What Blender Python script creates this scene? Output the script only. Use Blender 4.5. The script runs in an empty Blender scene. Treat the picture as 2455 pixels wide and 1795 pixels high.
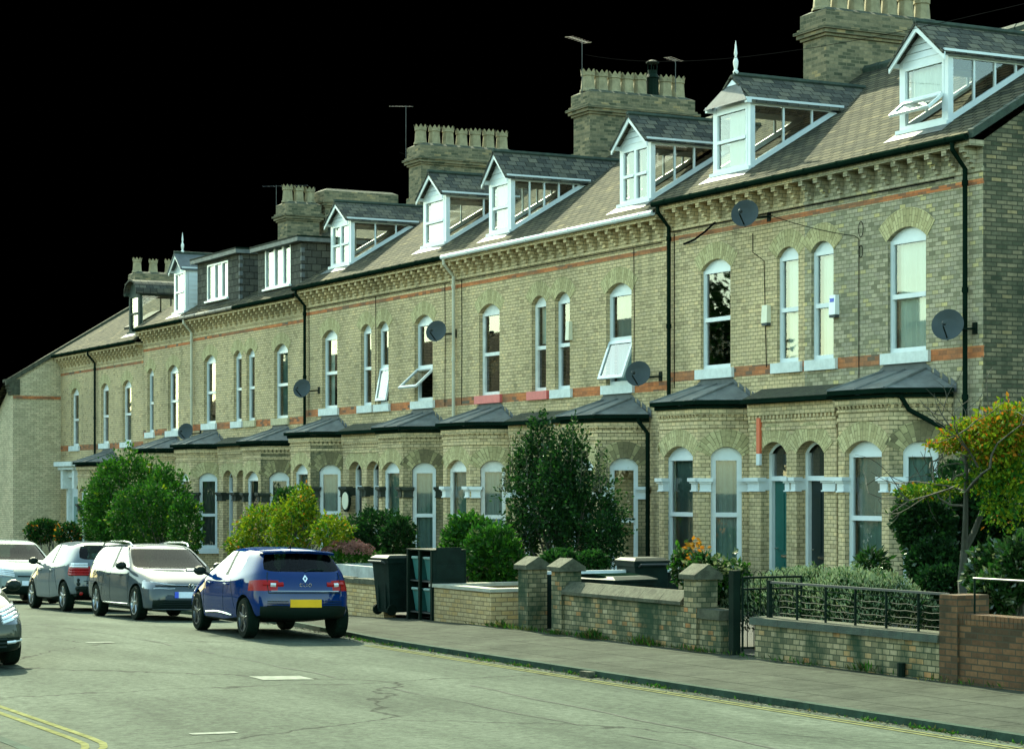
import bpy, bmesh, math, random
from mathutils import Vector, Matrix, noise
random.seed(7)
R = math.radians
S = bpy.context.scene
COL = S.collection

# ------------------------------------------------------------------ camera, sky, sun, exposure
F_PX, CX, YH, EYE = 5300.0, 1228.0, 1165.0, 2.4        # photograph 2455 x 1795, horizon row 1165
TH = math.atan((CX + 1529.0) / F_PX)
CT, ST = math.cos(TH), math.sin(TH)
cam = bpy.data.cameras.new('camera')
cam_o = bpy.data.objects.new('camera', cam)
COL.objects.link(cam_o)
cam_o.location = (0, 0, EYE)
cam_o.rotation_euler = (R(90), 0, R(90) - TH)
cam.sensor_fit = 'HORIZONTAL'
cam.sensor_width = 36
cam.lens = 36 * F_PX / 2455
cam.shift_y = (YH - 897.5) / 2455
cam.clip_start = 0.5
cam.clip_end = 3000
S.camera = cam_o
SUN_EL, SUN_H = R(37), (-0.988, 0.152)
sd = Vector((SUN_H[0] * math.cos(SUN_EL), SUN_H[1] * math.cos(SUN_EL), math.sin(SUN_EL)))
sun = bpy.data.lights.new('sun', 'SUN')
sun.energy = 3.2
sun.angle = R(0.5)
sun.color = (0.98, 1.0, 0.70)
sun_o = bpy.data.objects.new('sun', sun)
COL.objects.link(sun_o)
sun_o.rotation_euler = sd.to_track_quat('Z', 'Y').to_euler()
sun_o.location = (0, -20, 40)
wd = bpy.data.worlds.new('World')
S.world = wd
wd.use_nodes = True
wn, wl = wd.node_tree.nodes, wd.node_tree.links
wn.clear()
sky = wn.new('ShaderNodeTexSky')
sky.sky_type = 'NISHITA'
sky.sun_disc = False
sky.sun_elevation = SUN_EL
sky.sun_rotation = math.atan2(SUN_H[0], SUN_H[1])
sky.dust_density = 1.3
mixw = wn.new('ShaderNodeMix')
mixw.data_type = 'RGBA'
mixw.blend_type = 'MULTIPLY'
mixw.inputs[0].default_value = 1
mixw.inputs[7].default_value = (1.02, 1.18, 0.86, 1)      # the photograph's green cast, in the light itself
bg = wn.new('ShaderNodeBackground')
bg.inputs[1].default_value = 0.15
wo = wn.new('ShaderNodeOutputWorld')
wl.new(sky.outputs[0], mixw.inputs[6])
wl.new(mixw.outputs[2], bg.inputs[0])
wl.new(bg.outputs[0], wo.inputs[0])
S.view_settings.view_transform = 'Standard'
S.view_settings.look = 'None'
S.view_settings.exposure = 2.25
S.view_settings.gamma = 1.0
S.render.engine = 'CYCLES'
S.cycles.max_bounces = 8
S.cycles.transparent_max_bounces = 12
S.cycles.caustics_reflective = False
S.cycles.caustics_refractive = False


# ------------------------------------------------------------------ survey helpers
def at(px, py, Y):
    """point of the photograph (px, py) on the vertical plane Y = const"""
    xr, up = (px - CX) / F_PX, (YH - py) / F_PX
    dx, dy = -CT + ST * xr, ST + CT * xr
    t = Y / dy
    return Vector((dx * t, Y, EYE + up * t))


def atx(px, Y):
    return at(px, 0, Y).x


def gz(x):
    """street level: flat near the camera, falling away beyond"""
    t = -33.0 - x
    if t <= 0:
        return 0.0
    return -0.0215 * (t * t / 8.0 if t < 4 else t - 2)


def camber(y):
    return -0.0035 * (y - 10) ** 2


def kerb_y(x):
    pts = [(20, 13.6), (-16, 14.05), (-28, 14.1), (-31.5, 14.1), (-35, 14.5), (-38, 15.05), (-42, 15.5), (-60, 15.7), (-140, 15.7)]
    for (xa, ya), (xb, yb) in zip(pts, pts[1:]):
        if xb <= x <= xa:
            return ya + (yb - ya) * (xa - x) / (xa - xb)
    return pts[0][1] if x > pts[0][0] else pts[-1][1]


# ------------------------------------------------------------------ materials
MATS = {}


def newmat(name):
    m = bpy.data.materials.new(name)
    m.use_nodes = True
    nt = m.node_tree
    b = nt.nodes['Principled BSDF']
    MATS[name] = m
    return m, nt.nodes, nt.links, b


def ramp(n, stops, interp='LINEAR'):
    r = n.new('ShaderNodeValToRGB')
    r.color_ramp.interpolation = interp
    e = r.color_ramp.elements
    while len(e) < len(stops):
        e.new(0.5)
    for el, (p, c) in zip(e, stops):
        el.position = p
        el.color = (*c, 1) if len(c) == 3 else c
    return r


def mix(n, l, a, b, fac, mode='MIX'):
    m = n.new('ShaderNodeMix')
    m.data_type = 'RGBA'
    m.blend_type = mode
    for s, v in ((6, a), (7, b)):
        if hasattr(v, 'links'):
            l.new(v, m.inputs[s])
        else:
            m.inputs[s].default_value = (*v, 1)
    if hasattr(fac, 'links'):
        l.new(fac, m.inputs[0])
    else:
        m.inputs[0].default_value = fac
    return m.outputs[2]


def noise_tex(n, l, scale, detail=5, rough=0.6, vec=None, stretch=None):
    t = n.new('ShaderNodeTexNoise')
    t.inputs['Scale'].default_value = scale
    t.inputs['Detail'].default_value = detail
    t.inputs['Roughness'].default_value = rough
    if vec is None:
        g = n.new('ShaderNodeNewGeometry')
        vec = g.outputs['Position']
    if stretch:
        mp = n.new('ShaderNodeMapping')
        mp.inputs['Scale'].default_value = stretch
        l.new(vec, mp.inputs[0])
        vec = mp.outputs[0]
    l.new(vec, t.inputs['Vector'])
    return t.outputs[0]


def plain(name, col, rough=0.6, metal=0.0, var=0.12, nscale=3.0, bump=0.0, coat=0.0, spec=0.5):
    m, n, l, b = newmat(name)
    nz = noise_tex(n, l, nscale, 6)
    lo = tuple(c * (1 - var) for c in col)
    hi = tuple(min(1, c * (1 + var)) for c in col)
    rp = ramp(n, [(0.3, lo), (0.7, hi)])
    l.new(nz, rp.inputs[0])
    l.new(rp.outputs[0], b.inputs['Base Color'])
    b.inputs['Roughness'].default_value = rough
    b.inputs['Metallic'].default_value = metal
    b.inputs['Coat Weight'].default_value = coat
    b.inputs['Coat Roughness'].default_value = 0.04
    b.inputs['Specular IOR Level'].default_value = spec
    if bump:
        bp = n.new('ShaderNodeBump')
        bp.inputs['Strength'].default_value = bump
        bp.inputs['Distance'].default_value = 0.02
        l.new(noise_tex(n, l, nscale * 8, 5), bp.inputs['Height'])
        l.new(bp.outputs[0], b.inputs['Normal'])
    return m


def brick(name, stops, mortar, stain=0.5, stain_col=(0.05, 0.05, 0.035), bw=0.165, rh=0.075, ms=0.007, sscale=0.55, s0=0.5, s1=0.72, interp='LINEAR', bump=0.6, spec=0.1):
    m, n, l, b = newmat(name)
    tc = n.new('ShaderNodeTexCoord')
    bt = n.new('ShaderNodeTexBrick')
    bt.inputs['Color1'].default_value = (0, 0, 0, 1)
    bt.inputs['Color2'].default_value = (1, 1, 1, 1)
    bt.inputs['Mortar'].default_value = (0.5, 0.5, 0.5, 1)
    bt.inputs['Scale'].default_value = 1
    bt.inputs['Mortar Size'].default_value = ms
    bt.inputs['Mortar Smooth'].default_value = 0.15
    bt.inputs['Brick Width'].default_value = bw
    bt.inputs['Row Height'].default_value = rh
    wob = noise_tex(n, l, 2.0, 2, vec=tc.outputs['UV'])
    va = n.new('ShaderNodeVectorMath')
    va.operation = 'SCALE'
    va.inputs['Scale'].default_value = 0.012
    cmb = n.new('ShaderNodeCombineXYZ')
    l.new(wob, cmb.inputs[0])
    l.new(wob, cmb.inputs[1])
    l.new(cmb.outputs[0], va.inputs[0])
    ad = n.new('ShaderNodeVectorMath')
    ad.operation = 'ADD'
    l.new(tc.outputs['UV'], ad.inputs[0])
    l.new(va.outputs[0], ad.inputs[1])
    l.new(ad.outputs[0], bt.inputs['Vector'])
    rp = ramp(n, stops, interp)
    l.new(bt.outputs['Color'], rp.inputs[0])
    fine = noise_tex(n, l, 14, 5)
    fr = ramp(n, [(0.25, (0.72, 0.72, 0.72)), (0.75, (1.18, 1.18, 1.18))])
    l.new(fine, fr.inputs[0])
    c = mix(n, l, rp.outputs[0], fr.outputs[0], 1.0, 'MULTIPLY')
    c = mix(n, l, c, mortar, bt.outputs['Fac'])
    # broad weathering and streaks
    s = noise_tex(n, l, sscale, 7, 0.62, stretch=(1, 1, 0.45))
    sr = ramp(n, [(s0, (0, 0, 0)), (s1, (1, 1, 1))])
    l.new(s, sr.inputs[0])
    f = n.new('ShaderNodeMath')
    f.operation = 'MULTIPLY'
    f.inputs[1].default_value = stain
    l.new(sr.outputs[0], f.inputs[0])
    c = mix(n, l, c, stain_col, f.outputs[0])
    st = noise_tex(n, l, 2.3, 4, 0.6, stretch=(1, 1, 0.09))
    st_r = ramp(n, [(0.56, (0, 0, 0)), (0.76, (1, 1, 1))])
    l.new(st, st_r.inputs[0])
    f3 = n.new('ShaderNodeMath')
    f3.operation = 'MULTIPLY'
    f3.inputs[1].default_value = min(0.55, stain * 0.8)
    l.new(st_r.outputs[0], f3.inputs[0])
    c = mix(n, l, c, stain_col, f3.outputs[0])
    l.new(c, b.inputs['Base Color'])
    b.inputs['Roughness'].default_value = 0.9
    b.inputs['Specular IOR Level'].default_value = spec
    bp = n.new('ShaderNodeBump')
    bp.inputs['Strength'].default_value = bump
    bp.inputs['Distance'].default_value = 0.012
    inv = n.new('ShaderNodeMath')
    inv.operation = 'SUBTRACT'
    inv.inputs[0].default_value = 1
    l.new(bt.outputs['Fac'], inv.inputs[1])
    ad2 = n.new('ShaderNodeMath')
    ad2.operation = 'MULTIPLY_ADD'
    ad2.inputs[1].default_value = 0.5
    l.new(fine, ad2.inputs[0])
    l.new(inv.outputs[0], ad2.inputs[2])
    l.new(ad2.outputs[0], bp.inputs['Height'])
    l.new(bp.outputs[0], b.inputs['Normal'])
    return m


YB = [(0.0, (0.38, 0.28, 0.16)), (0.2, (0.54, 0.405, 0.228)), (0.6, (0.61, 0.455, 0.255)), (0.85, (0.53, 0.40, 0.24)), (1.0, (0.67, 0.48, 0.255))]
GB = [(0.0, (0.18, 0.16, 0.10)), (0.25, (0.34, 0.30, 0.19)), (0.55, (0.46, 0.385, 0.26)), (0.85, (0.32, 0.275, 0.195)), (1.0, (0.58, 0.46, 0.2))]
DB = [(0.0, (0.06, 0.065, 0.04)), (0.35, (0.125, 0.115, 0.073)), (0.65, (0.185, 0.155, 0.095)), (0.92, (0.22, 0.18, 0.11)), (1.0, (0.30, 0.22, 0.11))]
GW = [(0.0, (0.09, 0.085, 0.05)), (0.25, (0.18, 0.15, 0.085)), (0.55, (0.25, 0.20, 0.115)), (0.8, (0.29, 0.235, 0.145)), (0.92, (0.30, 0.19, 0.085)), (1.0, (0.34, 0.15, 0.06))]
NB = [(0.0, (0.34, 0.24, 0.12)), (0.5, (0.46, 0.34, 0.18)), (1.0, (0.42, 0.27, 0.11))]
brick('yellow_brick', YB, (0.11, 0.11, 0.05), 0.52, (0.06, 0.07, 0.04), ms=0.0055, s0=0.45, s1=0.78)
brick('weathered_brick', GB, (0.17, 0.15, 0.09), 0.50, (0.13, 0.13, 0.09), s0=0.42, s1=0.7)
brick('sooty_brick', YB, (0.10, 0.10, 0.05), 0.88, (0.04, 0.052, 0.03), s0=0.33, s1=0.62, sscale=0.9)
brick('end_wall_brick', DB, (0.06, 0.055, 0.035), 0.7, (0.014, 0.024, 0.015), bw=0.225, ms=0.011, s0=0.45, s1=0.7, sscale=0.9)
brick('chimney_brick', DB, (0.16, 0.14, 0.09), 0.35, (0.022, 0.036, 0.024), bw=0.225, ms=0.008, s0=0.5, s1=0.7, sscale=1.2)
brick('garden_wall_brick', GW, (0.055, 0.06, 0.035), 0.93, (0.014, 0.034, 0.018), bw=0.15, ms=0.008, s0=0.43, s1=0.62, sscale=2.0)
brick('new_wall_brick', NB, (0.17, 0.13, 0.07), 0.25, (0.07, 0.06, 0.03), bw=0.225, ms=0.008)
brick('red_wall_brick', [(0, (0.05, 0.034, 0.02)), (0.5, (0.11, 0.055, 0.028)), (1, (0.15, 0.08, 0.04))], (0.05, 0.042, 0.027), 0.6, (0.02, 0.022, 0.013), bw=0.225, ms=0.009, sscale=1.5)
brick('gable_brick', [(0, (0.42, 0.35, 0.22)), (0.5, (0.52, 0.44, 0.28)), (1, (0.60, 0.48, 0.31))], (0.20, 0.18, 0.11), 0.4, (0.16, 0.16, 0.10), bw=0.225, sscale=0.7)
brick('arch_brick', [(0, (0.36, 0.30, 0.15)), (0.5, (0.46, 0.39, 0.20)), (1, (0.53, 0.45, 0.24))], (0.20, 0.165, 0.085), 0.25, bw=0.225, rh=0.075, ms=0.005)
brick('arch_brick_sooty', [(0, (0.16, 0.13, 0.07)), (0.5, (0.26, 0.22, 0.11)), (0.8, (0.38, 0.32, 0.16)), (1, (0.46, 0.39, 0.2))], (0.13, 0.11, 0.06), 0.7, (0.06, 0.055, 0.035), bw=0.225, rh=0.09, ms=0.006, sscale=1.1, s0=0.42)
brick('red_band', [(0, (0.13, 0.10, 0.075)), (0.2, (0.34, 0.12, 0.05)), (0.6, (0.50, 0.16, 0.06)), (1, (0.56, 0.20, 0.075))], (0.30, 0.13, 0.065), 0.55, (0.11, 0.10, 0.07), bw=0.225, ms=0.004, s0=0.45, s1=0.6, sscale=0.4)
brick('slate', [(0, (0.050, 0.048, 0.034)), (0.3, (0.076, 0.069, 0.047)), (0.6, (0.098, 0.086, 0.055)), (0.85, (0.064, 0.060, 0.044)), (1, (0.14, 0.118, 0.070))], (0.003, 0.006, 0.004), 0.5, (0.035, 0.035, 0.028), bw=0.34, rh=0.16, ms=0.017, sscale=0.8, bump=1.0, spec=0.02)  # wide dark joints also carry the slate edges' shadow in the colour
brick('dormer_slate', [(0, (0.04, 0.042, 0.036)), (0.5, (0.075, 0.075, 0.062)), (1, (0.12, 0.11, 0.08))], (0.012, 0.012, 0.01), 0.4, (0.11, 0.10, 0.065), bw=0.25, rh=0.17, ms=0.009, sscale=1.2, bump=1.0, spec=0.05)
brick('hung_slate', [(0, (0.05, 0.05, 0.042)), (0.5, (0.072, 0.07, 0.058)), (1, (0.09, 0.088, 0.07))], (0.014, 0.014, 0.011), 0.2, (0.08, 0.08, 0.06), bw=0.3, rh=0.2, ms=0.009, bump=1.0, spec=0.05)

plain('white_paint', (0.55, 0.59, 0.59), 0.35, var=0.05, nscale=5)
plain('old_white', (0.62, 0.62, 0.58), 0.6, var=0.14, nscale=7)
plain('stone_sill', (0.55, 0.58, 0.55), 0.7, var=0.12, nscale=9, bump=0.2, spec=0.2)
plain('bare_stone', (0.42, 0.37, 0.22), 0.85, var=0.25, nscale=9, bump=0.4)
plain('red_sill', (0.55, 0.11, 0.10), 0.6, var=0.12, nscale=8)
plain('lead', (0.12, 0.13, 0.125), 0.55, var=0.3, nscale=4, bump=0.25, spec=0.08)
plain('lead_light', (0.1, 0.108, 0.108), 0.6, var=0.2, nscale=5, bump=0.2, spec=0.08)
plain('black_plastic', (0.004, 0.011, 0.007), 1.0, var=0.2, spec=0.0)
plain('bin_plastic', (0.004, 0.012, 0.009), 0.6, var=0.35, nscale=6, spec=0.08)
plain('cream_pipe', (0.42, 0.39, 0.29), 0.6, var=0.1)
plain('dark_iron', (0.004, 0.011, 0.007), 0.7, var=0.25, spec=0.05)
plain('grey_metal', (0.03, 0.033, 0.031), 0.5, var=0.15)
plain('dish_grey', (0.045, 0.056, 0.058), 0.6, var=0.12, spec=0.12)
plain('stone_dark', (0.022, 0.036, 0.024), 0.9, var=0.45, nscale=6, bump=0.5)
plain('coping_stone', (0.06, 0.062, 0.042), 0.9, var=0.4, nscale=9, bump=0.5, spec=0.1)
plain('white_coping', (0.3, 0.29, 0.23), 0.8, var=0.18, nscale=7, bump=0.3, spec=0.1)
plain('sooty_stone', (0.018, 0.024, 0.014), 0.9, var=0.5, nscale=6, bump=0.5)
plain('clay_pot', (0.24, 0.205, 0.125), 0.85, var=0.28, nscale=5, bump=0.4, spec=0.1)
plain('green_door', (0.01, 0.09, 0.075), 0.35, var=0.1)
plain('black_door', (0.004, 0.014, 0.014), 0.35, var=0.1)
plain('teal_plastic', (0.018, 0.1, 0.09), 0.4, var=0.1)
plain('moss', (0.025, 0.03, 0.015), 1.0, var=0.5, nscale=9, bump=1.0)
plain('render_wall', (0.3, 0.32, 0.3), 0.85, var=0.28, nscale=4, bump=0.3)
plain('curtain_light', (0.6, 0.69, 0.6), 0.9, var=0.06)
plain('curtain_grey', (0.15, 0.23, 0.205), 0.9, var=0.15)
plain('curtain_dark', (0.05, 0.06, 0.055), 0.9, var=0.2)
plain('box_cream', (0.62, 0.59, 0.44), 0.5, var=0.06)
plain('box_white', (0.72, 0.74, 0.72), 0.45, var=0.05)
plain('orange_sign', (0.60, 0.12, 0.05), 0.5, var=0.08)
plain('bark', (0.05, 0.045, 0.03), 0.95, var=0.35, nscale=12, bump=0.7)
plain('bark_pale', (0.028, 0.03, 0.019), 0.9, var=0.3, nscale=14, bump=0.5)
plain('soil', (0.011, 0.013, 0.008), 1.0, var=0.4, nscale=5, bump=0.6)
plain('wire', (0.006, 0.006, 0.006), 1.0, spec=0.0)
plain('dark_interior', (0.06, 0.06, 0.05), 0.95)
plain('tyre', (0.003, 0.008, 0.005), 0.9, var=0.3, nscale=20, spec=0.06)
plain('alloy', (0.25, 0.26, 0.26), 0.28, 0.9, var=0.1)
plain('alloy_dark', (0.05, 0.052, 0.052), 0.3, 0.6, var=0.1)
plain('trim_black', (0.003, 0.009, 0.006), 0.5, spec=0.15)
plain('chrome', (0.5, 0.52, 0.52), 0.12, 1.0, var=0.02)
plain('plate_yellow', (0.55, 0.31, 0.008), 0.4, var=0.1, spec=0.1)
plain('plate_white', (0.62, 0.66, 0.72), 0.4, var=0.08, nscale=12)
plain('plate_blue', (0.03, 0.08, 0.55), 0.4)
plain('lamp_red', (0.24, 0.006, 0.005), 0.25, coat=0.1, spec=0.15, var=0.1)
plain('lamp_red_dark', (0.10, 0.008, 0.006), 0.15, coat=1)
plain('lamp_clear', (0.55, 0.57, 0.57), 0.1, 0.3, coat=1)
plain('lamp_housing', (0.05, 0.055, 0.06), 0.15, coat=1)
plain('seat_dark', (0.006, 0.009, 0.008), 1.0, spec=0.0)
plain('paint_blue', (0.0006, 0.016, 0.085), 0.5, 0.0, coat=0.6, var=0.04, spec=0.0)
plain('paint_grey', (0.048, 0.058, 0.064), 0.5, 0.0, coat=0.6, var=0.04, spec=0.0)
plain('paint_silver', (0.1, 0.118, 0.128), 0.5, 0.0, coat=0.6, var=0.04, spec=0.0)
plain('paint_pale', (0.13, 0.165, 0.155), 0.5, 0.0, coat=0.6, var=0.04, spec=0.0)
plain('paint_champagne', (0.05, 0.054, 0.04), 0.5, 0.0, coat=0.6, var=0.04, spec=0.0)
plain('sedum_flower', (0.2, 0.085, 0.065), 0.9, var=0.45, nscale=6)
plain('yellow_line', (0.135, 0.135, 0.062), 0.85, var=0.35, nscale=9, spec=0.0)
plain('white_line', (0.19, 0.20, 0.165), 0.8, var=0.3, nscale=7, spec=0.0)
plain('kerb_stone', (0.022, 0.04, 0.028), 0.9, var=0.35, nscale=5, bump=0.4, spec=0.05)


def leafmat(name, a, b2, rough=0.75):
    m, n, l, b = newmat(name)
    oi = noise_tex(n, l, 5.0, 3)
    rp = ramp(n, [(0.32, a), (0.68, b2)])
    l.new(oi, rp.inputs[0])
    l.new(rp.outputs[0], b.inputs['Base Color'])
    b.inputs['Roughness'].default_value = rough
    b.inputs['Specular IOR Level'].default_value = 0.12 if rough > 0.4 else 0.5
    tr = n.new('ShaderNodeBsdfTranslucent')
    l.new(rp.outputs[0], tr.inputs[0])
    ms = n.new('ShaderNodeMixShader')
    ms.inputs[0].default_value = 0.28
    l.new(b.outputs[0], ms.inputs[1])
    l.new(tr.outputs[0], ms.inputs[2])
    l.new(ms.outputs[0], n['Material Output'].inputs[0])
    return m


leafmat('leaf_green', (0.01, 0.06, 0.004), (0.04, 0.125, 0.006))
leafmat('leaf_mid', (0.006, 0.036, 0.005), (0.022, 0.072, 0.009))
leafmat('leaf_dark', (0.003, 0.016, 0.004), (0.009, 0.034, 0.007))
leafmat('leaf_yellow', (0.07, 0.125, 0.004), (0.165, 0.205, 0.006))
leafmat('leaf_orange', (0.26, 0.13, 0.006), (0.33, 0.09, 0.01))
leafmat('leaf_lavender', (0.10, 0.145, 0.075), (0.19, 0.25, 0.135))
leafmat('leaf_gloss', (0.008, 0.024, 0.006), (0.022, 0.05, 0.012), 0.22)
leafmat('leaf_pale', (0.07, 0.095, 0.035), (0.13, 0.15, 0.07), 0.75)
leafmat('grass_blade', (0.03, 0.04, 0.01), (0.08, 0.075, 0.025), 0.8)


def glass(name, tint=(0.92, 0.96, 0.94), base=0.05, mul=1.5):
    m, n, l, b = newmat(name)
    n.remove(b)
    tr = n.new('ShaderNodeBsdfTransparent')
    tr.inputs[0].default_value = (*tint, 1)
    gl = n.new('ShaderNodeBsdfGlossy')
    gl.inputs['Roughness'].default_value = 0.015
    fr = n.new('ShaderNodeFresnel')
    fr.inputs[0].default_value = 1.5
    mm = n.new('ShaderNodeMath')
    mm.operation = 'MULTIPLY_ADD'
    mm.use_clamp = True
    mm.inputs[1].default_value = mul
    mm.inputs[2].default_value = base
    l.new(fr.outputs[0], mm.inputs[0])
    ms = n.new('ShaderNodeMixShader')
    l.new(mm.outputs[0], ms.inputs[0])
    l.new(tr.outputs[0], ms.inputs[1])
    l.new(gl.outputs[0], ms.inputs[2])
    l.new(ms.outputs[0], n['Material Output'].inputs[0])
    return m


glass('window_glass')
glass('car_glass', (0.26, 0.38, 0.33), 0.0, 0.27)
glass('car_side_glass', (0.5, 0.56, 0.52), 0.04, 1.2)


def asphalt():
    m, n, l, b = newmat('asphalt')
    big = noise_tex(n, l, 0.55, 7, 0.68, stretch=(0.3, 1, 1))
    fine = noise_tex(n, l, 9, 6, 0.9)
    r1 = ramp(n, [(0.3, (0.028, 0.036, 0.027)), (0.52, (0.051, 0.063, 0.047)), (0.72, (0.080, 0.095, 0.073))])
    l.new(big, r1.inputs[0])
    r2 = ramp(n, [(0.32, (0.5, 0.51, 0.5)), (0.5, (1, 1, 1)), (0.68, (1.55, 1.55, 1.5))])
    l.new(fine, r2.inputs[0])
    c = mix(n, l, r1.outputs[0], r2.outputs[0], 1, 'MULTIPLY')
    vo = n.new('ShaderNodeTexVoronoi')
    vo.feature = 'DISTANCE_TO_EDGE'
    vo.inputs['Scale'].default_value = 0.16
    g = n.new('ShaderNodeNewGeometry')
    nz = n.new('ShaderNodeTexNoise')
    nz.inputs['Scale'].default_value = 1.3
    nz.inputs['Detail'].default_value = 6
    l.new(g.outputs['Position'], nz.inputs['Vector'])
    va = n.new('ShaderNodeVectorMath')
    va.operation = 'MULTIPLY_ADD'
    va.inputs[1].default_value = (1.3, 1.3, 0)
    l.new(nz.outputs['Color'], va.inputs[0])
    l.new(g.outputs['Position'], va.inputs[2])
    l.new(va.outputs[0], vo.inputs['Vector'])
    cr = ramp(n, [(0.0015, (1, 1, 1)), (0.006, (0, 0, 0))])
    l.new(vo.outputs['Distance'], cr.inputs[0])
    c = mix(n, l, c, (0.010, 0.013, 0.010), cr.outputs[0])
    l.new(c, b.inputs['Base Color'])
    b.inputs['Roughness'].default_value = 0.85
    b.inputs['Specular IOR Level'].default_value = 0.02
    bp = n.new('ShaderNodeBump')
    bp.inputs['Strength'].default_value = 0.5
    bp.inputs['Distance'].default_value = 0.01
    l.new(fine, bp.inputs['Height'])
    l.new(bp.outputs[0], b.inputs['Normal'])


def paving():
    m, n, l, b = newmat('paving')
    g = n.new('ShaderNodeNewGeometry')
    bt = n.new('ShaderNodeTexBrick')
    bt.inputs['Scale'].default_value = 1
    bt.inputs['Brick Width'].default_value = 1.15
    bt.inputs['Row Height'].default_value = 0.92
    bt.inputs['Mortar Size'].default_value = 0.014
    bt.inputs['Color1'].default_value = (0.034, 0.039, 0.030, 1)
    bt.inputs['Color2'].default_value = (0.044, 0.049, 0.038, 1)
    bt.inputs['Mortar'].default_value = (0.011, 0.013, 0.010, 1)
    l.new(g.outputs['Position'], bt.inputs['Vector'])
    nz = noise_tex(n, l, 1.4, 7, 0.65)
    r = ramp(n, [(0.3, (0.6, 0.62, 0.6)), (0.7, (1.3, 1.3, 1.25))])
    l.new(nz, r.inputs[0])
    f2 = noise_tex(n, l, 14, 5, 0.75)
    r2 = ramp(n, [(0.3, (0.72, 0.72, 0.72)), (0.7, (1.28, 1.28, 1.28))])
    l.new(f2, r2.inputs[0])
    c = mix(n, l, bt.outputs[0], r.outputs[0], 1, 'MULTIPLY')
    c = mix(n, l, c, r2.outputs[0], 1, 'MULTIPLY')
    l.new(c, b.inputs['Base Color'])
    b.inputs['Roughness'].default_value = 0.95
    b.inputs['Specular IOR Level'].default_value = 0.03
    bp = n.new('ShaderNodeBump')
    bp.inputs['Strength'].default_value = 0.4
    bp.inputs['Distance'].default_value = 0.01
    l.new(f2, bp.inputs['Height'])
    l.new(bp.outputs[0], b.inputs['Normal'])


asphalt()
paving()
m, n, l, b = newmat('night_black')
b.inputs['Base Color'].default_value = (0, 0, 0, 1)
b.inputs['Roughness'].default_value = 1
b.inputs['Specular IOR Level'].default_value = 0


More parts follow.
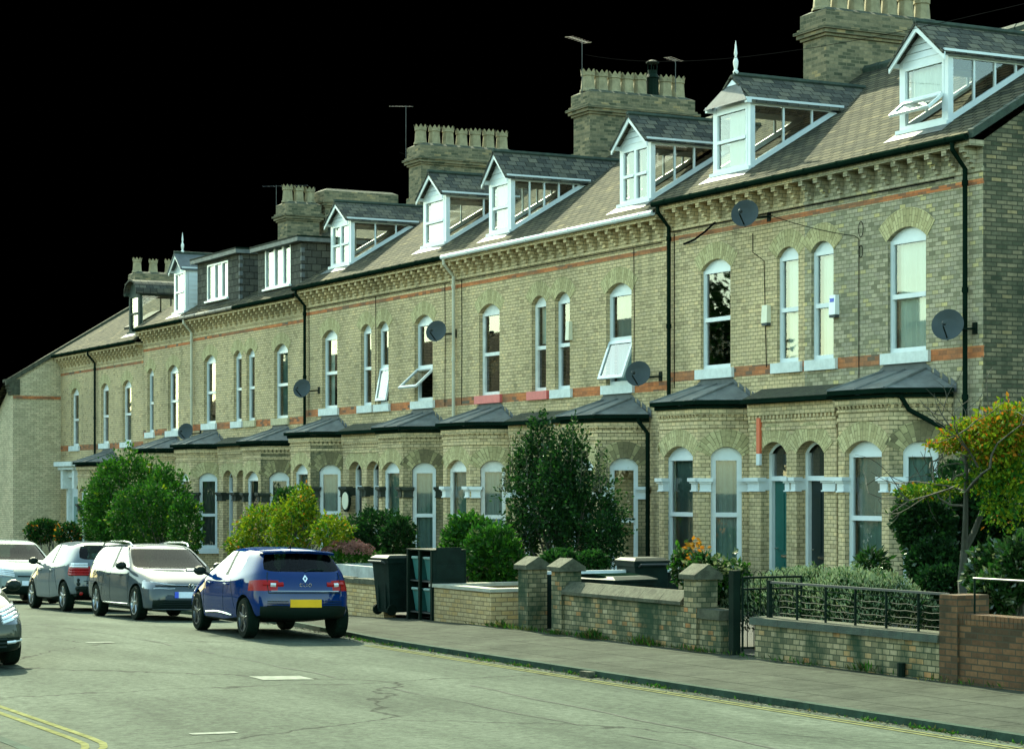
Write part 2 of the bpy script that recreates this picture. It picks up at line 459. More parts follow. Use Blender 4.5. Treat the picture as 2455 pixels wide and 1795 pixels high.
# ------------------------------------------------------------------ mesh builder
class MB:
    def __init__(s):
        s.v, s.f, s.m, s.uv, s.sm = [], [], [], [], []

    def poly(s, pts, mat=0, uv=None, smooth=False):
        i = len(s.v)
        s.v += [Vector(p) for p in pts]
        s.f.append(list(range(i, i + len(pts))))
        s.m.append(mat)
        s.uv.append(uv)
        s.sm.append(smooth)

    def hexa(s, b4, t4, mat=0):
        """bottom ring (counter-clockwise from above) and top ring"""
        s.poly(b4[::-1], mat)
        s.poly(t4, mat)
        for i in range(4):
            j = (i + 1) % 4
            s.poly([b4[i], b4[j], t4[j], t4[i]], mat)

    def box(s, x0, y0, z0, x1, y1, z1, mat=0):
        b4 = [Vector((x0, y0, z0)), Vector((x1, y0, z0)), Vector((x1, y1, z0)), Vector((x0, y1, z0))]
        t4 = [Vector((p.x, p.y, z1)) for p in b4]
        s.hexa(b4, t4, mat)

    def extrude(s, pts, vec, mat=0):
        vec = Vector(vec)
        p2 = [Vector(p) + vec for p in pts]
        s.poly(pts[::-1] if False else pts, mat)
        s.poly(p2[::-1], mat)
        for i in range(len(pts)):
            j = (i + 1) % len(pts)
            s.poly([pts[j], pts[i], p2[i], p2[j]], mat)

    def tube(s, path, r, mat=0, n=6, cap=True, smooth=True):
        path = [Vector(p) for p in path]
        if not isinstance(r, (list, tuple)):
            r = [r] * len(path)
        rings = []
        up = Vector((0.13, 0.21, 0.97))
        for i, p in enumerate(path):
            d = (path[min(i + 1, len(path) - 1)] - path[max(i - 1, 0)]).normalized()
            a = d.cross(up)
            if a.length < 1e-3:
                a = d.cross(Vector((1, 0, 0)))
            a.normalize()
            b_ = d.cross(a)
            rings.append([p + (a * math.cos(2 * math.pi * k / n) + b_ * math.sin(2 * math.pi * k / n)) * r[i] for k in range(n)])
        for A, B in zip(rings, rings[1:]):
            for k in range(n):
                j = (k + 1) % n
                s.poly([A[k], A[j], B[j], B[k]], mat, smooth=smooth)
        if cap:
            s.poly(rings[0][::-1], mat)
            s.poly(rings[-1], mat)

    def lathe(s, prof, c, n=12, mat=0, smooth=True, axis=None):
        c = Vector(c)
        M = Matrix.Identity(3)
        if axis is not None:
            M = Vector(axis).to_track_quat('Z', 'Y').to_matrix()
        rings = [[c + M @ Vector((r * math.cos(2 * math.pi * k / n), r * math.sin(2 * math.pi * k / n), z)) for k in range(n)] for r, z in prof]
        for A, B in zip(rings, rings[1:]):
            for k in range(n):
                j = (k + 1) % n
                s.poly([A[k], A[j], B[j], B[k]], mat, smooth=smooth)
        s.poly(rings[0][::-1], mat)
        s.poly(rings[-1], mat)

    def pieces(s):
        par = list(range(len(s.f)))

        def find(i):
            while par[i] != i:
                par[i] = par[par[i]]
                i = par[i]
            return i
        seen = {}
        for i, f in enumerate(s.f):
            for v in f:
                k = tuple(round(c, 4) for c in s.v[v])
                if k in seen:
                    par[find(i)] = find(seen[k])
                else:
                    seen[k] = i
        out = {}
        for i, f in enumerate(s.f):
            m_ = out.setdefault(find(i), MB())
            m_.poly([s.v[v] for v in f], s.m[i], s.uv[i], s.sm[i])
        return list(out.values())

    def build_each(s, name, mats, parent=None, origin=None):
        return [m_.build(name, mats, parent, origin) for m_ in s.pieces()]

    def build(s, name, mats, parent=None, origin=None, weld=False):
        if isinstance(mats, str):
            mats = [mats]
        o3 = Vector(origin) if origin is not None else Vector((0, 0, 0))
        me = bpy.data.meshes.new(name)
        me.from_pydata([p - o3 for p in s.v], [], s.f)
        for mn in mats:
            me.materials.append(MATS[mn])
        me.polygons.foreach_set('material_index', s.m)
        me.polygons.foreach_set('use_smooth', s.sm)
        ul = me.uv_layers.new(name='UVMap')
        buf = []
        for f, uv in zip(s.f, s.uv):
            if uv is not None:
                for q in uv:
                    buf += q
                continue
            p = [s.v[i] for i in f]
            nrm = Vector((0, 0, 0))
            for i in range(len(p)):
                a, b2 = p[i], p[(i + 1) % len(p)]
                nrm += Vector(((a.y - b2.y) * (a.z + b2.z), (a.z - b2.z) * (a.x + b2.x), (a.x - b2.x) * (a.y + b2.y)))
            if nrm.length < 1e-12:
                nrm = Vector((0, 0, 1))
            nrm.normalize()
            if abs(nrm.z) > 0.98:
                t, b3 = Vector((1, 0, 0)), Vector((0, 1, 0))
            else:
                t = Vector((0, 0, 1)).cross(nrm).normalized()
                b3 = nrm.cross(t)
            for q in p:
                buf += (q.dot(t), q.dot(b3))
        ul.data.foreach_set('uv', buf)
        if weld:
            bm = bmesh.new()
            bm.from_mesh(me)
            bmesh.ops.remove_doubles(bm, verts=bm.verts, dist=1e-4)
            bm.to_mesh(me)
            bm.free()
        me.update()
        ob = bpy.data.objects.new(name, me)
        COL.objects.link(ob)
        if parent is not None:
            ob.parent = parent
        elif origin is not None:
            ob.location = o3
        return ob


def tag(o, label, cat, group=None):
    o['label'] = label
    o['category'] = cat
    if group:
        o['group'] = group
    return o


def empty(name, loc, label, cat, group=None, rz=0.0):
    o = bpy.data.objects.new(name, None)
    o.empty_display_size = 0.3
    COL.objects.link(o)
    o.location = loc
    o.rotation_euler.z = rz
    return tag(o, label, cat, group)


def structure(o):
    o['kind'] = 'structure'
    return o


# ------------------------------------------------------------------ ground, road, pavement, sky
def sheet(name, xs, ya, yb, zf, mat, ny=1, kind='structure'):
    mb = MB()
    for xa, xb in zip(xs, xs[1:]):
        for k in range(ny):
            q = []
            for x, t in ((xa, k / ny), (xb, k / ny), (xb, (k + 1) / ny), (xa, (k + 1) / ny)):
                y0, y1 = (ya(x) if callable(ya) else ya), (yb(x) if callable(yb) else yb)
                y = y0 + (y1 - y0) * t
                q.append((x, y, zf(x, y)))
            mb.poly(q[::-1], 0, smooth=True)
    o = mb.build(name, mat, weld=True)
    o['kind'] = kind
    return o


XS = [30 - 2 * i for i in range(86)]
mb = MB()
far = 1500
mb.poly([(-far, -far, -4.2), (far, -far, -4.2), (far, far, -4.2), (-far, far, -4.2)], 0)
structure(mb.build('ground', 'soil'))
LEFT_KERB = 5.35
sheet('road', XS, LEFT_KERB, kerb_y, lambda x, y: gz(x) + camber(y), 'asphalt', 12)
KT = 0.075


def pave_z(x, y):
    k = kerb_y(x)
    return gz(x) + camber(k) + KT + 0.012 * (y - k)


mb = MB()
for xa, xb in zip(XS, XS[1:]):
    for s in range(2):
        x0 = xa + (xb - xa) * s / 2 - 0.004
        x1 = xa + (xb - xa) * (s + 1) / 2 + 0.004
        ka, kb = kerb_y(x0), kerb_y(x1)
        za, zb = pave_z(x0, ka), pave_z(x1, kb)
        mb.hexa([Vector((x1, kb, zb - 0.4)), Vector((x1, kb + 0.13, zb - 0.4)), Vector((x0, ka + 0.13, za - 0.4)), Vector((x0, ka, za - 0.4))],
                [Vector((x1, kb + 0.012, zb + 0.004)), Vector((x1, kb + 0.13, zb + 0.004)), Vector((x0, ka + 0.13, za + 0.004)), Vector((x0, ka + 0.012, za + 0.004))], 0)
structure(mb.build('kerb', 'kerb_stone'))
sheet('pavement', XS, lambda x: kerb_y(x) + 0.12, lambda x: 17.05, pave_z, 'paving', 3)
sheet('garden_ground', XS, lambda x: 17.04, lambda x: 40.0, lambda x, y: gz(x) + 0.06, 'soil', 2)
# near side of the street
mb = MB()
for xa, xb in zip(XS, XS[1:]):
    mb.hexa([Vector((xa, LEFT_KERB - 0.13, -1.9)), Vector((xb, LEFT_KERB - 0.13, -1.9)), Vector((xb, LEFT_KERB, -1.9)), Vector((xa, LEFT_KERB, -1.9))][::-1],
            [Vector((xa, LEFT_KERB - 0.13, gz(xa) + 0.05)), Vector((xb, LEFT_KERB - 0.13, gz(xb) + 0.05)), Vector((xb, LEFT_KERB - 0.01, gz(xb) + 0.05)), Vector((xa, LEFT_KERB - 0.01, gz(xa) + 0.05))][::-1], 0)
structure(mb.build('near_kerb', 'kerb_stone'))
sheet('near_pavement', XS, -6.0, LEFT_KERB - 0.12, lambda x, y: gz(x) + 0.046, 'paving', 2)
sheet('near_verge', XS, -60.0, -5.99, lambda x, y: gz(x) + 0.04, 'soil', 1)


def stripe(mb, path, w, dz=0.005):
    path = [Vector((p[0], p[1], 0)) for p in path]
    L, Rr = [], []
    for i, p in enumerate(path):
        d = (path[min(i + 1, len(path) - 1)] - path[max(i - 1, 0)]).normalized()
        nn = Vector((-d.y, d.x, 0)) * (w / 2)
        L.append(p + nn)
        Rr.append(p - nn)
    for i in range(len(path) - 1):
        q = [L[i], Rr[i], Rr[i + 1], L[i + 1]]
        pts = [Vector((p.x, p.y, gz(p.x) + camber(p.y) + dz)) for p in q]
        a = (pts[1] - pts[0]).cross(pts[2] - pts[0])
        mb.poly(pts if a.z > 0 else pts[::-1], 0)


mb = MB()
for off in (0.30, 0.43):
    stripe(mb, [(x, kerb_y(x) - off) for x in [-31.2 + 0.5 * i for i in range(90)]], 0.055)
for off in (0.0, 0.17):
    pth = [(-75 + 0.8 * i, 6.12 + off) for i in range(66)] + [(-22.2 + 0.4 * i, 6.12 + off) for i in range(4)]
    for a in range(1, 9):
        t = a / 8 * R(80)
        rr = 1.6 + off
        pth.append((-20.8 + rr * math.sin(t), 6.12 + off - rr * (1 - math.cos(t))))
    stripe(mb, pth, 0.075)
structure(mb.build('yellow_road_lines', 'yellow_line'))
mb = MB()
for pts in ([(-26.25, 9.92), (-25.7, 9.9), (-25.5, 10.5), (-26.05, 10.52)], [(-20.73, 7.2), (-20.58, 7.19), (-20.45, 7.62), (-20.6, 7.63)],
            [(-33.2, 9.86), (-33.0, 9.86), (-32.9, 10.25), (-33.1, 10.25)]):
    mb.poly([(x, y, gz(x) + camber(y) + 0.006) for x, y in pts], 0)
structure(mb.build('white_road_marks', 'white_line'))
# old longitudinal joint in the tarmac
mb = MB()
jp = []
for i in range(60):
    x = -40 + i * 0.45
    jp.append((x, 10.85 + 0.035 * math.sin(i * 1.3) + random.uniform(-.02, .02)))
for i in range(0, 58):
    if random.random() < 0.7:
        stripe(mb, jp[i:i + 2], random.uniform(0.012, 0.035), 0.004)
jp = [(-24 + i * 0.4, 11.9 - 0.02 * i + 0.04 * math.sin(i) + random.uniform(-.02, .02)) for i in range(22)]
stripe(mb, jp, 0.03, 0.004)
structure(mb.build('tarmac_joints', 'soil'))

# black sky behind the terrace
mb = MB()
RAD = 420
prev = None
for i in range(25):
    a = R(92) + (R(179) - R(92)) * i / 24
    p = Vector((math.cos(a) * RAD, math.sin(a) * RAD, 0))
    if prev:
        mb.poly([(prev.x, prev.y, -30), (p.x, p.y, -30), (p.x, p.y, 135), (prev.x, prev.y, 135)], 0, smooth=True)
    prev = p
structure(mb.build('sky', 'night_black'))


# ------------------------------------------------------------------ wall frames, windows
class Fr:
    """local frame on a wall: u along the wall (to the right seen from outside), v up, d inward"""

    def __init__(s, o, n):
        s.o = Vector(o)
        s.n = Vector((n[0], n[1], 0)).normalized()
        s.u = Vector((0, 0, 1)).cross(s.n)

    def p(s, u, v, d=0.0):
        return s.o + s.u * u + Vector((0, 0, v)) - s.n * d

    def quad(s, mb, u0, u1, v0, v1, d, mat=0):
        mb.poly([s.p(u0, v0, d), s.p(u1, v0, d), s.p(u1, v1, d), s.p(u0, v1, d)], mat)

    def box(s, mb, u0, u1, v0, v1, d0, d1, mat=0):
        """d0 = outer face, d1 = inner face"""
        mb.hexa([s.p(u0, v0, d0), s.p(u1, v0, d0), s.p(u1, v0, d1), s.p(u0, v0, d1)],
                [s.p(u0, v1, d0), s.p(u1, v1, d0), s.p(u1, v1, d1), s.p(u0, v1, d1)], mat)


def arch(w, hs, r, n=10):
    """points of a segmental arch from left spring to right spring"""
    if r <= 0:
        return [(-w / 2, hs), (w / 2, hs)]
    rad = (w * w / 4 + r * r) / (2 * r)
    a = math.asin(min(1, w / 2 / rad))
    return [(rad * math.sin(-a + 2 * a * i / n), hs + r - rad + rad * math.cos(-a + 2 * a * i / n)) for i in range(n + 1)]


def wall_panel(mb, fr, u0, u1, v0, v1, ops, depth=0.16, mat=0):
    """ops: (u centre, width, bottom, spring height, rise)"""
    cur = u0
    for (u, w, b_, hs, r) in sorted(ops):
        a, c = u - w / 2, u + w / 2
        if a - cur > 1e-4:
            fr.quad(mb, cur, a, v0, v1, 0, mat)
        if b_ - v0 > 1e-4:
            fr.quad(mb, a, c, v0, b_, 0, mat)
        pts = [(u + x, z) for x, z in arch(w, hs, r)]
        for (xa, za), (xb, zb) in zip(pts, pts[1:]):
            mb.poly([fr.p(xa, za), fr.p(xb, zb), fr.p(xb, v1), fr.p(xa, v1)], mat)
            mb.poly([fr.p(xa, za, depth), fr.p(xb, zb, depth), fr.p(xb, zb), fr.p(xa, za)], mat)
        mb.poly([fr.p(a, b_, 0), fr.p(a, b_, depth), fr.p(a, hs, depth), fr.p(a, hs, 0)][::-1], mat)
        mb.poly([fr.p(c, b_, depth), fr.p(c, b_, 0), fr.p(c, hs, 0), fr.p(c, hs, depth)][::-1], mat)
        mb.poly([fr.p(a, b_, 0), fr.p(c, b_, 0), fr.p(c, b_, depth), fr.p(a, b_, depth)], mat)
        cur = c
    if u1 - cur > 1e-4:
        fr.quad(mb, cur, u1, v0, v1, 0, mat)


def voussoirs(mb, fr, u, w, hs, r, th=0.33, over=0.06, mat=0, off=0.006):
    """ring of radial bricks round an arch, 6 mm proud"""
    rad = (w * w / 4 + r * r) / (2 * r)
    a = math.asin(min(1, w / 2 / rad)) + over
    cz = hs + r - rad
    N = 12
    for i in range(N):
        t0, t1 = -a + 2 * a * i / N, -a + 2 * a * (i + 1) / N
        q, uv = [], []
        for t, rr in ((t0, rad), (t1, rad), (t1, rad + th), (t0, rad + th)):
            q.append(fr.p(u + rr * math.sin(t), cz + rr * math.cos(t), -off))
            uv.append((rr - rad + 0.02, t * (rad + th * 0.35)))
        mb.poly(q, mat, uv)
    # small return edges so that the ring has thickness
    for t in (-a, a):
        p1 = (u + rad * math.sin(t), cz + rad * math.cos(t))
        p2 = (u + (rad + th) * math.sin(t), cz + (rad + th) * math.cos(t))
        mb.poly([fr.p(*p1, -off), fr.p(*p1, 0.002), fr.p(*p2, 0.002), fr.p(*p2, -off)], mat)


def pane_quad(fr, u0, u1, v0, v1, d, parent, org):
    mb = MB()
    fr.quad(mb, u0, u1, v0, v1, d)
    return mb.build('pane', 'window_glass', parent, org)


def curtain(fr, u0, u1, v0, v1, d, mat, parent, org, folds=7, gap=None):
    mb = MB()
    N = 28
    for i in range(N):
        a, b_ = u0 + (u1 - u0) * i / N, u0 + (u1 - u0) * (i + 1) / N
        if gap and gap[0] < (i + 0.5) / N < gap[1]:
            continue
        da = d + 0.022 * math.sin(i / N * folds * 6.28) + 0.008 * math.sin(i * 2.1)
        db = d + 0.022 * math.sin((i + 1) / N * folds * 6.28) + 0.008 * math.sin((i + 1) * 2.1)
        mb.poly([fr.p(a, v0, da), fr.p(b_, v0, db), fr.p(b_, v1, db), fr.p(a, v1, da)], 0, smooth=True)
    return mb.build('curtain', mat, parent, org)


def window(fr, u, w, b_, hs, r, depth, root, org, split=0.5, frame='white_paint', sill=None, cur='curtain_grey', cgap=None, open_lower=0.0, sash=False, t=0.07, name='window', label=None, sub=False, curv=None, sill_h=0.19):
    """a window as a part (frame mesh) with panes, sill, curtain and any open sash as sub-parts;
       with sub=True everything hangs one level down under an existing part"""
    mb = MB()
    d0, d1 = depth - 0.055, depth + 0.02
    a, c = u - w / 2, u + w / 2
    top = hs - 0.015
    pts = [(u + x, z) for x, z in arch(w, hs, r)]
    for (xa, za), (xb, zb) in zip(pts, pts[1:]):
        mb.poly([fr.p(xa, top, depth - 0.03), fr.p(xb, top, depth - 0.03), fr.p(xb, zb, depth - 0.03), fr.p(xa, za, depth - 0.03)], 0)
    fr.box(mb, a, a + t, b_, top, d0, d1)
    fr.box(mb, c - t, c, b_, top, d0, d1)
    fr.box(mb, a + t, c - t, top - t, top, d0, d1)
    fr.box(mb, a + t, c - t, b_, b_ + t * 1.3, d0, d1)
    mid = b_ + (top - b_) * split
    fr.box(mb, a + t, c - t, mid - t * 0.6, mid + t * 0.6, d0 - (0.012 if not sash else -0.01), d1 + 0.003)
    # glazing beads
    ins = 0.022
    if open_lower <= 0:
        for (v0, v1) in ((b_ + t * 1.3, mid - t * 0.6),):
            fr.box(mb, a + t, a + t + ins, v0, v1, d0 + 0.014, d1 - 0.004)
            fr.box(mb, c - t - ins, c - t, v0, v1, d0 + 0.014, d1 - 0.004)
    v0, v1 = mid + t * 0.6, top - t
    fr.box(mb, a + t, a + t + ins, v0, v1, d0 + 0.014, d1 - 0.004)
    fr.box(mb, c - t - ins, c - t, v0, v1, d0 + 0.014, d1 - 0.004)
    wo_ = mb.build('window_frame' if sub else name, frame, root, org)
    if label:
        wo_['label'] = label
    host = root if sub else wo_
    pane_quad(fr, a + t, c - t, mid + t * 0.6, top - t, depth - 0.012, host, org)
    if open_lower > 0:
        hv = mid - t * 0.6
        hgt = hv - (b_ + t * 1.2)
        ang = open_lower
        mb2 = MB()

        def q(uu, s_, off):
            # s_: distance below the hinge, off: outward from sash plane
            return fr.p(uu, hv - s_ * math.cos(ang) + off * math.sin(ang), d0 - 0.004 - s_ * math.sin(ang) - off * math.cos(ang))

        def sb(u0, u1, s0, s1):
            mb2.hexa([q(u0, s1, 0.03), q(u1, s1, 0.03), q(u1, s1, -0.02), q(u0, s1, -0.02)], [q(u0, s0, 0.03), q(u1, s0, 0.03), q(u1, s0, -0.02), q(u0, s0, -0.02)])
        aa, cc = a + 0.01, c - 0.01
        sb(aa, aa + t, 0, hgt)
        sb(cc - t, cc, 0, hgt)
        sb(aa + t, cc - t, 0, t)
        sb(aa + t, cc - t, hgt - t, hgt)
        mb2.build('open_sash', frame, host, org)
        mb3 = MB()
        mb3.poly([q(aa + t, hgt - t, 0.005), q(cc - t, hgt - t, 0.005), q(cc - t, t, 0.005), q(aa + t, t, 0.005)], 0)
        mb3.build('sash_pane', 'window_glass', host, org)
    else:
        pane_quad(fr, a + t, c - t, b_ + t * 1.3, mid - t * 0.6, depth - 0.008 + (0.02 if sash else 0), host, org)
    if cur:
        cv0, cv1 = curv if curv else (0, 1)
        curtain(fr, a + 0.02, c - 0.02, b_ + (top - b_) * cv0, b_ + (top - b_) * cv1, depth + 0.11, cur, host, org, folds=max(4, int(w * 7)), gap=cgap)
    if sill:
        mb4 = MB()
        fr.box(mb4, a - 0.14, c + 0.14, b_ - sill_h, b_ + 0.004, -0.07, depth)
        mb4.build('sill', sill, host, org)
    return wo_


# ------------------------------------------------------------------ the terrace
FY = 24.0
PITCH = 0.6
RIDGE_Y = 28.75
BACK_Y = 33.8


def roof_z(y, dz):
    return 8.3 + dz + PITCH * (y - 23.7)


def band(mb, pts, z0, z1, proj, mat=0, back=0.02):
    """moulding along a plan polyline (seen from outside, left to right), projecting outwards"""
    P = [Vector((p[0], p[1], 0)) for p in pts]
    nrm = []
    for a, b_ in zip(P, P[1:]):
        d = (b_ - a).normalized()
        nrm.append(Vector((d.y, -d.x, 0)))
    offs = []
    for i in range(len(P)):
        if i == 0:
            mv = nrm[0]
        elif i == len(P) - 1:
            mv = nrm[-1]
        else:
            mv = (nrm[i - 1] + nrm[i]).normalized()
            mv = mv / max(0.3, mv.dot(nrm[i]))
        offs.append(mv)
    for i in range(len(P) - 1):
        o0, o1 = P[i] + offs[i] * proj, P[i + 1] + offs[i + 1] * proj
        i0, i1 = P[i] - offs[i] * back, P[i + 1] - offs[i + 1] * back
        lift = lambda v, z: Vector((v.x, v.y, z))
        mb.hexa([lift(o0, z0), lift(o1, z0), lift(i1, z0), lift(i0, z0)], [lift(o0, z1), lift(o1, z1), lift(i1, z1), lift(i0, z1)], mat)
    return [P[i] + offs[i] * proj for i in range(len(P))]


def impost(mb, fr, u0, u1, z, reach=0.0, r0=0.02, r1=0.02):
    fr.box(mb, u0 - r0 - 0.045, u1 + r1 + 0.045, z - 0.07, z, -0.10, 0.1)
    fr.box(mb, u0 - r0 - 0.02, u1 + r1 + 0.02, z - 0.105, z - 0.07, -0.065, 0.1)
    fr.box(mb, u0 - r0, u1 + r1, z - 0.24, z - 0.105, -0.035, 0.1)
    fr.box(mb, u0 - r0 - 0.015, u1 + r1 + 0.015, z - 0.265, z - 0.24, -0.055, 0.1)


def lead_roof(cx, hf, hb, p, z0, z1, topw, root, org):
    ov = 0.17
    plan = [(cx - hb, FY), (cx - hf, FY - p), (cx + hf, FY - p), (cx + hb, FY)]
    tmp = MB()
    e = band(tmp, plan, z0 - 0.05, z0, ov)
    mb = MB()
    e = [Vector((q.x, min(q.y, FY - 0.002), z0 + 0.012)) for q in e]
    t = [Vector((cx - topw, FY - 0.01, z1)), Vector((cx + topw, FY - 0.01, z1))]
    mb.poly([e[1], e[2], t[1], t[0]], 0)
    mb.poly([e[0], e[1], t[0]], 0)
    mb.poly([e[2], e[3], t[1]], 0)
    for a, b_ in ((e[1], t[0]), (e[2], t[1]), ((e[1] + e[2]) / 2, (t[0] + t[1]) / 2)):
        mb.tube([a, b_ + Vector((0, 0, 0.01))], 0.028, 0, 6)
    # stepped flashing where the roof meets the wall and the upstand under the window
    mb.poly([(cx - topw, FY - 0.012, z1), (cx + topw, FY - 0.012, z1), (cx + topw, FY - 0.012, z1 + 0.13), (cx - topw, FY - 0.012, z1 + 0.13)], 1)
    for s in (-1, 1):
        for i in range(4):
            f = i / 4
            x = cx + s * (topw + (hb + ov - topw) * f)
            z = z1 + (z0 - z1) * f
            x2 = x + s * 0.16
            q = [(x, FY - 0.014, z - 0.1), (x2, FY - 0.014, z - 0.16), (x2, FY - 0.014, z + 0.0), (x, FY - 0.014, z + 0.1)]
            mb.poly(q if s > 0 else q[::-1], 1)
    mb.build('bay_roof', ['lead', 'lead_light'], root, org)
    mb = MB()
    band(mb, plan, z0 - 0.075, z0 + 0.004, ov + 0.005, back=-(ov - 0.09))
    band(mb, plan, z0 - 0.15, z0 - 0.08, 0.09, back=-0.02)
    mb.build('bay_gutter', 'black_plastic', root, org)


def bay(cx, dz, root, org, brick_front, brick_cant, cap, curs, arch_m, frame='white_paint', p=0.9, hf=0.73, hb=1.33, split=0.48, base=-1.6, sashy=False):
    mb = MB()
    dep = 0.15
    sp, bo, ri = 2.99 + dz, 0.80 + dz, 0.2
    ops_f = [(0.0, 1.06, bo, sp, ri)]
    frF = Fr((cx, FY - p, 0), (0, -1))
    wall_panel(mb, frF, -hf, hf, base, 3.97 + dz, ops_f, dep, 0)
    frs = [frF]
    L = math.hypot(hb - hf, p)
    cw = 0.60
    for s in (-1, 1):
        fr = Fr((cx + s * (hf + hb) / 2, FY - p / 2, 0), (s * p, -(hb - hf)))
        wall_panel(mb, fr, -L / 2, L / 2, base, 3.97 + dz, [(0.0, cw, bo, sp, ri * 0.9)], dep, 1)
        frs.append(fr)
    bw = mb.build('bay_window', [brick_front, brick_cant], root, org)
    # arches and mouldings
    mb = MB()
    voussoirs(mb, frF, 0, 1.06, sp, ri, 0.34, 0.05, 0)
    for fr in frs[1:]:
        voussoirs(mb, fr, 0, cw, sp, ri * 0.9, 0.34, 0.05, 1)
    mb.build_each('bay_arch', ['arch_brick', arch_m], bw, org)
    plan = [(cx - hb, FY), (cx - hf, FY - p), (cx + hf, FY - p), (cx + hb, FY)]
    mb = MB()
    band(mb, plan, 3.53 + dz, 3.60 + dz, 0.02)
    band(mb, plan, 3.69 + dz, 3.73 + dz, 0.025)
    band(mb, plan, 3.80 + dz, 3.97 + dz, 0.055)
    for (a, b_) in zip(plan, plan[1:]):
        A, B = Vector((*a, 0)), Vector((*b_, 0))
        d = (B - A)
        nn = int(d.length / 0.11)
        nr = Vector((d.y, -d.x, 0)).normalized()
        for i in range(nn):
            q = A + d * ((i + 0.5) / nn)
            dd = d.normalized() * 0.033
            o_, i_ = nr * 0.05, nr * -0.01
            z0, z1 = 3.73 + dz, 3.80 + dz
            bt = [q - dd * 0.5 + nr * 0.015, q + dd * 0.5 + nr * 0.015, q + dd + i_, q - dd + i_]
            tp = [q - dd + o_, q + dd + o_, q + dd + i_, q - dd + i_]
            mb.hexa([Vector((v.x, v.y, z0)) for v in bt], [Vector((v.x, v.y, z1)) for v in tp])
    mb.build('bay_cornice', brick_front, bw, org)
    mb = MB()
    zc = 2.56 + dz
    impost(mb, frF, -hf, -0.53, zc, r0=-0.02, r1=0.006)
    impost(mb, frF, 0.53, hf, zc, r0=0.006, r1=-0.02)
    for fr in frs[1:]:
        impost(mb, fr, -L / 2, -cw / 2, zc - 0.005, r0=-0.03, r1=0.006)
        impost(mb, fr, cw / 2, L / 2, zc - 0.005, r0=0.006, r1=-0.03)
    mb.build_each('impost_block', cap, bw, org)
    k = 0
    for fr, w in zip(frs, (1.06, cw, cw)):
        window(fr, 0, w, bo, sp, ri if w > 1 else ri * 0.9, dep, bw, org, split, frame, 'white_paint' if not sashy else 'old_white', curs[k % len(curs)], sub=True, sash=sashy, sill_h=0.16, t=0.07 if w > 1 else 0.075)
        k += 1
    # room side of the bay is closed by a dark back
    lead_roof(cx, hf, hb, p, 4.06 + dz, 4.43 + dz, 0.6, bw, org)
    return bw


PORCH_Y = 23.70


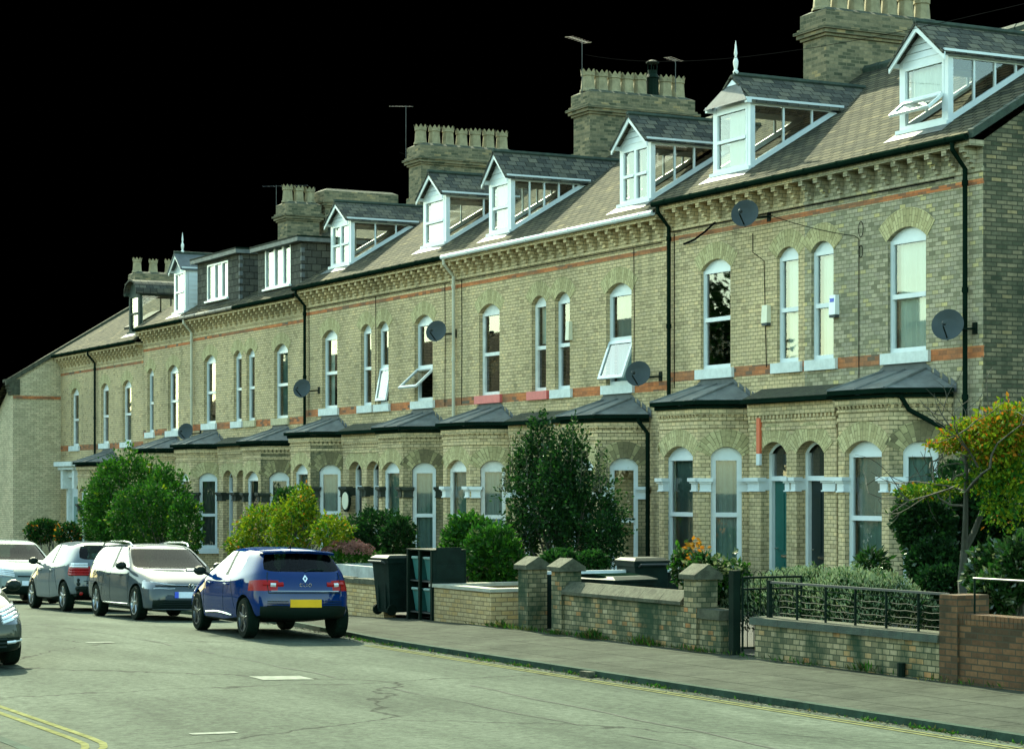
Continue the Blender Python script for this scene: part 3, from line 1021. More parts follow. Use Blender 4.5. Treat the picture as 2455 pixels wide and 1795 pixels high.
def porch(pc, side, x_in, x_out, dz, root, org, cap, door_mat, brick_m='yellow_brick'):
    """half of the shared porch front: side +1 = right-hand house"""
    mb = MB()
    fr = Fr((pc, PORCH_Y, 0), (0, -1))
    ud = side * 0.60
    dw = 0.87
    u0, u1 = (0, x_out - pc) if side > 0 else (x_out - pc, 0)
    dep = 0.26
    th, sp, ri = 0.22 + dz, 3.02 + dz, 0.22
    wall_panel(mb, fr, u0, u1, -1.7, 3.97 + dz, [(ud, dw, th, sp, ri)], dep, 0)
    xo = x_out
    mb.poly([(xo, PORCH_Y, -1.7), (xo, FY, -1.7), (xo, FY, 3.97 + dz), (xo, PORCH_Y, 3.97 + dz)][::(1 if side > 0 else -1)], 0)
    po = mb.build('porch', brick_m, root, org)
    mb = MB()
    voussoirs(mb, fr, ud, dw, sp, ri, 0.34, 0.03, off=0.006 + 0.004 * (side > 0))
    mb.build_each('porch_arch', 'arch_brick', po, org)
    mb = MB()
    pl = [(min(pc, xo), PORCH_Y), (max(pc, xo), PORCH_Y)]
    for z0, z1, pr in ((3.46, 3.52, 0.02), (3.62, 3.67, 0.025), (3.74, 3.97, 0.05)):
        band(mb, pl, z0 + dz, z1 + dz, pr)
    n_ = int(abs(xo - pc) / 0.11)
    for i in range(n_):
        u = u0 + (u1 - u0) * (i + 0.5) / n_
        fr.box(mb, u - 0.03, u + 0.03, 3.67 + dz, 3.74 + dz, -0.042, 0.01)
    mb.build('porch_cornice', brick_m, po, org)
    mb = MB()
    zc = 2.563 + dz + 0.004 * (side > 0)
    a, c = ud - dw / 2, ud + dw / 2
    impost(mb, fr, u0, a, zc, r0=(-0.03 if side > 0 else 0.006), r1=0.006)
    impost(mb, fr, c, u1, zc, r0=0.006, r1=(-0.03 if side < 0 else 0.0))
    # the blocks run back into the reveal
    fr.box(mb, a - 0.01, a + 0.012, zc - 0.24, zc - 0.02, 0.0, dep - 0.02)
    fr.box(mb, c - 0.012, c + 0.01, zc - 0.24, zc - 0.02, 0.0, dep - 0.02)
    mb.build_each('impost_block', cap, po, org)
    mb = MB()
    t = 0.085
    d0, d1 = dep - 0.06, dep + 0.03
    tr = 2.55 + dz
    fr.box(mb, a, a + t, th, sp, d0, d1)
    fr.box(mb, c - t, c, th, sp, d0, d1)
    fr.box(mb, a + t, c - t, tr - 0.05, tr + 0.04, d0 - 0.02, d1)
    pts = [(ud + x, z) for x, z in arch(dw, sp, ri)]
    pin = [(ud + x, z) for x, z in arch(dw - 2 * t, sp - 0.02, ri - 0.04)]
    for (A, B), (A2, B2) in zip(zip(pts, pts[1:]), zip(pin, pin[1:])):
        mb.poly([fr.p(*A2, d0), fr.p(*B2, d0), fr.p(*B, d0), fr.p(*A, d0)], 0)
    df = mb.build('door_frame', 'white_paint', po, org)
    mb = MB()
    fr.quad(mb, a + t, c - t, th, tr - 0.05, dep + 0.02)
    for z0, z1 in ((0.15, 0.75), (0.95, 2.05)):
        for x0, x1 in ((a + t + 0.08, ud - 0.04), (ud + 0.04, c - t - 0.08)):
            fr.box(mb, x0, x1, th + z0, th + z1, dep + 0.005, dep + 0.03)
    fr.box(mb, ud - 0.12, ud + 0.12, th + 0.83, th + 0.88, dep - 0.005, dep + 0.03, 1)
    mb.tube([fr.p(a + t + 0.07, th + 1.0, dep - 0.03), fr.p(a + t + 0.16, th + 1.0, dep - 0.03)], 0.012, 1)
    mb.build('door', [door_mat, 'chrome'], po, org)
    mb = MB()
    fr.quad(mb, a + t, c - t, tr + 0.04, sp + ri, dep)
    mb.build('fanlight', 'window_glass', po, org)
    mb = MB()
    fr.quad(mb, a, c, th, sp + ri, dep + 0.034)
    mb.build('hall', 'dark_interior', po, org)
    mb = MB()
    fr.box(mb, a - 0.1, c + 0.1, th - 0.16, th, -0.35, dep)
    mb.build('doorstep', 'coping_stone', po, org)
    mb = MB()
    zr = 3.97 + dz
    xa, xb = min(pc, xo), max(pc, xo)
    mb.hexa([Vector((xa, PORCH_Y - 0.16, zr + 0.06)), Vector((xb, PORCH_Y - 0.16, zr + 0.06)), Vector((xb, FY, zr + 0.06)), Vector((xa, FY, zr + 0.06))],
            [Vector((xa, PORCH_Y - 0.16, zr + 0.10)), Vector((xb, PORCH_Y - 0.16, zr + 0.10)), Vector((xb, FY - 0.003, zr + 0.30)), Vector((xa, FY - 0.003, zr + 0.30))], 0)
    mb.build('porch_roof', 'moss', po, org)
    mb = MB()
    mb.box(xa, PORCH_Y - 0.22, zr + 0.0, xb, PORCH_Y - 0.05, zr + 0.085)
    mb.build('porch_gutter', 'black_plastic', po, org)
    return po


def facade(h, root, org):
    x0, x1, dz = h['x0'], h['x1'], h['dz']
    fr = Fr((0, FY, 0), (0, -1))
    ops = [(w['x'], w['w'], w['b'], w['hs'], w['r']) for w in h['wins']]
    gops = [(w['x'], w['w'], w['b'], w['hs'], w['r']) for w in h.get('gwins', [])]
    zt = 8.17 + dz
    mb = MB()
    zm = 4.2 + dz
    wall_panel(mb, fr, x0, x1, zm, zt, ops, 0.15, 0)
    wall_panel(mb, fr, x0, x1, -2.2, zm, gops, 0.15, 0)
    # back wall and floors
    mb.poly([(x1, BACK_Y, -2.2), (x0, BACK_Y, -2.2), (x0, BACK_Y, zt), (x1, BACK_Y, zt)], 0)
    mb.poly([(x0, FY + 0.02, zm), (x1, FY + 0.02, zm), (x1, BACK_Y, zm), (x0, BACK_Y, zm)], 1)
    mb.poly([(x0, FY + 0.3, zt - 0.02), (x1, FY + 0.3, zt - 0.02), (x1, BACK_Y, zt - 0.02), (x0, BACK_Y, zt - 0.02)], 1)
    mb.build('front_wall', [h['brick'], 'dark_interior'], root, org)
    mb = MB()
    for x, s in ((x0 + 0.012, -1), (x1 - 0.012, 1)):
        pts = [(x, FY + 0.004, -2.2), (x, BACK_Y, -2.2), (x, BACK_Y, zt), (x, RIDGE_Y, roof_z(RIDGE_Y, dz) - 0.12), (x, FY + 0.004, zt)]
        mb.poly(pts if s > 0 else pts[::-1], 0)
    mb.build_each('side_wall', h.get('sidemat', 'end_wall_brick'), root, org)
    # voussoirs
    mb = MB()
    for w in h['wins']:
        voussoirs(mb, fr, w['x'], w['w'], w['hs'], w['r'], 0.34, 0.05, off=0.006 + 0.004 * (h['side'] > 0))
    mb.build_each('window_arch', h.get('arch', 'arch_brick'), root, org)
    # red brick bands
    mb = MB()
    cur = x0
    zs = 4.74 + dz
    for w in sorted(h['wins'], key=lambda q: q['x']):
        a, c = w['x'] - w['w'] / 2 - 0.13, w['x'] + w['w'] / 2 + 0.13
        if a > cur:
            mb.box(cur, FY - 0.004, zs - 0.19, a, FY + 0.02, zs + 0.01)
        cur = c
    if x1 > cur:
        mb.box(cur, FY - 0.004, zs - 0.19, x1, FY + 0.02, zs + 0.01)
    mb.box(x0, FY - 0.005, 7.45 + dz, x1, FY + 0.02, 7.54 + dz)
    mb.build_each('red_brick_band', 'red_band', root, org)
    # cornice: string course, corbels, eaves course
    mb = MB()
    mb.box(x0, FY - 0.03, 7.66 + dz, x1, FY + 0.02, 7.71 + dz)
    mb.box(x0, FY - 0.012, 7.71 + dz, x1, FY + 0.02, 7.74 + dz)
    mb.box(x0, FY - 0.29, 8.07 + dz, x1, FY + 0.02, 8.17 + dz)
    n_ = max(3, round((x1 - x0) / 0.45))
    for i in range(n_):
        x = x0 + (x1 - x0) * (i + 0.5) / n_
        for k, (pz0, pz1, pr) in enumerate(((7.74, 7.82, 0.07), (7.82, 7.90, 0.13), (7.90, 7.98, 0.20), (7.98, 8.068, 0.27))):
            hw = 0.05 + 0.004 * k
            mb.box(x - hw, FY - pr, pz0 + dz, x + hw, FY + 0.02, pz1 + dz)
    mb.build('corbelled_cornice', h.get('corn', h['brick']), root, org)
    # gutter
    mb = MB()
    gm = h['gutter']
    gy = FY - 0.36
    mb.tube([(x0, gy, 8.205 + dz), (x1, gy, 8.205 + dz)], 0.062, 0, 8)
    for i in range(5):
        x = x0 + (x1 - x0) * (i + 0.5) / 5
        mb.tube([(x - 0.03, gy, 8.205 + dz), (x + 0.03, gy, 8.205 + dz)], 0.07, 0, 8)
    mb.build('gutter', gm, root, org)
    # roof
    mb = MB()
    ye = FY - 0.36
    pr = [(ye, roof_z(ye, dz)), (RIDGE_Y, roof_z(RIDGE_Y, dz)), (2 * RIDGE_Y - ye, roof_z(ye, dz)), (2 * RIDGE_Y - ye, roof_z(ye, dz) - 0.09), (RIDGE_Y, roof_z(RIDGE_Y, dz) - 0.09), (ye, roof_z(ye, dz) - 0.07)]
    mb.extrude([(x0, y, z) for y, z in pr], (x1 - x0, 0, 0))
    mb.build('roof', 'slate', root, org)
    mb = MB()
    n_ = int((x1 - x0) / 0.45)
    for i in range(n_):
        xa, xb = x0 + (x1 - x0) * i / n_, x0 + (x1 - x0) * (i + 1) / n_
        zz = roof_z(RIDGE_Y, dz) + 0.005
        mb.tube([(xa, RIDGE_Y, zz), (xb - 0.02, RIDGE_Y, zz)], [0.11, 0.118], 0, 8)
    mb.build('ridge_tiles', 'stone_dark', root, org)


def drainpipe(x, dz, root, org, mat, z_end=-1.0, y=FY - 0.09):
    mb = MB()
    zg = 8.15 + dz
    mb.tube([(x, FY - 0.36, zg), (x, FY - 0.36, zg - 0.12), (x, y, zg - 0.42), (x, y, z_end)], 0.042, 0, 8)
    z = zg - 0.7
    while z > max(z_end, 0):
        mb.tube([(x, y, z), (x, y, z + 0.09)], 0.055, 0, 8)
        z -= 1.8
    mb.build('drainpipe', mat, root, org)


def prism_roof(mb, prof, y0, y1_of, th, mat=0):
    """dormer roof skin: prof = list of (x, z) left to right; y1_of(z) where it dies into the main roof"""
    for (xa, za), (xb, zb) in zip(prof, prof[1:]):
        a0, b0 = Vector((xa, y0, za)), Vector((xb, y0, zb))
        a1, b1 = Vector((xa, y1_of(za), za)), Vector((xb, y1_of(zb), zb))
        dn = Vector((0, 0, -th))
        mb.poly([a0, b0, b1, a1], mat)
        mb.poly([a0 + dn, a1 + dn, b1 + dn, b0 + dn], mat)
        mb.poly([a0, a0 + dn, b0 + dn, b0], mat)
    for (x, z), s in ((prof[0], 1), (prof[-1], -1)):
        q = [(x, y0, z), (x, y1_of(z), z), (x, y1_of(z), z - th), (x, y0, z - th)]
        mb.poly(q if s > 0 else q[::-1], mat)


def dormer(cx, w, dz, root, org, yf=24.3, eave=9.93, apex=10.45, style='gable', frame='white_paint', panes=3, win='plain', cheek='glass', cur='curtain_light', over=0.1, roofm='dormer_slate', front=0.17, cgap=None, glaz_w=None, split=0.5):
    eave += dz
    apex += dz
    zb = roof_z(yf, dz)
    yr = lambda z: 23.7 + (z - 8.3 - dz) / PITCH + 0.02
    hw = w / 2
    mb = MB()
    t = 0.11
    fr = Fr((cx, yf, 0), (0, -1))
    # corner posts, head and sill
    fr.box(mb, -hw, -hw + t, zb - 0.15, eave - 0.02, 0, 0.11)
    fr.box(mb, hw - t, hw, zb - 0.15, eave - 0.02, 0, 0.11)
    fr.box(mb, -hw + t, hw - t, eave - 0.14, eave - 0.02, 0.01, 0.10)
    fr.box(mb, -hw - 0.04, hw + 0.04, zb - 0.02, zb + 0.05, -0.07, 0.11)
    # boarded gable
    if style in ('gable', 'hip'):
        nb = 4
        for i in range(nb):
            z0 = eave - 0.02 + (apex - eave) * i / nb
            z1 = eave - 0.02 + (apex - eave) * (i + 1) / nb - 0.008
            f0, f1 = hw * (1 - i / nb), hw * (1 - (i + 1) / nb)
            mb.hexa([fr.p(-f0, z0, 0.0), fr.p(f0, z0, 0.0), fr.p(f0, z0, 0.08), fr.p(-f0, z0, 0.08)], [fr.p(-f1, z1, 0.012), fr.p(f1, z1, 0.012), fr.p(f1, z1, 0.08), fr.p(-f1, z1, 0.08)])
    else:
        for i in range(8):
            a0, a1 = math.pi * i / 8, math.pi * (i + 1) / 8
            mb.poly([fr.p(-hw * math.cos(a0), eave - 0.05, 0.03), fr.p(-hw * math.cos(a1), eave - 0.05, 0.03), fr.p(-hw * math.cos(a1), eave + (apex - eave) * math.sin(a1), 0.03), fr.p(-hw * math.cos(a0), eave + (apex - eave) * math.sin(a0), 0.03)])
    # cheek framing
    for s in (-1, 1):
        xo, xi = cx + s * hw, cx + s * (hw - 0.06)
        xs = sorted((xo, xi))
        ye = yr(eave - 0.1)
        y0 = yf + 0.11
        mb.box(xs[0], y0, eave - 0.13, xs[1], ye, eave - 0.02)
        # sloping bottom board
        a = Vector((0, y0, roof_z(y0, dz)))
        b_ = Vector((0, ye, roof_z(ye, dz)))
        q = [(xs[0], a.y, a.z - 0.05), (xs[1], a.y, a.z - 0.05), (xs[1], b_.y, b_.z - 0.05), (xs[0], b_.y, b_.z - 0.05)]
        ot = 0.16
        mb.hexa([Vector(v) for v in q], [Vector((v[0], v[1], v[2] + ot)) for v in q])
        # side fascia under the eaves
        fx = sorted((xo + s * 0.005, xo + s * (over - 0.02)))
        mb.box(fx[0], yf - front + 0.03, eave - 0.10, fx[1], yr(eave - 0.05) - 0.05, eave + 0.01)
        if cheek == 'glass':
            for k in range(1, panes):
                yy = y0 + (ye - y0) * k / panes
                zz0, zz1 = roof_z(yy, dz) + 0.1, eave - 0.12
                if zz1 > zz0:
                    mb.box(xs[0] + 0.01, yy - 0.02, zz0, xs[1] - 0.005, yy + 0.02, zz1)
        elif cheek == 'clad':
            nb = int((eave - zb) / 0.14)
            for k in range(nb):
                z0 = zb + (eave - zb) * k / nb
                z1 = zb + (eave - zb) * (k + 1) / nb
                yk = max(y0 + 0.02, yr(z0 + 0.02))
                xx = xo + s * 0.012
                q = [(xx + s * 0.012, y0, z0), (xx + s * 0.012, yk, z0), (xx, yk, z1), (xx, y0, z1)]
                mb.poly(q if s > 0 else q[::-1])
    # barge boards
    if style == 'gable':
        for s in (-1, 1):
            p0, p1 = (s * (hw + over), eave - 0.06), (0, apex + 0.05)
            q = [fr.p(p0[0], p0[1] - 0.13, -front), fr.p(p1[0], p1[1] - 0.15, -front), fr.p(p1[0], p1[1] - 0.01, -front), fr.p(p0[0], p0[1] + 0.0, -front)]
            if s > 0:
                q = q[::-1]
            mb.extrude(q, (0, 0.03, 0))
    dm = mb.build('dormer', frame, root, org)
    if cheek == 'glass':
        mb = MB()
        for s in (-1, 1):
            x = cx + s * (hw - 0.03)
            y0 = yf + 0.08
            q = [(x, y0, roof_z(y0, dz)), (x, yr(eave), eave - 0.02), (x, y0, eave - 0.02)]
            mb.poly(q if s > 0 else q[::-1])
        mb.build_each('cheek_pane', 'window_glass', dm, org)
    # roof
    mb = MB()
    e = over / hw * (apex - eave) if style != 'barrel' else 0
    if style == 'barrel':
        prof = [(cx - (hw + over) * math.cos(math.pi * i / 10), eave - 0.03 + (apex - eave + 0.08) * math.sin(math.pi * i / 10)) for i in range(11)]
        prism_roof(mb, prof, yf - front, yr, 0.06)
    elif style == 'gable':
        prof = [(cx - hw - over, eave - 0.05), (cx, apex + 0.07), (cx + hw + over, eave - 0.05)]
        prism_roof(mb, prof, yf - front - 0.03, yr, 0.05)
        mb.tube([(cx, yf - front - 0.03, apex + 0.085), (cx, yr(apex) + 0.1, apex + 0.085)], 0.055, 1, 6)
    else:
        prof = [(cx - hw - over, eave - 0.05), (cx, apex + 0.07), (cx + hw + over, eave - 0.05)]
        prism_roof(mb, prof, yf - 0.02, yr, 0.05)
        A, B, T = Vector((cx - hw - over, yf - front, eave - 0.05)), Vector((cx + hw + over, yf - front, eave - 0.05)), Vector((cx, yf + 0.10, apex + 0.07))
        mb.poly([A, B, T], 2)
        mb.tube([(cx, yf + 0.05, apex + 0.085), (cx, yr(apex) + 0.1, apex + 0.085)], 0.055, 1, 6)
    mb.build('dormer_roof', [roofm, 'stone_dark', 'lead_light'], dm, org)
    if style == 'hip' or win == 'finial':
        mb = MB()
        mb.lathe([(0.05, 0), (0.06, 0.06), (0.03, 0.1), (0.05, 0.2), (0.055, 0.26), (0.02, 0.36), (0.035, 0.42), (0.005, 0.68)], (cx, yf + 0.1, apex + 0.08), 8)
        mb.build('finial', 'old_white', dm, org)
    # window
    ww = w - 2 * t
    wb, wt = zb + 0.05, eave - 0.13
    if win == 'awning':
        window(fr, 0, ww, wb, wt + 0.015, 0, 0.05, dm, org, 0.46, frame, None, 'curtain_light', open_lower=R(52), sub=True, t=0.055, curv=(0.45, 1))
    elif win == 'two':
        window(fr, -ww / 4, ww / 2, wb, wt + 0.015, 0, 0.05, dm, org, split, frame, None, cur, sub=True, t=0.05)
        window(fr, ww / 4, ww / 2, wb, wt + 0.015, 0, 0.05, dm, org, split, frame, None, cur, sub=True, t=0.05)
    else:
        window(fr, 0, ww, wb, wt + 0.015, 0, 0.05, dm, org, split, frame, None, cur, sub=True, sash=(win == 'sash'), t=0.055, cgap=cgap)
    mb = MB()
    mb.poly([(cx - hw - 0.1, yf - 0.3, roof_z(yf - 0.3, dz) + 0.012), (cx + hw + 0.2, yf - 0.3, roof_z(yf - 0.3, dz) + 0.012), (cx + hw + 0.1, yf, roof_z(yf, dz) + 0.014), (cx - hw - 0.1, yf, roof_z(yf, dz) + 0.014)])
    mb.build('lead_apron', 'lead', dm, org)
    return dm


def box_dormer(xa, xb, dz, root, org, wx0, wx1, wz0, wz1, yf=23.98, top=9.92):
    top += dz
    zb = roof_z(yf, dz) - 0.25
    mb = MB()
    fr = Fr((0, yf, 0), (0, -1))
    wall_panel(mb, fr, xa, xb, zb, top - 0.14, [((wx0 + wx1) / 2, wx1 - wx0, wz0, wz1, 0)], 0.1)
    yr = 23.7 + (top - 8.3 - dz) / PITCH
    for x, s in ((xa, -1), (xb, 1)):
        q = [(x, yf, zb), (x, yf + 0.3, zb), (x, yr, top - 0.14), (x, yf, top - 0.14)]
        mb.poly(q if s > 0 else q[::-1])
    dm = mb.build('box_dormer', 'hung_slate', root, org)
    mb = MB()
    mb.box(xa - 0.16, yf - 0.2, top - 0.14, xb + 0.16, yr + 0.3, top, 0)
    mb.box(xa - 0.17, yf - 0.21, top - 0.02, xb + 0.17, yr + 0.3, top + 0.03, 1)
    mb.build('flat_roof', ['lead', 'dark_iron'], dm, org)
    mb = MB()
    z = zb + 0.3
    while z < top - 0.3:
        mb.poly([(xb + 0.006, yf - 0.012, z), (xb + 0.006, yf + 0.09, z), (xb + 0.006, yf + 0.09, z + 0.13), (xb + 0.006, yf - 0.012, z + 0.13)])
        mb.poly([(xb - 0.09, yf - 0.012, z), (xb + 0.006, yf - 0.012, z), (xb + 0.006, yf - 0.012, z + 0.13), (xb - 0.09, yf - 0.012, z + 0.13)])
        z += 0.24
    mb.build_each('corner_flashing', 'lead_light', dm, org)
    n_ = 3
    ww = (wx1 - wx0)
    xs = [wx0, wx0 + ww * 0.36, wx0 + ww * 0.70, wx1]
    mb = MB()
    t = 0.055
    for i in range(3):
        a, c = xs[i], xs[i + 1]
        fr.box(mb, a, a + t, wz0, wz1, 0.0, 0.1)
        fr.box(mb, c - t, c, wz0, wz1, 0.0, 0.1)
        fr.box(mb, a + t, c - t, wz0, wz0 + t, 0.0, 0.1)
        fr.box(mb, a + t, c - t, wz1 - t, wz1, 0.0, 0.1)
    fr.box(mb, wx0 - 0.07, wx1 + 0.07, wz0 - 0.06, wz0 - 0.003, -0.08, 0.1)
    mb.build('window_frame', 'white_paint', dm, org)
    for i in range(3):
        pane_quad(fr, xs[i] + t, xs[i + 1] - t, wz0 + t, wz1 - t, 0.05, dm, org)
    curtain(fr, wx0, wx1, wz0, wz1, 0.3, 'curtain_light', dm, org, 12)


def pot(mb, c, h=0.55, r=0.17, crown=True, mat=0):
    n_ = 8
    prof = [(r * 1.15, 0), (r * 1.15, 0.05), (r * 1.0, 0.08), (r * 0.86, h * 0.72), (r * 1.0, h * 0.76), (r * 0.95, h * 0.84)]
    mb.lathe(prof, c, n_, mat, smooth=False)
    if crown:
        for k in range(8):
            a0, a1 = 2 * math.pi * k / 8, 2 * math.pi * (k + 1) / 8
            am = (a0 + a1) / 2
            rr = r * 0.98
            z = c[2] + h * 0.8
            P = lambda a, z_, q=1.0: (c[0] + rr * q * math.cos(a), c[1] + rr * q * math.sin(a), z_)
            mb.poly([P(a0, z), P(a1, z), P(a1, z + h * 0.09), P(am, z + h * 0.27, 1.1), P(a0, z + h * 0.09)], mat)
            mb.poly([P(a0, z, 0.85), P(a0, z + h * 0.09, 0.85), P(am, z + h * 0.27, 0.95), P(a1, z + h * 0.09, 0.85), P(a1, z, 0.85)], mat)


def chimney(xc, dz, root, org, y0=27.45, ln=3.05, wid=0.85, top=12.62, npots=7, pots=True, pot_rows=1, mat='chimney_brick', flue=None):
    z0 = roof_z(min(y0, RIDGE_Y), dz) - 0.6
    top += dz
    mb = MB()
    hw = wid / 2
    y1 = y0 + ln
    mb.box(xc - hw, y0, z0 - 1.0, xc + hw, y1, top - 0.62)
    for za, zb_, pr in ((top - 2.35, top - 1.55, 0.06), (top - 0.62, top - 0.56, 0.05), (top - 0.56, top - 0.48, 0.11), (top - 0.48, top - 0.42, 0.16), (top - 0.42, top - 0.36, 0.10), (top - 0.36, top - 0.06, 0.05)):
        mb.box(xc - hw - pr, y0 - pr, za, xc + hw + pr, y1 + pr, zb_)
    # sloping cement flaunching
    b4 = [Vector((xc - hw - 0.05, y0 - 0.05, top - 0.06)), Vector((xc + hw + 0.05, y0 - 0.05, top - 0.06)), Vector((xc + hw + 0.05, y1 + 0.05, top - 0.06)), Vector((xc - hw - 0.05, y1 + 0.05, top - 0.06))]
    t4 = [Vector((xc - hw + 0.12, y0 + 0.12, top + 0.03)), Vector((xc + hw - 0.12, y0 + 0.12, top + 0.03)), Vector((xc + hw - 0.12, y1 - 0.12, top + 0.03)), Vector((xc - hw + 0.12, y1 - 0.12, top + 0.03))]
    mb.hexa(b4, t4, 1)
    mb.box(xc - hw - 0.165, y0 - 0.165, top - 0.455, xc + hw + 0.165, y1 + 0.165, top - 0.44, 1)
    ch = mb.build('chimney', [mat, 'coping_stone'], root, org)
    if pots:
        for r_ in range(pot_rows):
            for i in range(npots):
                m2 = MB()
                y = y0 + 0.18 + (ln - 0.36) * (i / (npots - 1) if npots > 1 else 0.5)
                px = xc + (0.0 if pot_rows == 1 else (-0.2 + 0.4 * r_))
                if flue is not None and i == flue:
                    m2.lathe([(0.17, 0), (0.16, 0.5), (0.19, 0.52), (0.12, 0.62), (0.12, 0.72)], (px, y, top), 12)
                    for k in range(4):
                        a = math.pi / 4 + k * math.pi / 2
                        m2.tube([(px + 0.12 * math.cos(a), y + 0.12 * math.sin(a), top + 0.7), (px + 0.12 * math.cos(a), y + 0.12 * math.sin(a), top + 0.92)], 0.012)
                    m2.lathe([(0.17, 0.9), (0.17, 0.93), (0.05, 0.99)], (px, y, top), 12)
                    m2.build('metal_flue', 'dark_iron', ch, org)
                else:
                    pot(m2, (px, y, top - 0.0), 0.56 + random.uniform(-.03, .03), 0.19)
                    m2.build('chimney_pot', 'clay_pot', ch, org)
    return ch


# house table -------------------------------------------------------
def W(x, w, dz, **k):
    d = dict(x=x, w=w, b=4.74 + dz, hs=(6.75 if w > .9 else 6.77) + dz, r=0.19 if w > .9 else 0.17)
    d.update(k)
    return d


PAIRS = [(-34.24, -29.10, -39.15, 0.0), (-44.24, -39.15, -49.2, -0.165), (-54.10, -49.2, -59.05, -0.175), (-63.95, -59.05, -68.85, -0.35)]
HOUSES = []
for pi, (pc, xr, xl, dz) in enumerate(PAIRS):
    HOUSES.append(dict(x0=pc, x1=xr, dz=dz, pc=pc, side=1, bx=pc + 3.03, wins=[W(pc + 3.08, 1.08, dz), W(pc + 0.56, 0.70, dz)]))
    HOUSES.append(dict(x0=xl, x1=pc, dz=dz, pc=pc, side=-1, bx=pc - 3.03, wins=[W(pc - 3.08, 1.08, dz), W(pc - 0.56, 0.70, dz)]))
HOUSES.append(dict(x0=-73.8, x1=-68.85, dz=-0.42, pc=-73.6, side=1, bx=-70.9, wins=[W(-70.63, 1.06, -0.5), W(-73.02, 0.68, -0.5)], noporch=True))
HOUSES.append(dict(x0=-79.5, x1=-73.8, dz=-0.80, pc=-76.9, side=-1, bx=-77.9, wins=[W(-75.66, 1.0, -0.79), W(-78.27, 0.92, -0.79)], noporch=True))
HOUSES.append(dict(x0=-84.0, x1=-79.5, dz=-0.80, pc=-81.5, side=-1, bx=None, wins=[W(-82.07, 1.0, -0.82)], noporch=True))
spec = [
    dict(brick='weathered_brick', arch='arch_brick', gutter='black_plastic', cap='white_paint', cant='sooty_brick', door='black_door', curs=['curtain_grey'], up=['curtain_light', 'curtain_light'],
         label='nearest terraced house with the tilted-open dormer window and dark end wall'),
    dict(brick='yellow_brick', gutter='black_plastic', cap='white_paint', cant='yellow_brick', door='green_door', curs=['curtain_grey'], up=[None, 'curtain_light'],
         label='brick terraced house with white capitals and the pointed-finial dormer, second from the right end'),
    dict(brick='yellow_brick', gutter='white_paint', cap='sooty_stone', capm='white_paint', cant='sooty_brick', door='black_door', curs=[None], up=['curtain_grey', None],
         label='brick terraced house behind the tall dark shrub, wide upper window tilted slightly open'),
    dict(brick='yellow_brick', gutter='white_paint', cap='white_paint', cant='yellow_brick', door='black_door', curs=['curtain_grey'], up=[None, 'curtain_light'],
         label='brick terraced house with two red-painted window sills beside the cream drainpipe'),
    dict(brick='yellow_brick', gutter='black_plastic', cap='sooty_stone', cant='sooty_brick', door='black_door', curs=['curtain_grey'], up=[None, 'curtain_grey'],
         label='brick terraced house with its upper window swung far open below the sunlit roof patch'),
    dict(brick='yellow_brick', gutter='black_plastic', cap='sooty_stone', cant='sooty_brick', door='black_door', curs=['curtain_grey'], up=['curtain_light', 'curtain_grey'],
         label='brick terraced house with a white two-light dormer, just right of the slate-hung box dormers'),
    dict(brick='yellow_brick', gutter='black_plastic', cap='sooty_stone', cant='sooty_brick', door='black_door', curs=['curtain_dark'], up=['curtain_grey', 'curtain_light'],
         label='brick terraced house with the right-hand and nearer slate-hung box dormer'),
    dict(brick='yellow_brick', gutter='grey_metal', cap='sooty_stone', cant='yellow_brick', door='black_door', curs=['curtain_dark'], up=['curtain_grey', 'curtain_grey'],
         label='brick terraced house with the left-hand slate-hung box dormer beside the small white one'),
    dict(brick='yellow_brick', gutter='black_plastic', cap='sooty_stone', cant='yellow_brick', door='black_door', curs=['curtain_dark'], up=['curtain_grey', 'curtain_grey'],
         label='narrow brick house with the small white clad dormer and tiny finial'),
    dict(brick='yellow_brick', gutter='black_plastic', cap='sooty_stone', cant='sooty_brick', door='black_door', curs=['curtain_dark'], up=['curtain_grey', 'curtain_grey'],
         label='lower brick house with the dark round-topped dormer, behind the big green shrub'),
    dict(brick='yellow_brick', gutter='black_plastic', cap='white_paint', cant='sooty_brick', door='black_door', curs=['curtain_dark'], up=['curtain_grey'],
         label='far brick house with a white columned door hood, against the gabled corner house'),
]
ROOTS = []
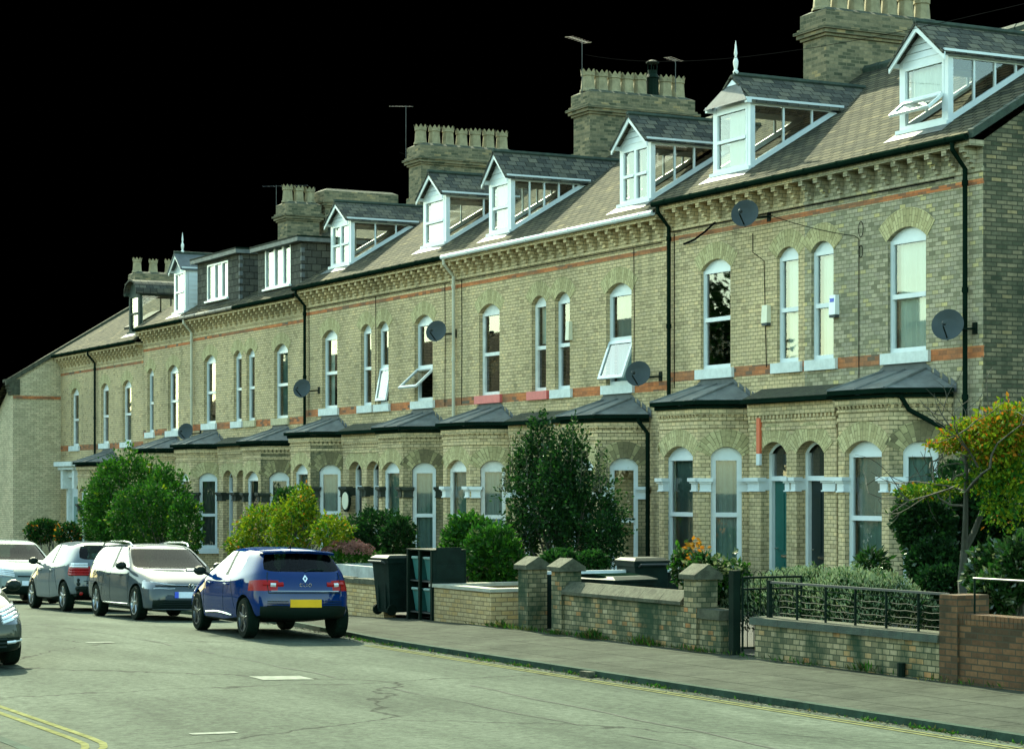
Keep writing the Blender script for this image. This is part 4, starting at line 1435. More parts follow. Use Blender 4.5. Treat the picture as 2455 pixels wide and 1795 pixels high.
for i, (h, sp_) in enumerate(zip(HOUSES, spec)):
    h.update(sp_)
    dz = h['dz']
    org = Vector(((h['x0'] + h['x1']) / 2, FY, gz((h['x0'] + h['x1']) / 2)))
    root = empty('terraced_house', org, h['label'], 'house', 'brick houses of the terrace')
    ROOTS.append((root, org))
    facade(h, root, org)
    fr = Fr((0, FY, 0), (0, -1))
    sills = {3: 'red_sill'}.get(i, 'stone_sill')
    for k, w in enumerate(h['wins']):
        kw = {}
        if i == 2 and k == 0:
            kw = dict(open_lower=R(20), split=0.5)
        if i == 4 and k == 0:
            kw = dict(open_lower=R(48), split=0.44)
        if i == 4 and k == 1:
            kw = dict(open_lower=R(10))
        if i == 3:
            kw = dict(sash=True, frame='old_white')
        if i >= 9:
            kw = dict(sash=True, frame='old_white')
        if (i, k) in ((3, 1), (4, 1), (5, 1), (6, 1), (7, 0), (9, 1)):
            kw['curv'] = (0.55, 1)
        if (i, k) in ((5, 0), (7, 1), (8, 0)):
            kw['cgap'] = (0.3, 0.7)
        sl = sills
        if i == 6 and k == 1:
            sl = 'bare_stone'
        if i == 6 and k == 0:
            sl = 'bare_stone'
        window(fr, w['x'], w['w'], w['b'], w['hs'], w['r'], 0.115 if i < 2 else 0.15, root, org, sill=sl, cur=h['up'][k], **kw)
    if h['bx'] is not None:
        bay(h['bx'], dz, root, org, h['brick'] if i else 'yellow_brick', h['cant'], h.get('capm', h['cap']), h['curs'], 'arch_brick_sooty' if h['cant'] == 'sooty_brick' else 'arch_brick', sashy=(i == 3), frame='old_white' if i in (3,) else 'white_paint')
    if not h.get('noporch'):
        porch(h['pc'], h['side'], h['pc'], h['pc'] + h['side'] * 1.42, dz, root, org, h.get('capm', h['cap']), h['door'])

HR = [r for r, o in ROOTS]
HO = [o for r, o in ROOTS]
dormer(-31.07, 1.36, 0, HR[0], HO[0], win='awning', panes=4)
dormer(-37.2, 1.36, 0, HR[1], HO[1], style='hip', apex=10.55, eave=10.05, panes=3, cgap=(0.0, 0.25))
dormer(-40.8, 1.30, -0.165, HR[2], HO[2], win='two', panes=4, cur='curtain_grey', yf=24.2, cgap=(.5, 1))
dormer(-47.15, 1.15, -0.165, HR[3], HO[3], win='sash', panes=5, yf=24.2, frame='white_paint', eave=9.95, apex=10.5)
dormer(-51.25, 1.36, -0.175, HR[4], HO[4], panes=2, yf=24.42, apex=10.55, eave=10.05)
dormer(-57.45, 1.45, -0.175, HR[5], HO[5], win='two', panes=3, yf=24.45, apex=10.5, eave=10.05)
box_dormer(-62.7, -59.2, -0.35, HR[6], HO[6], atx(636, 23.98), atx(697, 23.98), 8.28, 9.5)
box_dormer(-68.15, -64.25, -0.35, HR[7], HO[7], atx(497, 23.98), atx(547, 23.98), 8.3, 9.45, top=10.05)
dormer(-70.4, 1.15, -0.42, HR[8], HO[8], cheek='clad', panes=1, yf=24.15, eave=10.05, apex=10.5, win='finial', roofm='lead_light')
dormer(-75.6, 1.2, -0.80, HR[9], HO[9], style='barrel', frame='stone_dark', yf=24.25, eave=10.05, apex=10.45, cheek='glass', panes=2, win='sash')
chimney(-39.15 + 0.0, 0.0, HR[0], HO[0], y0=27.7, npots=7)
chimney(-49.2, -0.165, HR[2], HO[2], y0=27.6, npots=8, flue=5)
chimney(-59.05, -0.175, HR[4], HO[4], y0=27.5, npots=7)
c4 = chimney(-68.85, -0.42, HR[7], HO[7], y0=27.2, ln=1.15, top=12.25, npots=3)
chimney(-68.85, -0.42, HR[8], HO[8], y0=28.55, ln=2.6, top=12.75, pots=False, wid=0.9)
chimney(-85.6, -0.8, HR[10], HO[10], y0=27.4, ln=1.7, top=11.75, npots=3, wid=0.8)
drainpipe(atx(2313, 23.9), 0, HR[0], HO[0], 'black_plastic')
drainpipe(atx(1603, 23.9), 0, HR[1], HO[1], 'black_plastic')
drainpipe(atx(1087, 23.9), -0.165, HR[3], HO[3], 'cream_pipe')
drainpipe(atx(730, 23.9), -0.175, HR[5], HO[5], 'black_plastic')
drainpipe(atx(459, 23.9), -0.35, HR[7], HO[7], 'cream_pipe')
drainpipe(atx(227, 23.9), -0.8, HR[9], HO[9], 'dark_iron')
# bay downpipe of the nearest house running across to the main drainpipe
mb = MB()
xp = atx(2313, 23.9)
mb.tube([(-30.3, 23.2, 3.95), (-30.25, 23.35, 3.7), (xp - 0.05, 23.9, 3.2)], 0.042, 0, 8)
mb.build('bay_downpipe', 'black_plastic', HR[0], HO[0])
mb = MB()
xb = -41.2 + 1.4
mb.tube([(xb, 23.65, 3.8), (xb + 0.1, 23.85, 3.5), (xb + 0.1, 23.85, -0.3)], 0.045, 0, 8)
mb.build('bay_downpipe', 'black_plastic', HR[2], HO[2])
# roof verge of the end house
mb = MB()
for y in [23.7 + 0.25 * k for k in range(20)]:
    za, zb_ = roof_z(y, 0), roof_z(y + 0.25, 0)
    mb.hexa([Vector((-29.14, y, za - 0.12)), Vector((-28.99, y, za - 0.12)), Vector((-28.99, y + 0.25, zb_ - 0.12)), Vector((-29.14, y + 0.25, zb_ - 0.12))],
            [Vector((-29.14, y, za + 0.025)), Vector((-28.99, y, za + 0.025)), Vector((-28.99, y + 0.25, zb_ + 0.012)), Vector((-29.14, y + 0.25, zb_ + 0.012))])
mb.build('verge', 'stone_dark', HR[0], HO[0])
# skylight on the roof of the far house
mb = MB()
q = [(-78.2, 24.7), (-77.0, 24.7), (-77.0, 25.7), (-78.2, 25.7)]
mb.hexa([Vector((x, y, roof_z(y, -0.8) + 0.01)) for x, y in q], [Vector((x, y, roof_z(y, -0.8) + 0.09)) for x, y in q])
mb.build('rooflight', 'dark_iron', HR[9], HO[9])
# door hood of the far house
mb = MB()
hx = atx(163, 23.6)
fr = Fr((hx, FY, 0), (0, -1))
fr.box(mb, -1.15, 1.15, 3.15, 3.32, -0.62, 0.02)
fr.box(mb, -1.0, 1.0, 3.02, 3.15, -0.5, 0.02)
fr.box(mb, -0.9, 0.9, 2.72, 3.02, -0.22, 0.02)
for s in (-1, 1):
    fr.box(mb, s * 0.75 - 0.14, s * 0.75 + 0.14, 2.3, 3.02, -0.42, 0.0)
    fr.box(mb, s * 0.75 - 0.11, s * 0.75 + 0.11, -1.2, 2.3, -0.2, 0.0)
dh = mb.build('door_hood', 'stone_sill', HR[10], HO[10])
mb = MB()
fr.box(mb, -0.6, 0.6, -0.8, 2.65, -0.05, 0.01, 0)
fr.box(mb, -0.35, 0.35, -0.7, 2.0, -0.07, 0.0, 1)
mb.build('door', ['white_paint', 'curtain_grey'], HR[10], HO[10])

# gabled corner house at the far end, standing forward of the terrace
org = Vector((-90, 26.8, gz(-90)))
gh = empty('corner_house', org, 'gabled brick house with a blank side wall, closing the far left end of the terrace', 'house')
mb = MB()
gy0, ge = 22.15, 6.55
gr_y = 27.6
grz = ge + 0.61 * (gr_y - gy0)
mb.poly([(-84.02, gy0, -2.5), (-84.02, 33, -2.5), (-84.02, 33, ge), (-84.02, gr_y, grz), (-84.02, gy0, ge)], 0)
mb.poly([(-92, gy0, -2.5), (-84.02, gy0, -2.5), (-84.02, gy0, ge - 0.05), (-92, gy0, ge - 4.2)], 0)
mb.build('walls', 'gable_brick', gh, org)
mb = MB()
dr = 4.2
mb.poly([(-84.02, gy0 - 0.3, ge - 0.05), (-84.02, gr_y, grz), (-92, gr_y, grz - dr), (-92, gy0 - 0.3, ge - dr)][::-1])
mb.poly([(-84.02, gr_y, grz), (-84.02, 33, ge), (-92, 33, ge - dr), (-92, gr_y, grz - dr)][::-1])
mb.poly([(-92, gy0, -2.5), (-92, gy0, ge - dr), (-92, gr_y, grz - dr), (-92, 33, ge - dr), (-92, 33, -2.5)])
mb.build('roof', 'slate', gh, org)
mb = MB()
mb.box(-84.03, gy0 - 0.01, 5.75, -83.985, 24, 5.87, 0)
mb.build('string_band', 'red_band', gh, org)
mb = MB()
for k in range(5):
    mb.box(-84.6, gy0 - 0.06 - 0.05 * k, 5.9 + 0.12 * k, -83.96, gy0 + 0.25, 6.02 + 0.12 * k)
for k in range(26):
    y = gy0 - 0.3 + k * 0.21
    z = ge - 0.1 + 0.61 * (y - gy0)
    mb.hexa([Vector((-84.1, y, z)), Vector((-83.93, y, z)), Vector((-83.93, y + 0.2, z + 0.122)), Vector((-84.1, y + 0.2, z + 0.122))],
            [Vector((-84.1, y, z + 0.2)), Vector((-83.93, y, z + 0.2)), Vector((-83.93, y + 0.2, z + 0.322)), Vector((-84.1, y + 0.2, z + 0.322))])
mb.build('verge_coping', 'coping_stone', gh, org)


# ------------------------------------------------------------------ cars
from mathutils.bvhtree import BVHTree


def from_faces(name, verts, faces, mat, parent, smooth=True):
    used = {}
    vv, ff = [], []
    for f in faces:
        g = []
        for i in f:
            if i not in used:
                used[i] = len(vv)
                vv.append(verts[i])
            g.append(used[i])
        ff.append(g)
    me = bpy.data.meshes.new(name)
    me.from_pydata(vv, [], ff)
    me.materials.append(MATS[mat])
    for p in me.polygons:
        p.use_smooth = smooth
    me.update()
    o = bpy.data.objects.new(name, me)
    COL.objects.link(o)
    o.parent = parent
    return o


KEYS = ['paint', 'windscreen', 'rear_window', 'side', 'pillar', 'tail', 'head', 'lower', 'arch', 'grille']


def make_car(label, rows, xB, axf, axr, paint, loc, fwd, wheel_r=0.315, wheel_w=0.2, style='hatch', rim='alloy', group='parked cars', front_face=False, nspoke=5, quarter=False, tail_mat='lamp_red', glass_side='car_side_glass'):
    x, y = loc
    f = Vector((fwd[0], fwd[1], 0)).normalized()
    gp = lambda p: Vector((p.x, p.y, gz(p.x) + camber(p.y)))
    P0 = Vector((x, y, 0))
    lft = Vector((-f.y, f.x, 0))
    F = (gp(P0 + f * 1.3) - gp(P0 - f * 1.3)).normalized()
    Lf = (gp(P0 + lft * 0.75) - gp(P0 - lft * 0.75)).normalized()
    U = F.cross(Lf).normalized()
    Lf = U.cross(F).normalized()
    M = Matrix((F, Lf, U)).transposed()
    root = empty('parked_car', (0, 0, 0), label, 'car', group)
    z0 = (gp(P0 + f * 1.3 + lft * .75) + gp(P0 - f * 1.3 + lft * .75) + gp(P0 + f * 1.3 - lft * .75) + gp(P0 - f * 1.3 - lft * .75)).z / 4
    root.location = (x, y, z0 + 0.003)
    root.rotation_euler = M.to_euler()
    verts, grid = [], []
    NC = 13
    for (xr, xf, zr, zm, zf, w, wr, wf, x4, x8, rc) in rows:
        c = [(xr, 0, zr), (xr + 0.012, 0.6 * wr, zr), (xr + rc * 0.38, wr * 0.95, zr), (xr + rc * 1.25, wr + (w - wr) * 0.45, zr + (zm - zr) * 0.12), (x4, w, zr + (zm - zr) * 0.6), (xB - 0.045, w, zm), (xB + 0.045, w, zm),
             (x8 - 0.06, w * 0.995, zm + (zf - zm) * 0.25), (x8 + 0.03, w * 0.985, zm + (zf - zm) * 0.4), (xf - rc * 1.25, wf + (w - wf) * 0.35, zf + (zm - zf) * 0.08), (xf - rc * 0.38, wf * 0.95, zf), (xf - 0.012, 0.6 * wf, zf), (xf, 0, zf)]
        loop = []
        for (px, py, pz) in c:
            loop.append(len(verts))
            verts.append((px, py, pz))
        loop2 = [loop[0]]
        for (px, py, pz) in c[1:-1]:
            loop2.append(len(verts))
            verts.append((px, -py, pz))
        loop2.append(loop[-1])
        grid.append((loop, loop2))
    faces, keys = [], []

    def key(j, i):
        # j strip index between rows j and j+1, i column
        if j == 6:
            if i < 2 or (i < 3 and style == 'wrap'):
                return 'rear_window'
            if i == 3 and quarter:
                return 'side'
            if i in (2, 3):
                return 'paint'
            if i == 4:
                return 'side'
            if i == 5:
                return 'pillar'
            if i in (6, 7):
                return 'side'
            if i == 8:
                return 'paint'
            return 'windscreen'
        if j in (3, 4) and i in (1, 2) and not front_face:
            return 'tail' if (j == 3 or style == 'wrap') else 'paint'
        if j == 3 and i in (9, 10) and front_face:
            return 'head'
        if j in (0,):
            return 'lower'
        if j == 1 and (i in (0, 1, 11) or i >= 10):
            return 'lower' if (i < 2 or front_face) else 'paint'
        return 'paint'
    for j in range(len(rows) - 1):
        for s in (0, 1):
            A, B = grid[j][s], grid[j + 1][s]
            for i in range(NC - 1):
                q = [A[i], A[i + 1], B[i + 1], B[i]]
                if s == 0:
                    q = q[::-1]
                faces.append(q)
                keys.append(key(j, i))
    for (lp, flip, k) in ((grid[-1], False, 'paint'), (grid[0], True, 'lower')):
        A, B = lp
        for i in range(NC - 1):
            q = [A[i], A[i + 1], B[i + 1], B[i]]
            q = [v for n_, v in enumerate(q) if v not in q[:n_]]
            faces.append(q if flip else q[::-1])
            keys.append(k)
    me = bpy.data.meshes.new('cage')
    me.from_pydata(verts, [], faces)
    bm = bmesh.new()
    bm.from_mesh(me)
    bmesh.ops.recalc_face_normals(bm, faces=bm.faces)
    cl = bm.edges.layers.float.new('crease_edge')
    bm.faces.ensure_lookup_table()
    for e in bm.edges:
        ks = {keys[fc.index] for fc in e.link_faces}
        if len(ks) > 1 and (ks & {'windscreen', 'rear_window', 'side', 'pillar'}):
            e[cl] = 0.45
        elif len(ks) > 1:
            e[cl] = 0.25
    bm.to_mesh(me)
    bm.free()
    for k in KEYS:
        me.materials.append(MATS['paint_blue'])
    for p, k in zip(me.polygons, keys):
        p.material_index = KEYS.index(k)
    ob = bpy.data.objects.new('cage', me)
    COL.objects.link(ob)
    sm = ob.modifiers.new('s', 'SUBSURF')
    sm.levels = sm.render_levels = 2
    cuts = []
    for ax in (axf, axr):
        for s in (-1, 1):
            cm = bmesh.new()
            bmesh.ops.create_cone(cm, cap_ends=True, segments=32, radius1=wheel_r + 0.055, radius2=wheel_r + 0.055, depth=0.7)
            bmesh.ops.rotate(cm, verts=cm.verts, cent=(0, 0, 0), matrix=Matrix.Rotation(R(90), 3, 'X'))
            bmesh.ops.translate(cm, verts=cm.verts, vec=(ax, s * (rows[3][5] - 0.26 + 0.35), wheel_r))
            c_me = bpy.data.meshes.new('cut')
            cm.to_mesh(c_me)
            cm.free()
            for k in KEYS:
                c_me.materials.append(MATS['paint_blue'])
            for p in c_me.polygons:
                p.material_index = KEYS.index('arch')
            co = bpy.data.objects.new('cut', c_me)
            COL.objects.link(co)
            cuts.append(co)
            bmod = ob.modifiers.new('b', 'BOOLEAN')
            bmod.object = co
            bmod.operation = 'DIFFERENCE'
            bmod.solver = 'EXACT'
    bpy.context.view_layer.update()
    dg = bpy.context.evaluated_depsgraph_get()
    em = bpy.data.meshes.new_from_object(ob.evaluated_get(dg))
    V = [v.co.copy() for v in em.vertices]
    bvh = BVHTree.FromPolygons(V, [list(p.vertices) for p in em.polygons])
    groups = {}
    for p in em.polygons:
        k = KEYS[p.material_index]
        cx_ = p.center
        if k in ('side', 'tail', 'head', 'pillar'):
            k = k + ('L' if cx_.y > 0 else 'R')
        if k == 'arch':
            k = 'arch' + ('L' if cx_.y > 0 else 'R') + ('F' if cx_.x > 0 else 'B')
        groups.setdefault(k, []).append(list(p.vertices))
    for o_ in [ob] + cuts:
        bpy.data.objects.remove(o_)
    NM = {'paint': ('body', paint), 'windscreen': ('windscreen', 'car_glass'), 'rear_window': ('rear_window', 'car_glass'), 'sideL': ('side_windows', glass_side), 'sideR': ('side_windows', glass_side),
          'pillarL': ('door_pillar', 'trim_black'), 'pillarR': ('door_pillar', 'trim_black'), 'tailL': ('taillight', tail_mat), 'tailR': ('taillight', tail_mat), 'headL': ('headlight', 'lamp_housing'), 'headR': ('headlight', 'lamp_housing'),
          'lower': ('lower_bumper', 'trim_black'), 'archLF': ('wheel_arch', 'trim_black'), 'archRF': ('wheel_arch', 'trim_black'), 'archLB': ('wheel_arch', 'trim_black'), 'archRB': ('wheel_arch', 'trim_black'), 'grille': ('grille', 'trim_black')}
    parts = {}
    for k, fs in groups.items():
        nm, mt = NM[k]
        parts[k] = from_faces(nm, V, fs, mt, root)

    def side_pt(px, pz, s):
        h = bvh.ray_cast(Vector((px, s * 2.0, pz)), Vector((0, -s, 0)))
        return h[0] if h[0] else Vector((px, s * rows[3][5], pz))

    def end_pt(py, pz, s):
        h = bvh.ray_cast(Vector((s * 4.0, py, pz)), Vector((-s, 0, 0)))
        return h[0] if h[0] else Vector((s * 2, py, pz))

    def seam(pts, r=0.005, mat='trim_black', name='door_seam'):
        mb = MB()
        mb.tube(pts, r, 0, 5)
        return mb.build(name, mat, root)
    # door seams, handles, sill strip
    rb = rows[6]
    for s in (-1, 1):
        for (px, z0_, z1_) in ((xB, 0.30, rb[3] - 0.01), (axf - 0.42, 0.32, rb[3] - 0.05)):
            seam([side_pt(px + (0.04 if k == 0 else 0), z0_ + (z1_ - z0_) * k / 8, s) for k in range(9)])
        seam([side_pt(axr + 0.42 + 0.03 * k, 0.45 + (rb[3] - 0.5) * k / 8, s) for k in range(9)])
        for px in (xB - 0.16, xB + 0.75):
            if px < axf - 0.5:
                mb = MB()
                q0, q1 = side_pt(px - 0.09, rb[3] - 0.13, s), side_pt(px + 0.09, rb[3] - 0.12, s)
                mb.tube([q0 + Vector((0, s * 0.0, 0)), q0 + Vector((0.02, s * 0.025, 0)), q1 + Vector((-0.02, s * 0.025, 0)), q1], 0.013, 0, 6)
                mb.build('door_handle', paint, root)
        # mirror
        mb = MB()
        mp = side_pt(rb[9] - 0.05, rb[3] + 0.0, s)
        cc = mp + Vector((0.0, s * 0.16, 0.06))
        N = 10
        prof = [(0.02, -0.055), (0.075, -0.045), (0.098, 0.0), (0.085, 0.05), (0.03, 0.085)]
        rings = []
        for r_, d in prof:
            rings.append([cc + Vector((d, math.cos(2 * math.pi * k / N) * r_ * 1.15, math.sin(2 * math.pi * k / N) * r_ * 0.85)) for k in range(N)])
        for A, B in zip(rings, rings[1:]):
            for k in range(N):
                mb.poly([A[k], A[(k + 1) % N], B[(k + 1) % N], B[k]], 0, smooth=True)
        mb.poly(rings[0][::-1], 1)
        mb.poly(rings[-1], 0)
        mb.tube([mp + Vector((0, -s * 0.02, -0.02)), cc + Vector((0, -s * 0.06, -0.03))], 0.025, 1, 6)
        mb.build('door_mirror', ['trim_black' if paint != 'paint_pale' else paint, 'trim_black'], root)
    # wheels
    for ax in (axf, axr):
        for s in (-1, 1):
            yo = s * (rows[3][5] - 0.025)
            mb = MB()
            r = wheel_r
            prof = [(r * 0.66, -wheel_w), (r * 0.93, -wheel_w), (r, -wheel_w + 0.03), (r, -0.03), (r * 0.94, -0.004), (r * 0.70, 0.0), (r * 0.66, -0.02), (r * 0.64, -0.1), (r * 0.2, -0.11)]
            mb.lathe(prof, (ax, yo, r), 28, 0, axis=(0, s, 0))
            wo_ = mb.build('wheel', 'tyre', root)
            mb = MB()
            mb.lathe([(r * 0.70, -0.03), (r * 0.705, -0.006), (r * 0.66, -0.004), (r * 0.63, -0.03), (r * 0.60, -0.07)], (ax, yo, r), 28, 0, axis=(0, s, 0))
            mb.lathe([(0.06, -0.06), (0.06, -0.025), (0.035, -0.015)], (ax, yo, r), 12, 0, axis=(0, s, 0))
            for k in range(nspoke):
                for dlt in (-0.13, 0.13):
                    a = 2 * math.pi * k / nspoke + 0.3
                    a2 = a + dlt
                    p0 = Vector((ax + 0.045 * math.cos(a), yo - s * 0.03, r + 0.045 * math.sin(a)))
                    p1 = Vector((ax + r * 0.66 * math.cos(a2), yo - s * 0.018, r + r * 0.66 * math.sin(a2)))
                    mb.tube([p0, p1], [0.02, 0.014], 0, 5)
            mb.build('rim', rim, wo_)
    # seats seen through the glass
    mb = MB()
    for sx in ((xB + 0.15), (xB - 0.75)):
        for sy in (-0.36, 0.36):
            mb.lathe([(0.19, 0), (0.22, 0.2), (0.20, 0.45), (0.10, 0.52), (0.10, 0.56), (0.12, 0.62), (0.10, 0.72), (0.04, 0.74)], (sx, sy, 0.62), 10)
    mb.box(rb[8] - 0.2, -rb[5] + 0.1, 0.55, rb[1] - 0.05, rb[5] - 0.1, rb[3] - 0.10)
    mb.build_each('seat', 'seat_dark', root)
    return dict(root=root, side=side_pt, end=end_pt, bvh=bvh, parts=parts, seam=seam)


def scale_rows(rows, sx_f, sx_r, sy, sz):
    out = []
    for (xr, xf, zr, zm, zf, w, wr, wf, x4, x8, rc) in rows:
        out.append((xr * sx_r, xf * sx_f, zr * sz, zm * sz, zf * sz, w * sy, wr * sy, wf * sy, x4 * sx_r if x4 < 0 else x4 * sx_f, x8 * sx_f, rc))
    return out


HATCH = [  # xr, xf, z rear, z mid, z front, w, w rear, w front, x4, x8, corner
    (-1.78, 2.00, .30, .20, .20, .74, .66, .66, -0.75, 0.75, .30),
    (-1.90, 2.10, .36, .25, .25, .84, .76, .76, -0.75, 0.75, .30),
    (-1.945, 2.15, .52, .45, .42, .862, .80, .78, -0.80, 0.80, .32),
    (-1.925, 2.13, .78, .66, .58, .872, .80, .78, -0.85, 0.82, .33),
    (-1.865, 2.00, .955, .865, .735, .860, .75, .72, -0.90, 0.82, .30),
    (-1.83, 1.55, 1.01, .925, .885, .835, .73, .73, -0.92, 0.86, .26),
    (-1.79, 1.03, 1.06, .965, .965, .805, .71, .70, -0.98, 0.80, .17),
    (-1.43, 0.30, 1.375, 1.385, 1.355, .610, .585, .575, -1.02, 0.02, .15),
    (-1.22, 0.10, 1.43, 1.452, 1.41, .45, .44, .44, -0.95, -0.10, .14)]
# blue hatchback, back towards the camera
car = make_car('blue hatchback parked with its yellow rear plate towards the viewer', HATCH, -0.28, 1.295, -1.295, 'paint_blue', (-34.5, 13.36), (-1, 0.055), rim='alloy_dark', nspoke=5, wheel_r=0.32)
rt = car['root']


def plate(car, s, zc, w, h, mats, band=False):
    p = car['end'](0, zc, s)
    mb = MB()
    x = p.x + s * 0.012
    a = [(x, -w / 2, zc - h / 2), (x, w / 2, zc - h / 2), (x - s * 0.012, w / 2, zc + h / 2), (x - s * 0.012, -w / 2, zc + h / 2)]
    mb.extrude(a, (-s * 0.02, 0, 0))
    if band:
        yb = w / 2
        mb.poly([(x + s * 0.002, yb - 0.07, zc - h / 2 + 0.002), (x + s * 0.002, yb, zc - h / 2 + 0.002), (x - s * 0.010, yb, zc + h / 2 - 0.002), (x - s * 0.010, yb - 0.07, zc + h / 2 - 0.002)], 1)
    mb.build('number_plate', mats, car['root'])


def end_strip(car, pts, s, r, mat, name, lift=0.004):
    q = [car['end'](y_, z_, s) + Vector((s * lift, 0, 0)) for y_, z_ in pts]
    mb = MB()
    mb.tube(q, r, 0, 6)
    return mb.build(name, mat, car['root'])


plate(car, -1, 0.575, 0.52, 0.125, ['plate_yellow', 'plate_yellow'])
end_strip(car, [(-0.56 + 0.08 * k, 0.765) for k in range(15)], -1, 0.011, 'chrome', 'chrome_strip')
end_strip(car, [(-0.60 + 0.08 * k, 0.735) for k in range(16)], -1, 0.007, 'trim_black', 'tailgate_seam')
for s in (-1, 1):
    end_strip(car, [(s * 0.60, 0.74), (s * 0.61, 0.85), (s * 0.60, 1.0), (s * 0.585, 1.06)], -1, 0.006, 'trim_black', 'tailgate_seam')
# diamond badge and model lettering
p = car['end'](0, 0.965, -1)
mb = MB()
o4 = [(0, 0.062), (0.043, 0), (0, -0.062), (-0.043, 0)]
i4 = [(0, 0.030), (0.019, 0), (0, -0.030), (-0.019, 0)]
for k in range(4):
    a, b_, c_, d_ = o4[k], o4[(k + 1) % 4], i4[(k + 1) % 4], i4[k]
    q = [(p.x - 0.014 + v[1] * 0.25, v[0], p.z + v[1]) for v in (a, b_, c_, d_)]
    mb.extrude(q, (0.012, 0, 0))
mb.build('badge', 'chrome', rt)


def lettering(car, txt, s, zc, size, mat, name):
    cu = bpy.data.curves.new(name, 'FONT')
    cu.body = txt
    cu.size = size
    cu.extrude = 0.002
    cu.align_x = 'CENTER'
    cu.space_character = 1.35
    o = bpy.data.objects.new(name, cu)
    COL.objects.link(o)
    bpy.context.view_layer.update()
    me = bpy.data.meshes.new_from_object(o.evaluated_get(bpy.context.evaluated_depsgraph_get()))
    bpy.data.objects.remove(o)
    me.materials.clear()
    me.materials.append(MATS[mat])
    p = car['end'](0, zc, s)
    o2 = bpy.data.objects.new(name, me)
    COL.objects.link(o2)
    o2.parent = car['root']
    o2.location = (p.x + s * 0.008, 0, zc - size * 0.35)
    o2.rotation_euler = (R(90), 0, R(-90) if s < 0 else R(90))
    return o2


lettering(car, 'CLIO', -1, 0.865, 0.075, 'chrome', 'badge_lettering')
# rear wiper, roof aerial, spoiler lip, lower grille slots
end_strip(car, [(-0.02, 1.075), (-0.12, 1.10), (-0.26, 1.105), (-0.36, 1.10)], -1, 0.012, 'trim_black', 'rear_wiper', 0.012)
mb = MB()
mb.tube([(-1.05, 0, 1.43), (-1.10, 0, 1.47)], [0.035, 0.012], 0, 8)
mb.tube([(-1.10, 0, 1.465), (-1.28, 0, 1.60)], 0.005, 0, 5)
mb.build('roof_aerial', 'trim_black', rt)
mb = MB()
for k in range(9):
    y0, y1 = -0.60 + 1.2 * k / 9, -0.60 + 1.2 * (k + 1) / 9
    f0, f1 = (1 - (y0 / 0.75) ** 2 * 0.5), (1 - (y1 / 0.75) ** 2 * 0.5)
    q = lambda yy, ff: [Vector((-1.30, yy, 1.405 - 0.05 * (1 - ff))), Vector((-1.535, yy, 1.395 - 0.09 * (1 - ff)))]
    a, b_ = q(y0, f0), q(y1, f1)
    dn = Vector((0.03, 0, -0.035))
    mb.poly([a[0], a[1], b_[1], b_[0]][::-1], 0, smooth=True)
    mb.poly([a[1], a[1] + dn, b_[1] + dn, b_[1]][::-1], 0, smooth=True)
    mb.poly([a[0] + dn, b_[0] + dn, b_[1] + dn, a[1] + dn][::-1], 0)
mb.build('spoiler', 'paint_blue', rt)
for k in range(4):
    for s in (-1, 1):
        end_strip(car, [(s * (0.29 + 0.055 * q), 0.50 + 0.035 * k) for q in range(7)], -1, 0.007, 'trim_black', 'bumper_slot')
for s in (-1, 1):
    lamp = [(s * 0.62, 0.90), (s * 0.45, 0.895), (s * 0.36, 0.88)]
    end_strip(car, [(s * 0.66, 0.87), (s * 0.50, 0.865), (s * 0.42, 0.86), (s * 0.36, 0.865)], -1, 0.05, 'lamp_red', 'taillight', -0.03)
    end_strip(car, [(s * 0.56, 0.865), (s * 0.48, 0.862)], -1, 0.034, 'lamp_clear', 'reversing_lamp', -0.008)
# side sill trim glinting below the doors
for s in (-1, 1):
    mb = MB()
    mb.tube([car['side'](-0.72 + 0.16 * k, 0.34 + 0.03 * math.sin(k / 9 * 3.14), s) for k in range(10)], 0.02, 0, 6)
    mb.build('side_trim', 'chrome', rt)

# grey estate, front towards the camera
ESTATE = [
    (-2.26, 2.06, .30, .20, .20, .76, .68, .70, -1.0, 0.75, .28),
    (-2.38, 2.16, .36, .25, .22, .86, .78, .78, -1.0, 0.75, .30),
    (-2.43, 2.215, .52, .45, .40, .885, .82, .80, -1.0, 0.80, .34),
    (-2.42, 2.20, .75, .66, .61, .895, .82, .80, -1.05, 0.82, .38),
    (-2.36, 2.10, .95, .865, .735, .885, .78, .74, -1.10, 0.84, .34),
    (-2.33, 1.62, 1.00, .930, .90, .86, .76, .74, -1.12, 0.88, .27),
    (-2.28, 1.08, 1.03, .975, .985, .83, .75, .72, -1.22, 0.86, .17),
    (-1.98, 0.30, 1.40, 1.415, 1.375, .64, .60, .60, -1.28, 0.04, .15),
    (-1.80, 0.10, 1.445, 1.475, 1.43, .48, .46, .46, -1.2, -0.10, .14)]
car = make_car('grey estate car with roof rails, its front towards the viewer, behind the blue hatchback', ESTATE, -0.28, 1.335, -1.335, 'paint_grey', (-42.15, 13.98), (1, -0.02), wheel_r=0.325, rim='alloy', nspoke=5, front_face=True, quarter=True)
rt = car['root']
for s in (-1, 1):
    mb = MB()
    mb.tube([(-1.85, s * 0.58, 1.41), (-1.75, s * 0.585, 1.475), (-1.2, s * 0.60, 1.505), (-0.3, s * 0.60, 1.505), (0.05, s * 0.585, 1.48), (0.18, s * 0.57, 1.41)], 0.017, 0, 6)
    mb.build('roof_rail', 'chrome', rt)
    end_strip(car, [(s * 0.30, 0.685), (s * 0.5, 0.70), (s * 0.68, 0.735), (s * 0.78, 0.755)], 1, 0.009, 'lamp_clear', 'running_light', 0.004)
    end_strip(car, [(s * 0.32, 0.62), (s * 0.45, 0.612), (s * 0.58, 0.625), (s * 0.70, 0.615)], 1, 0.007, 'lamp_clear', 'running_light', 0.004)
plate(car, 1, 0.50, 0.52, 0.115, ['plate_white', 'plate_blue'], False)
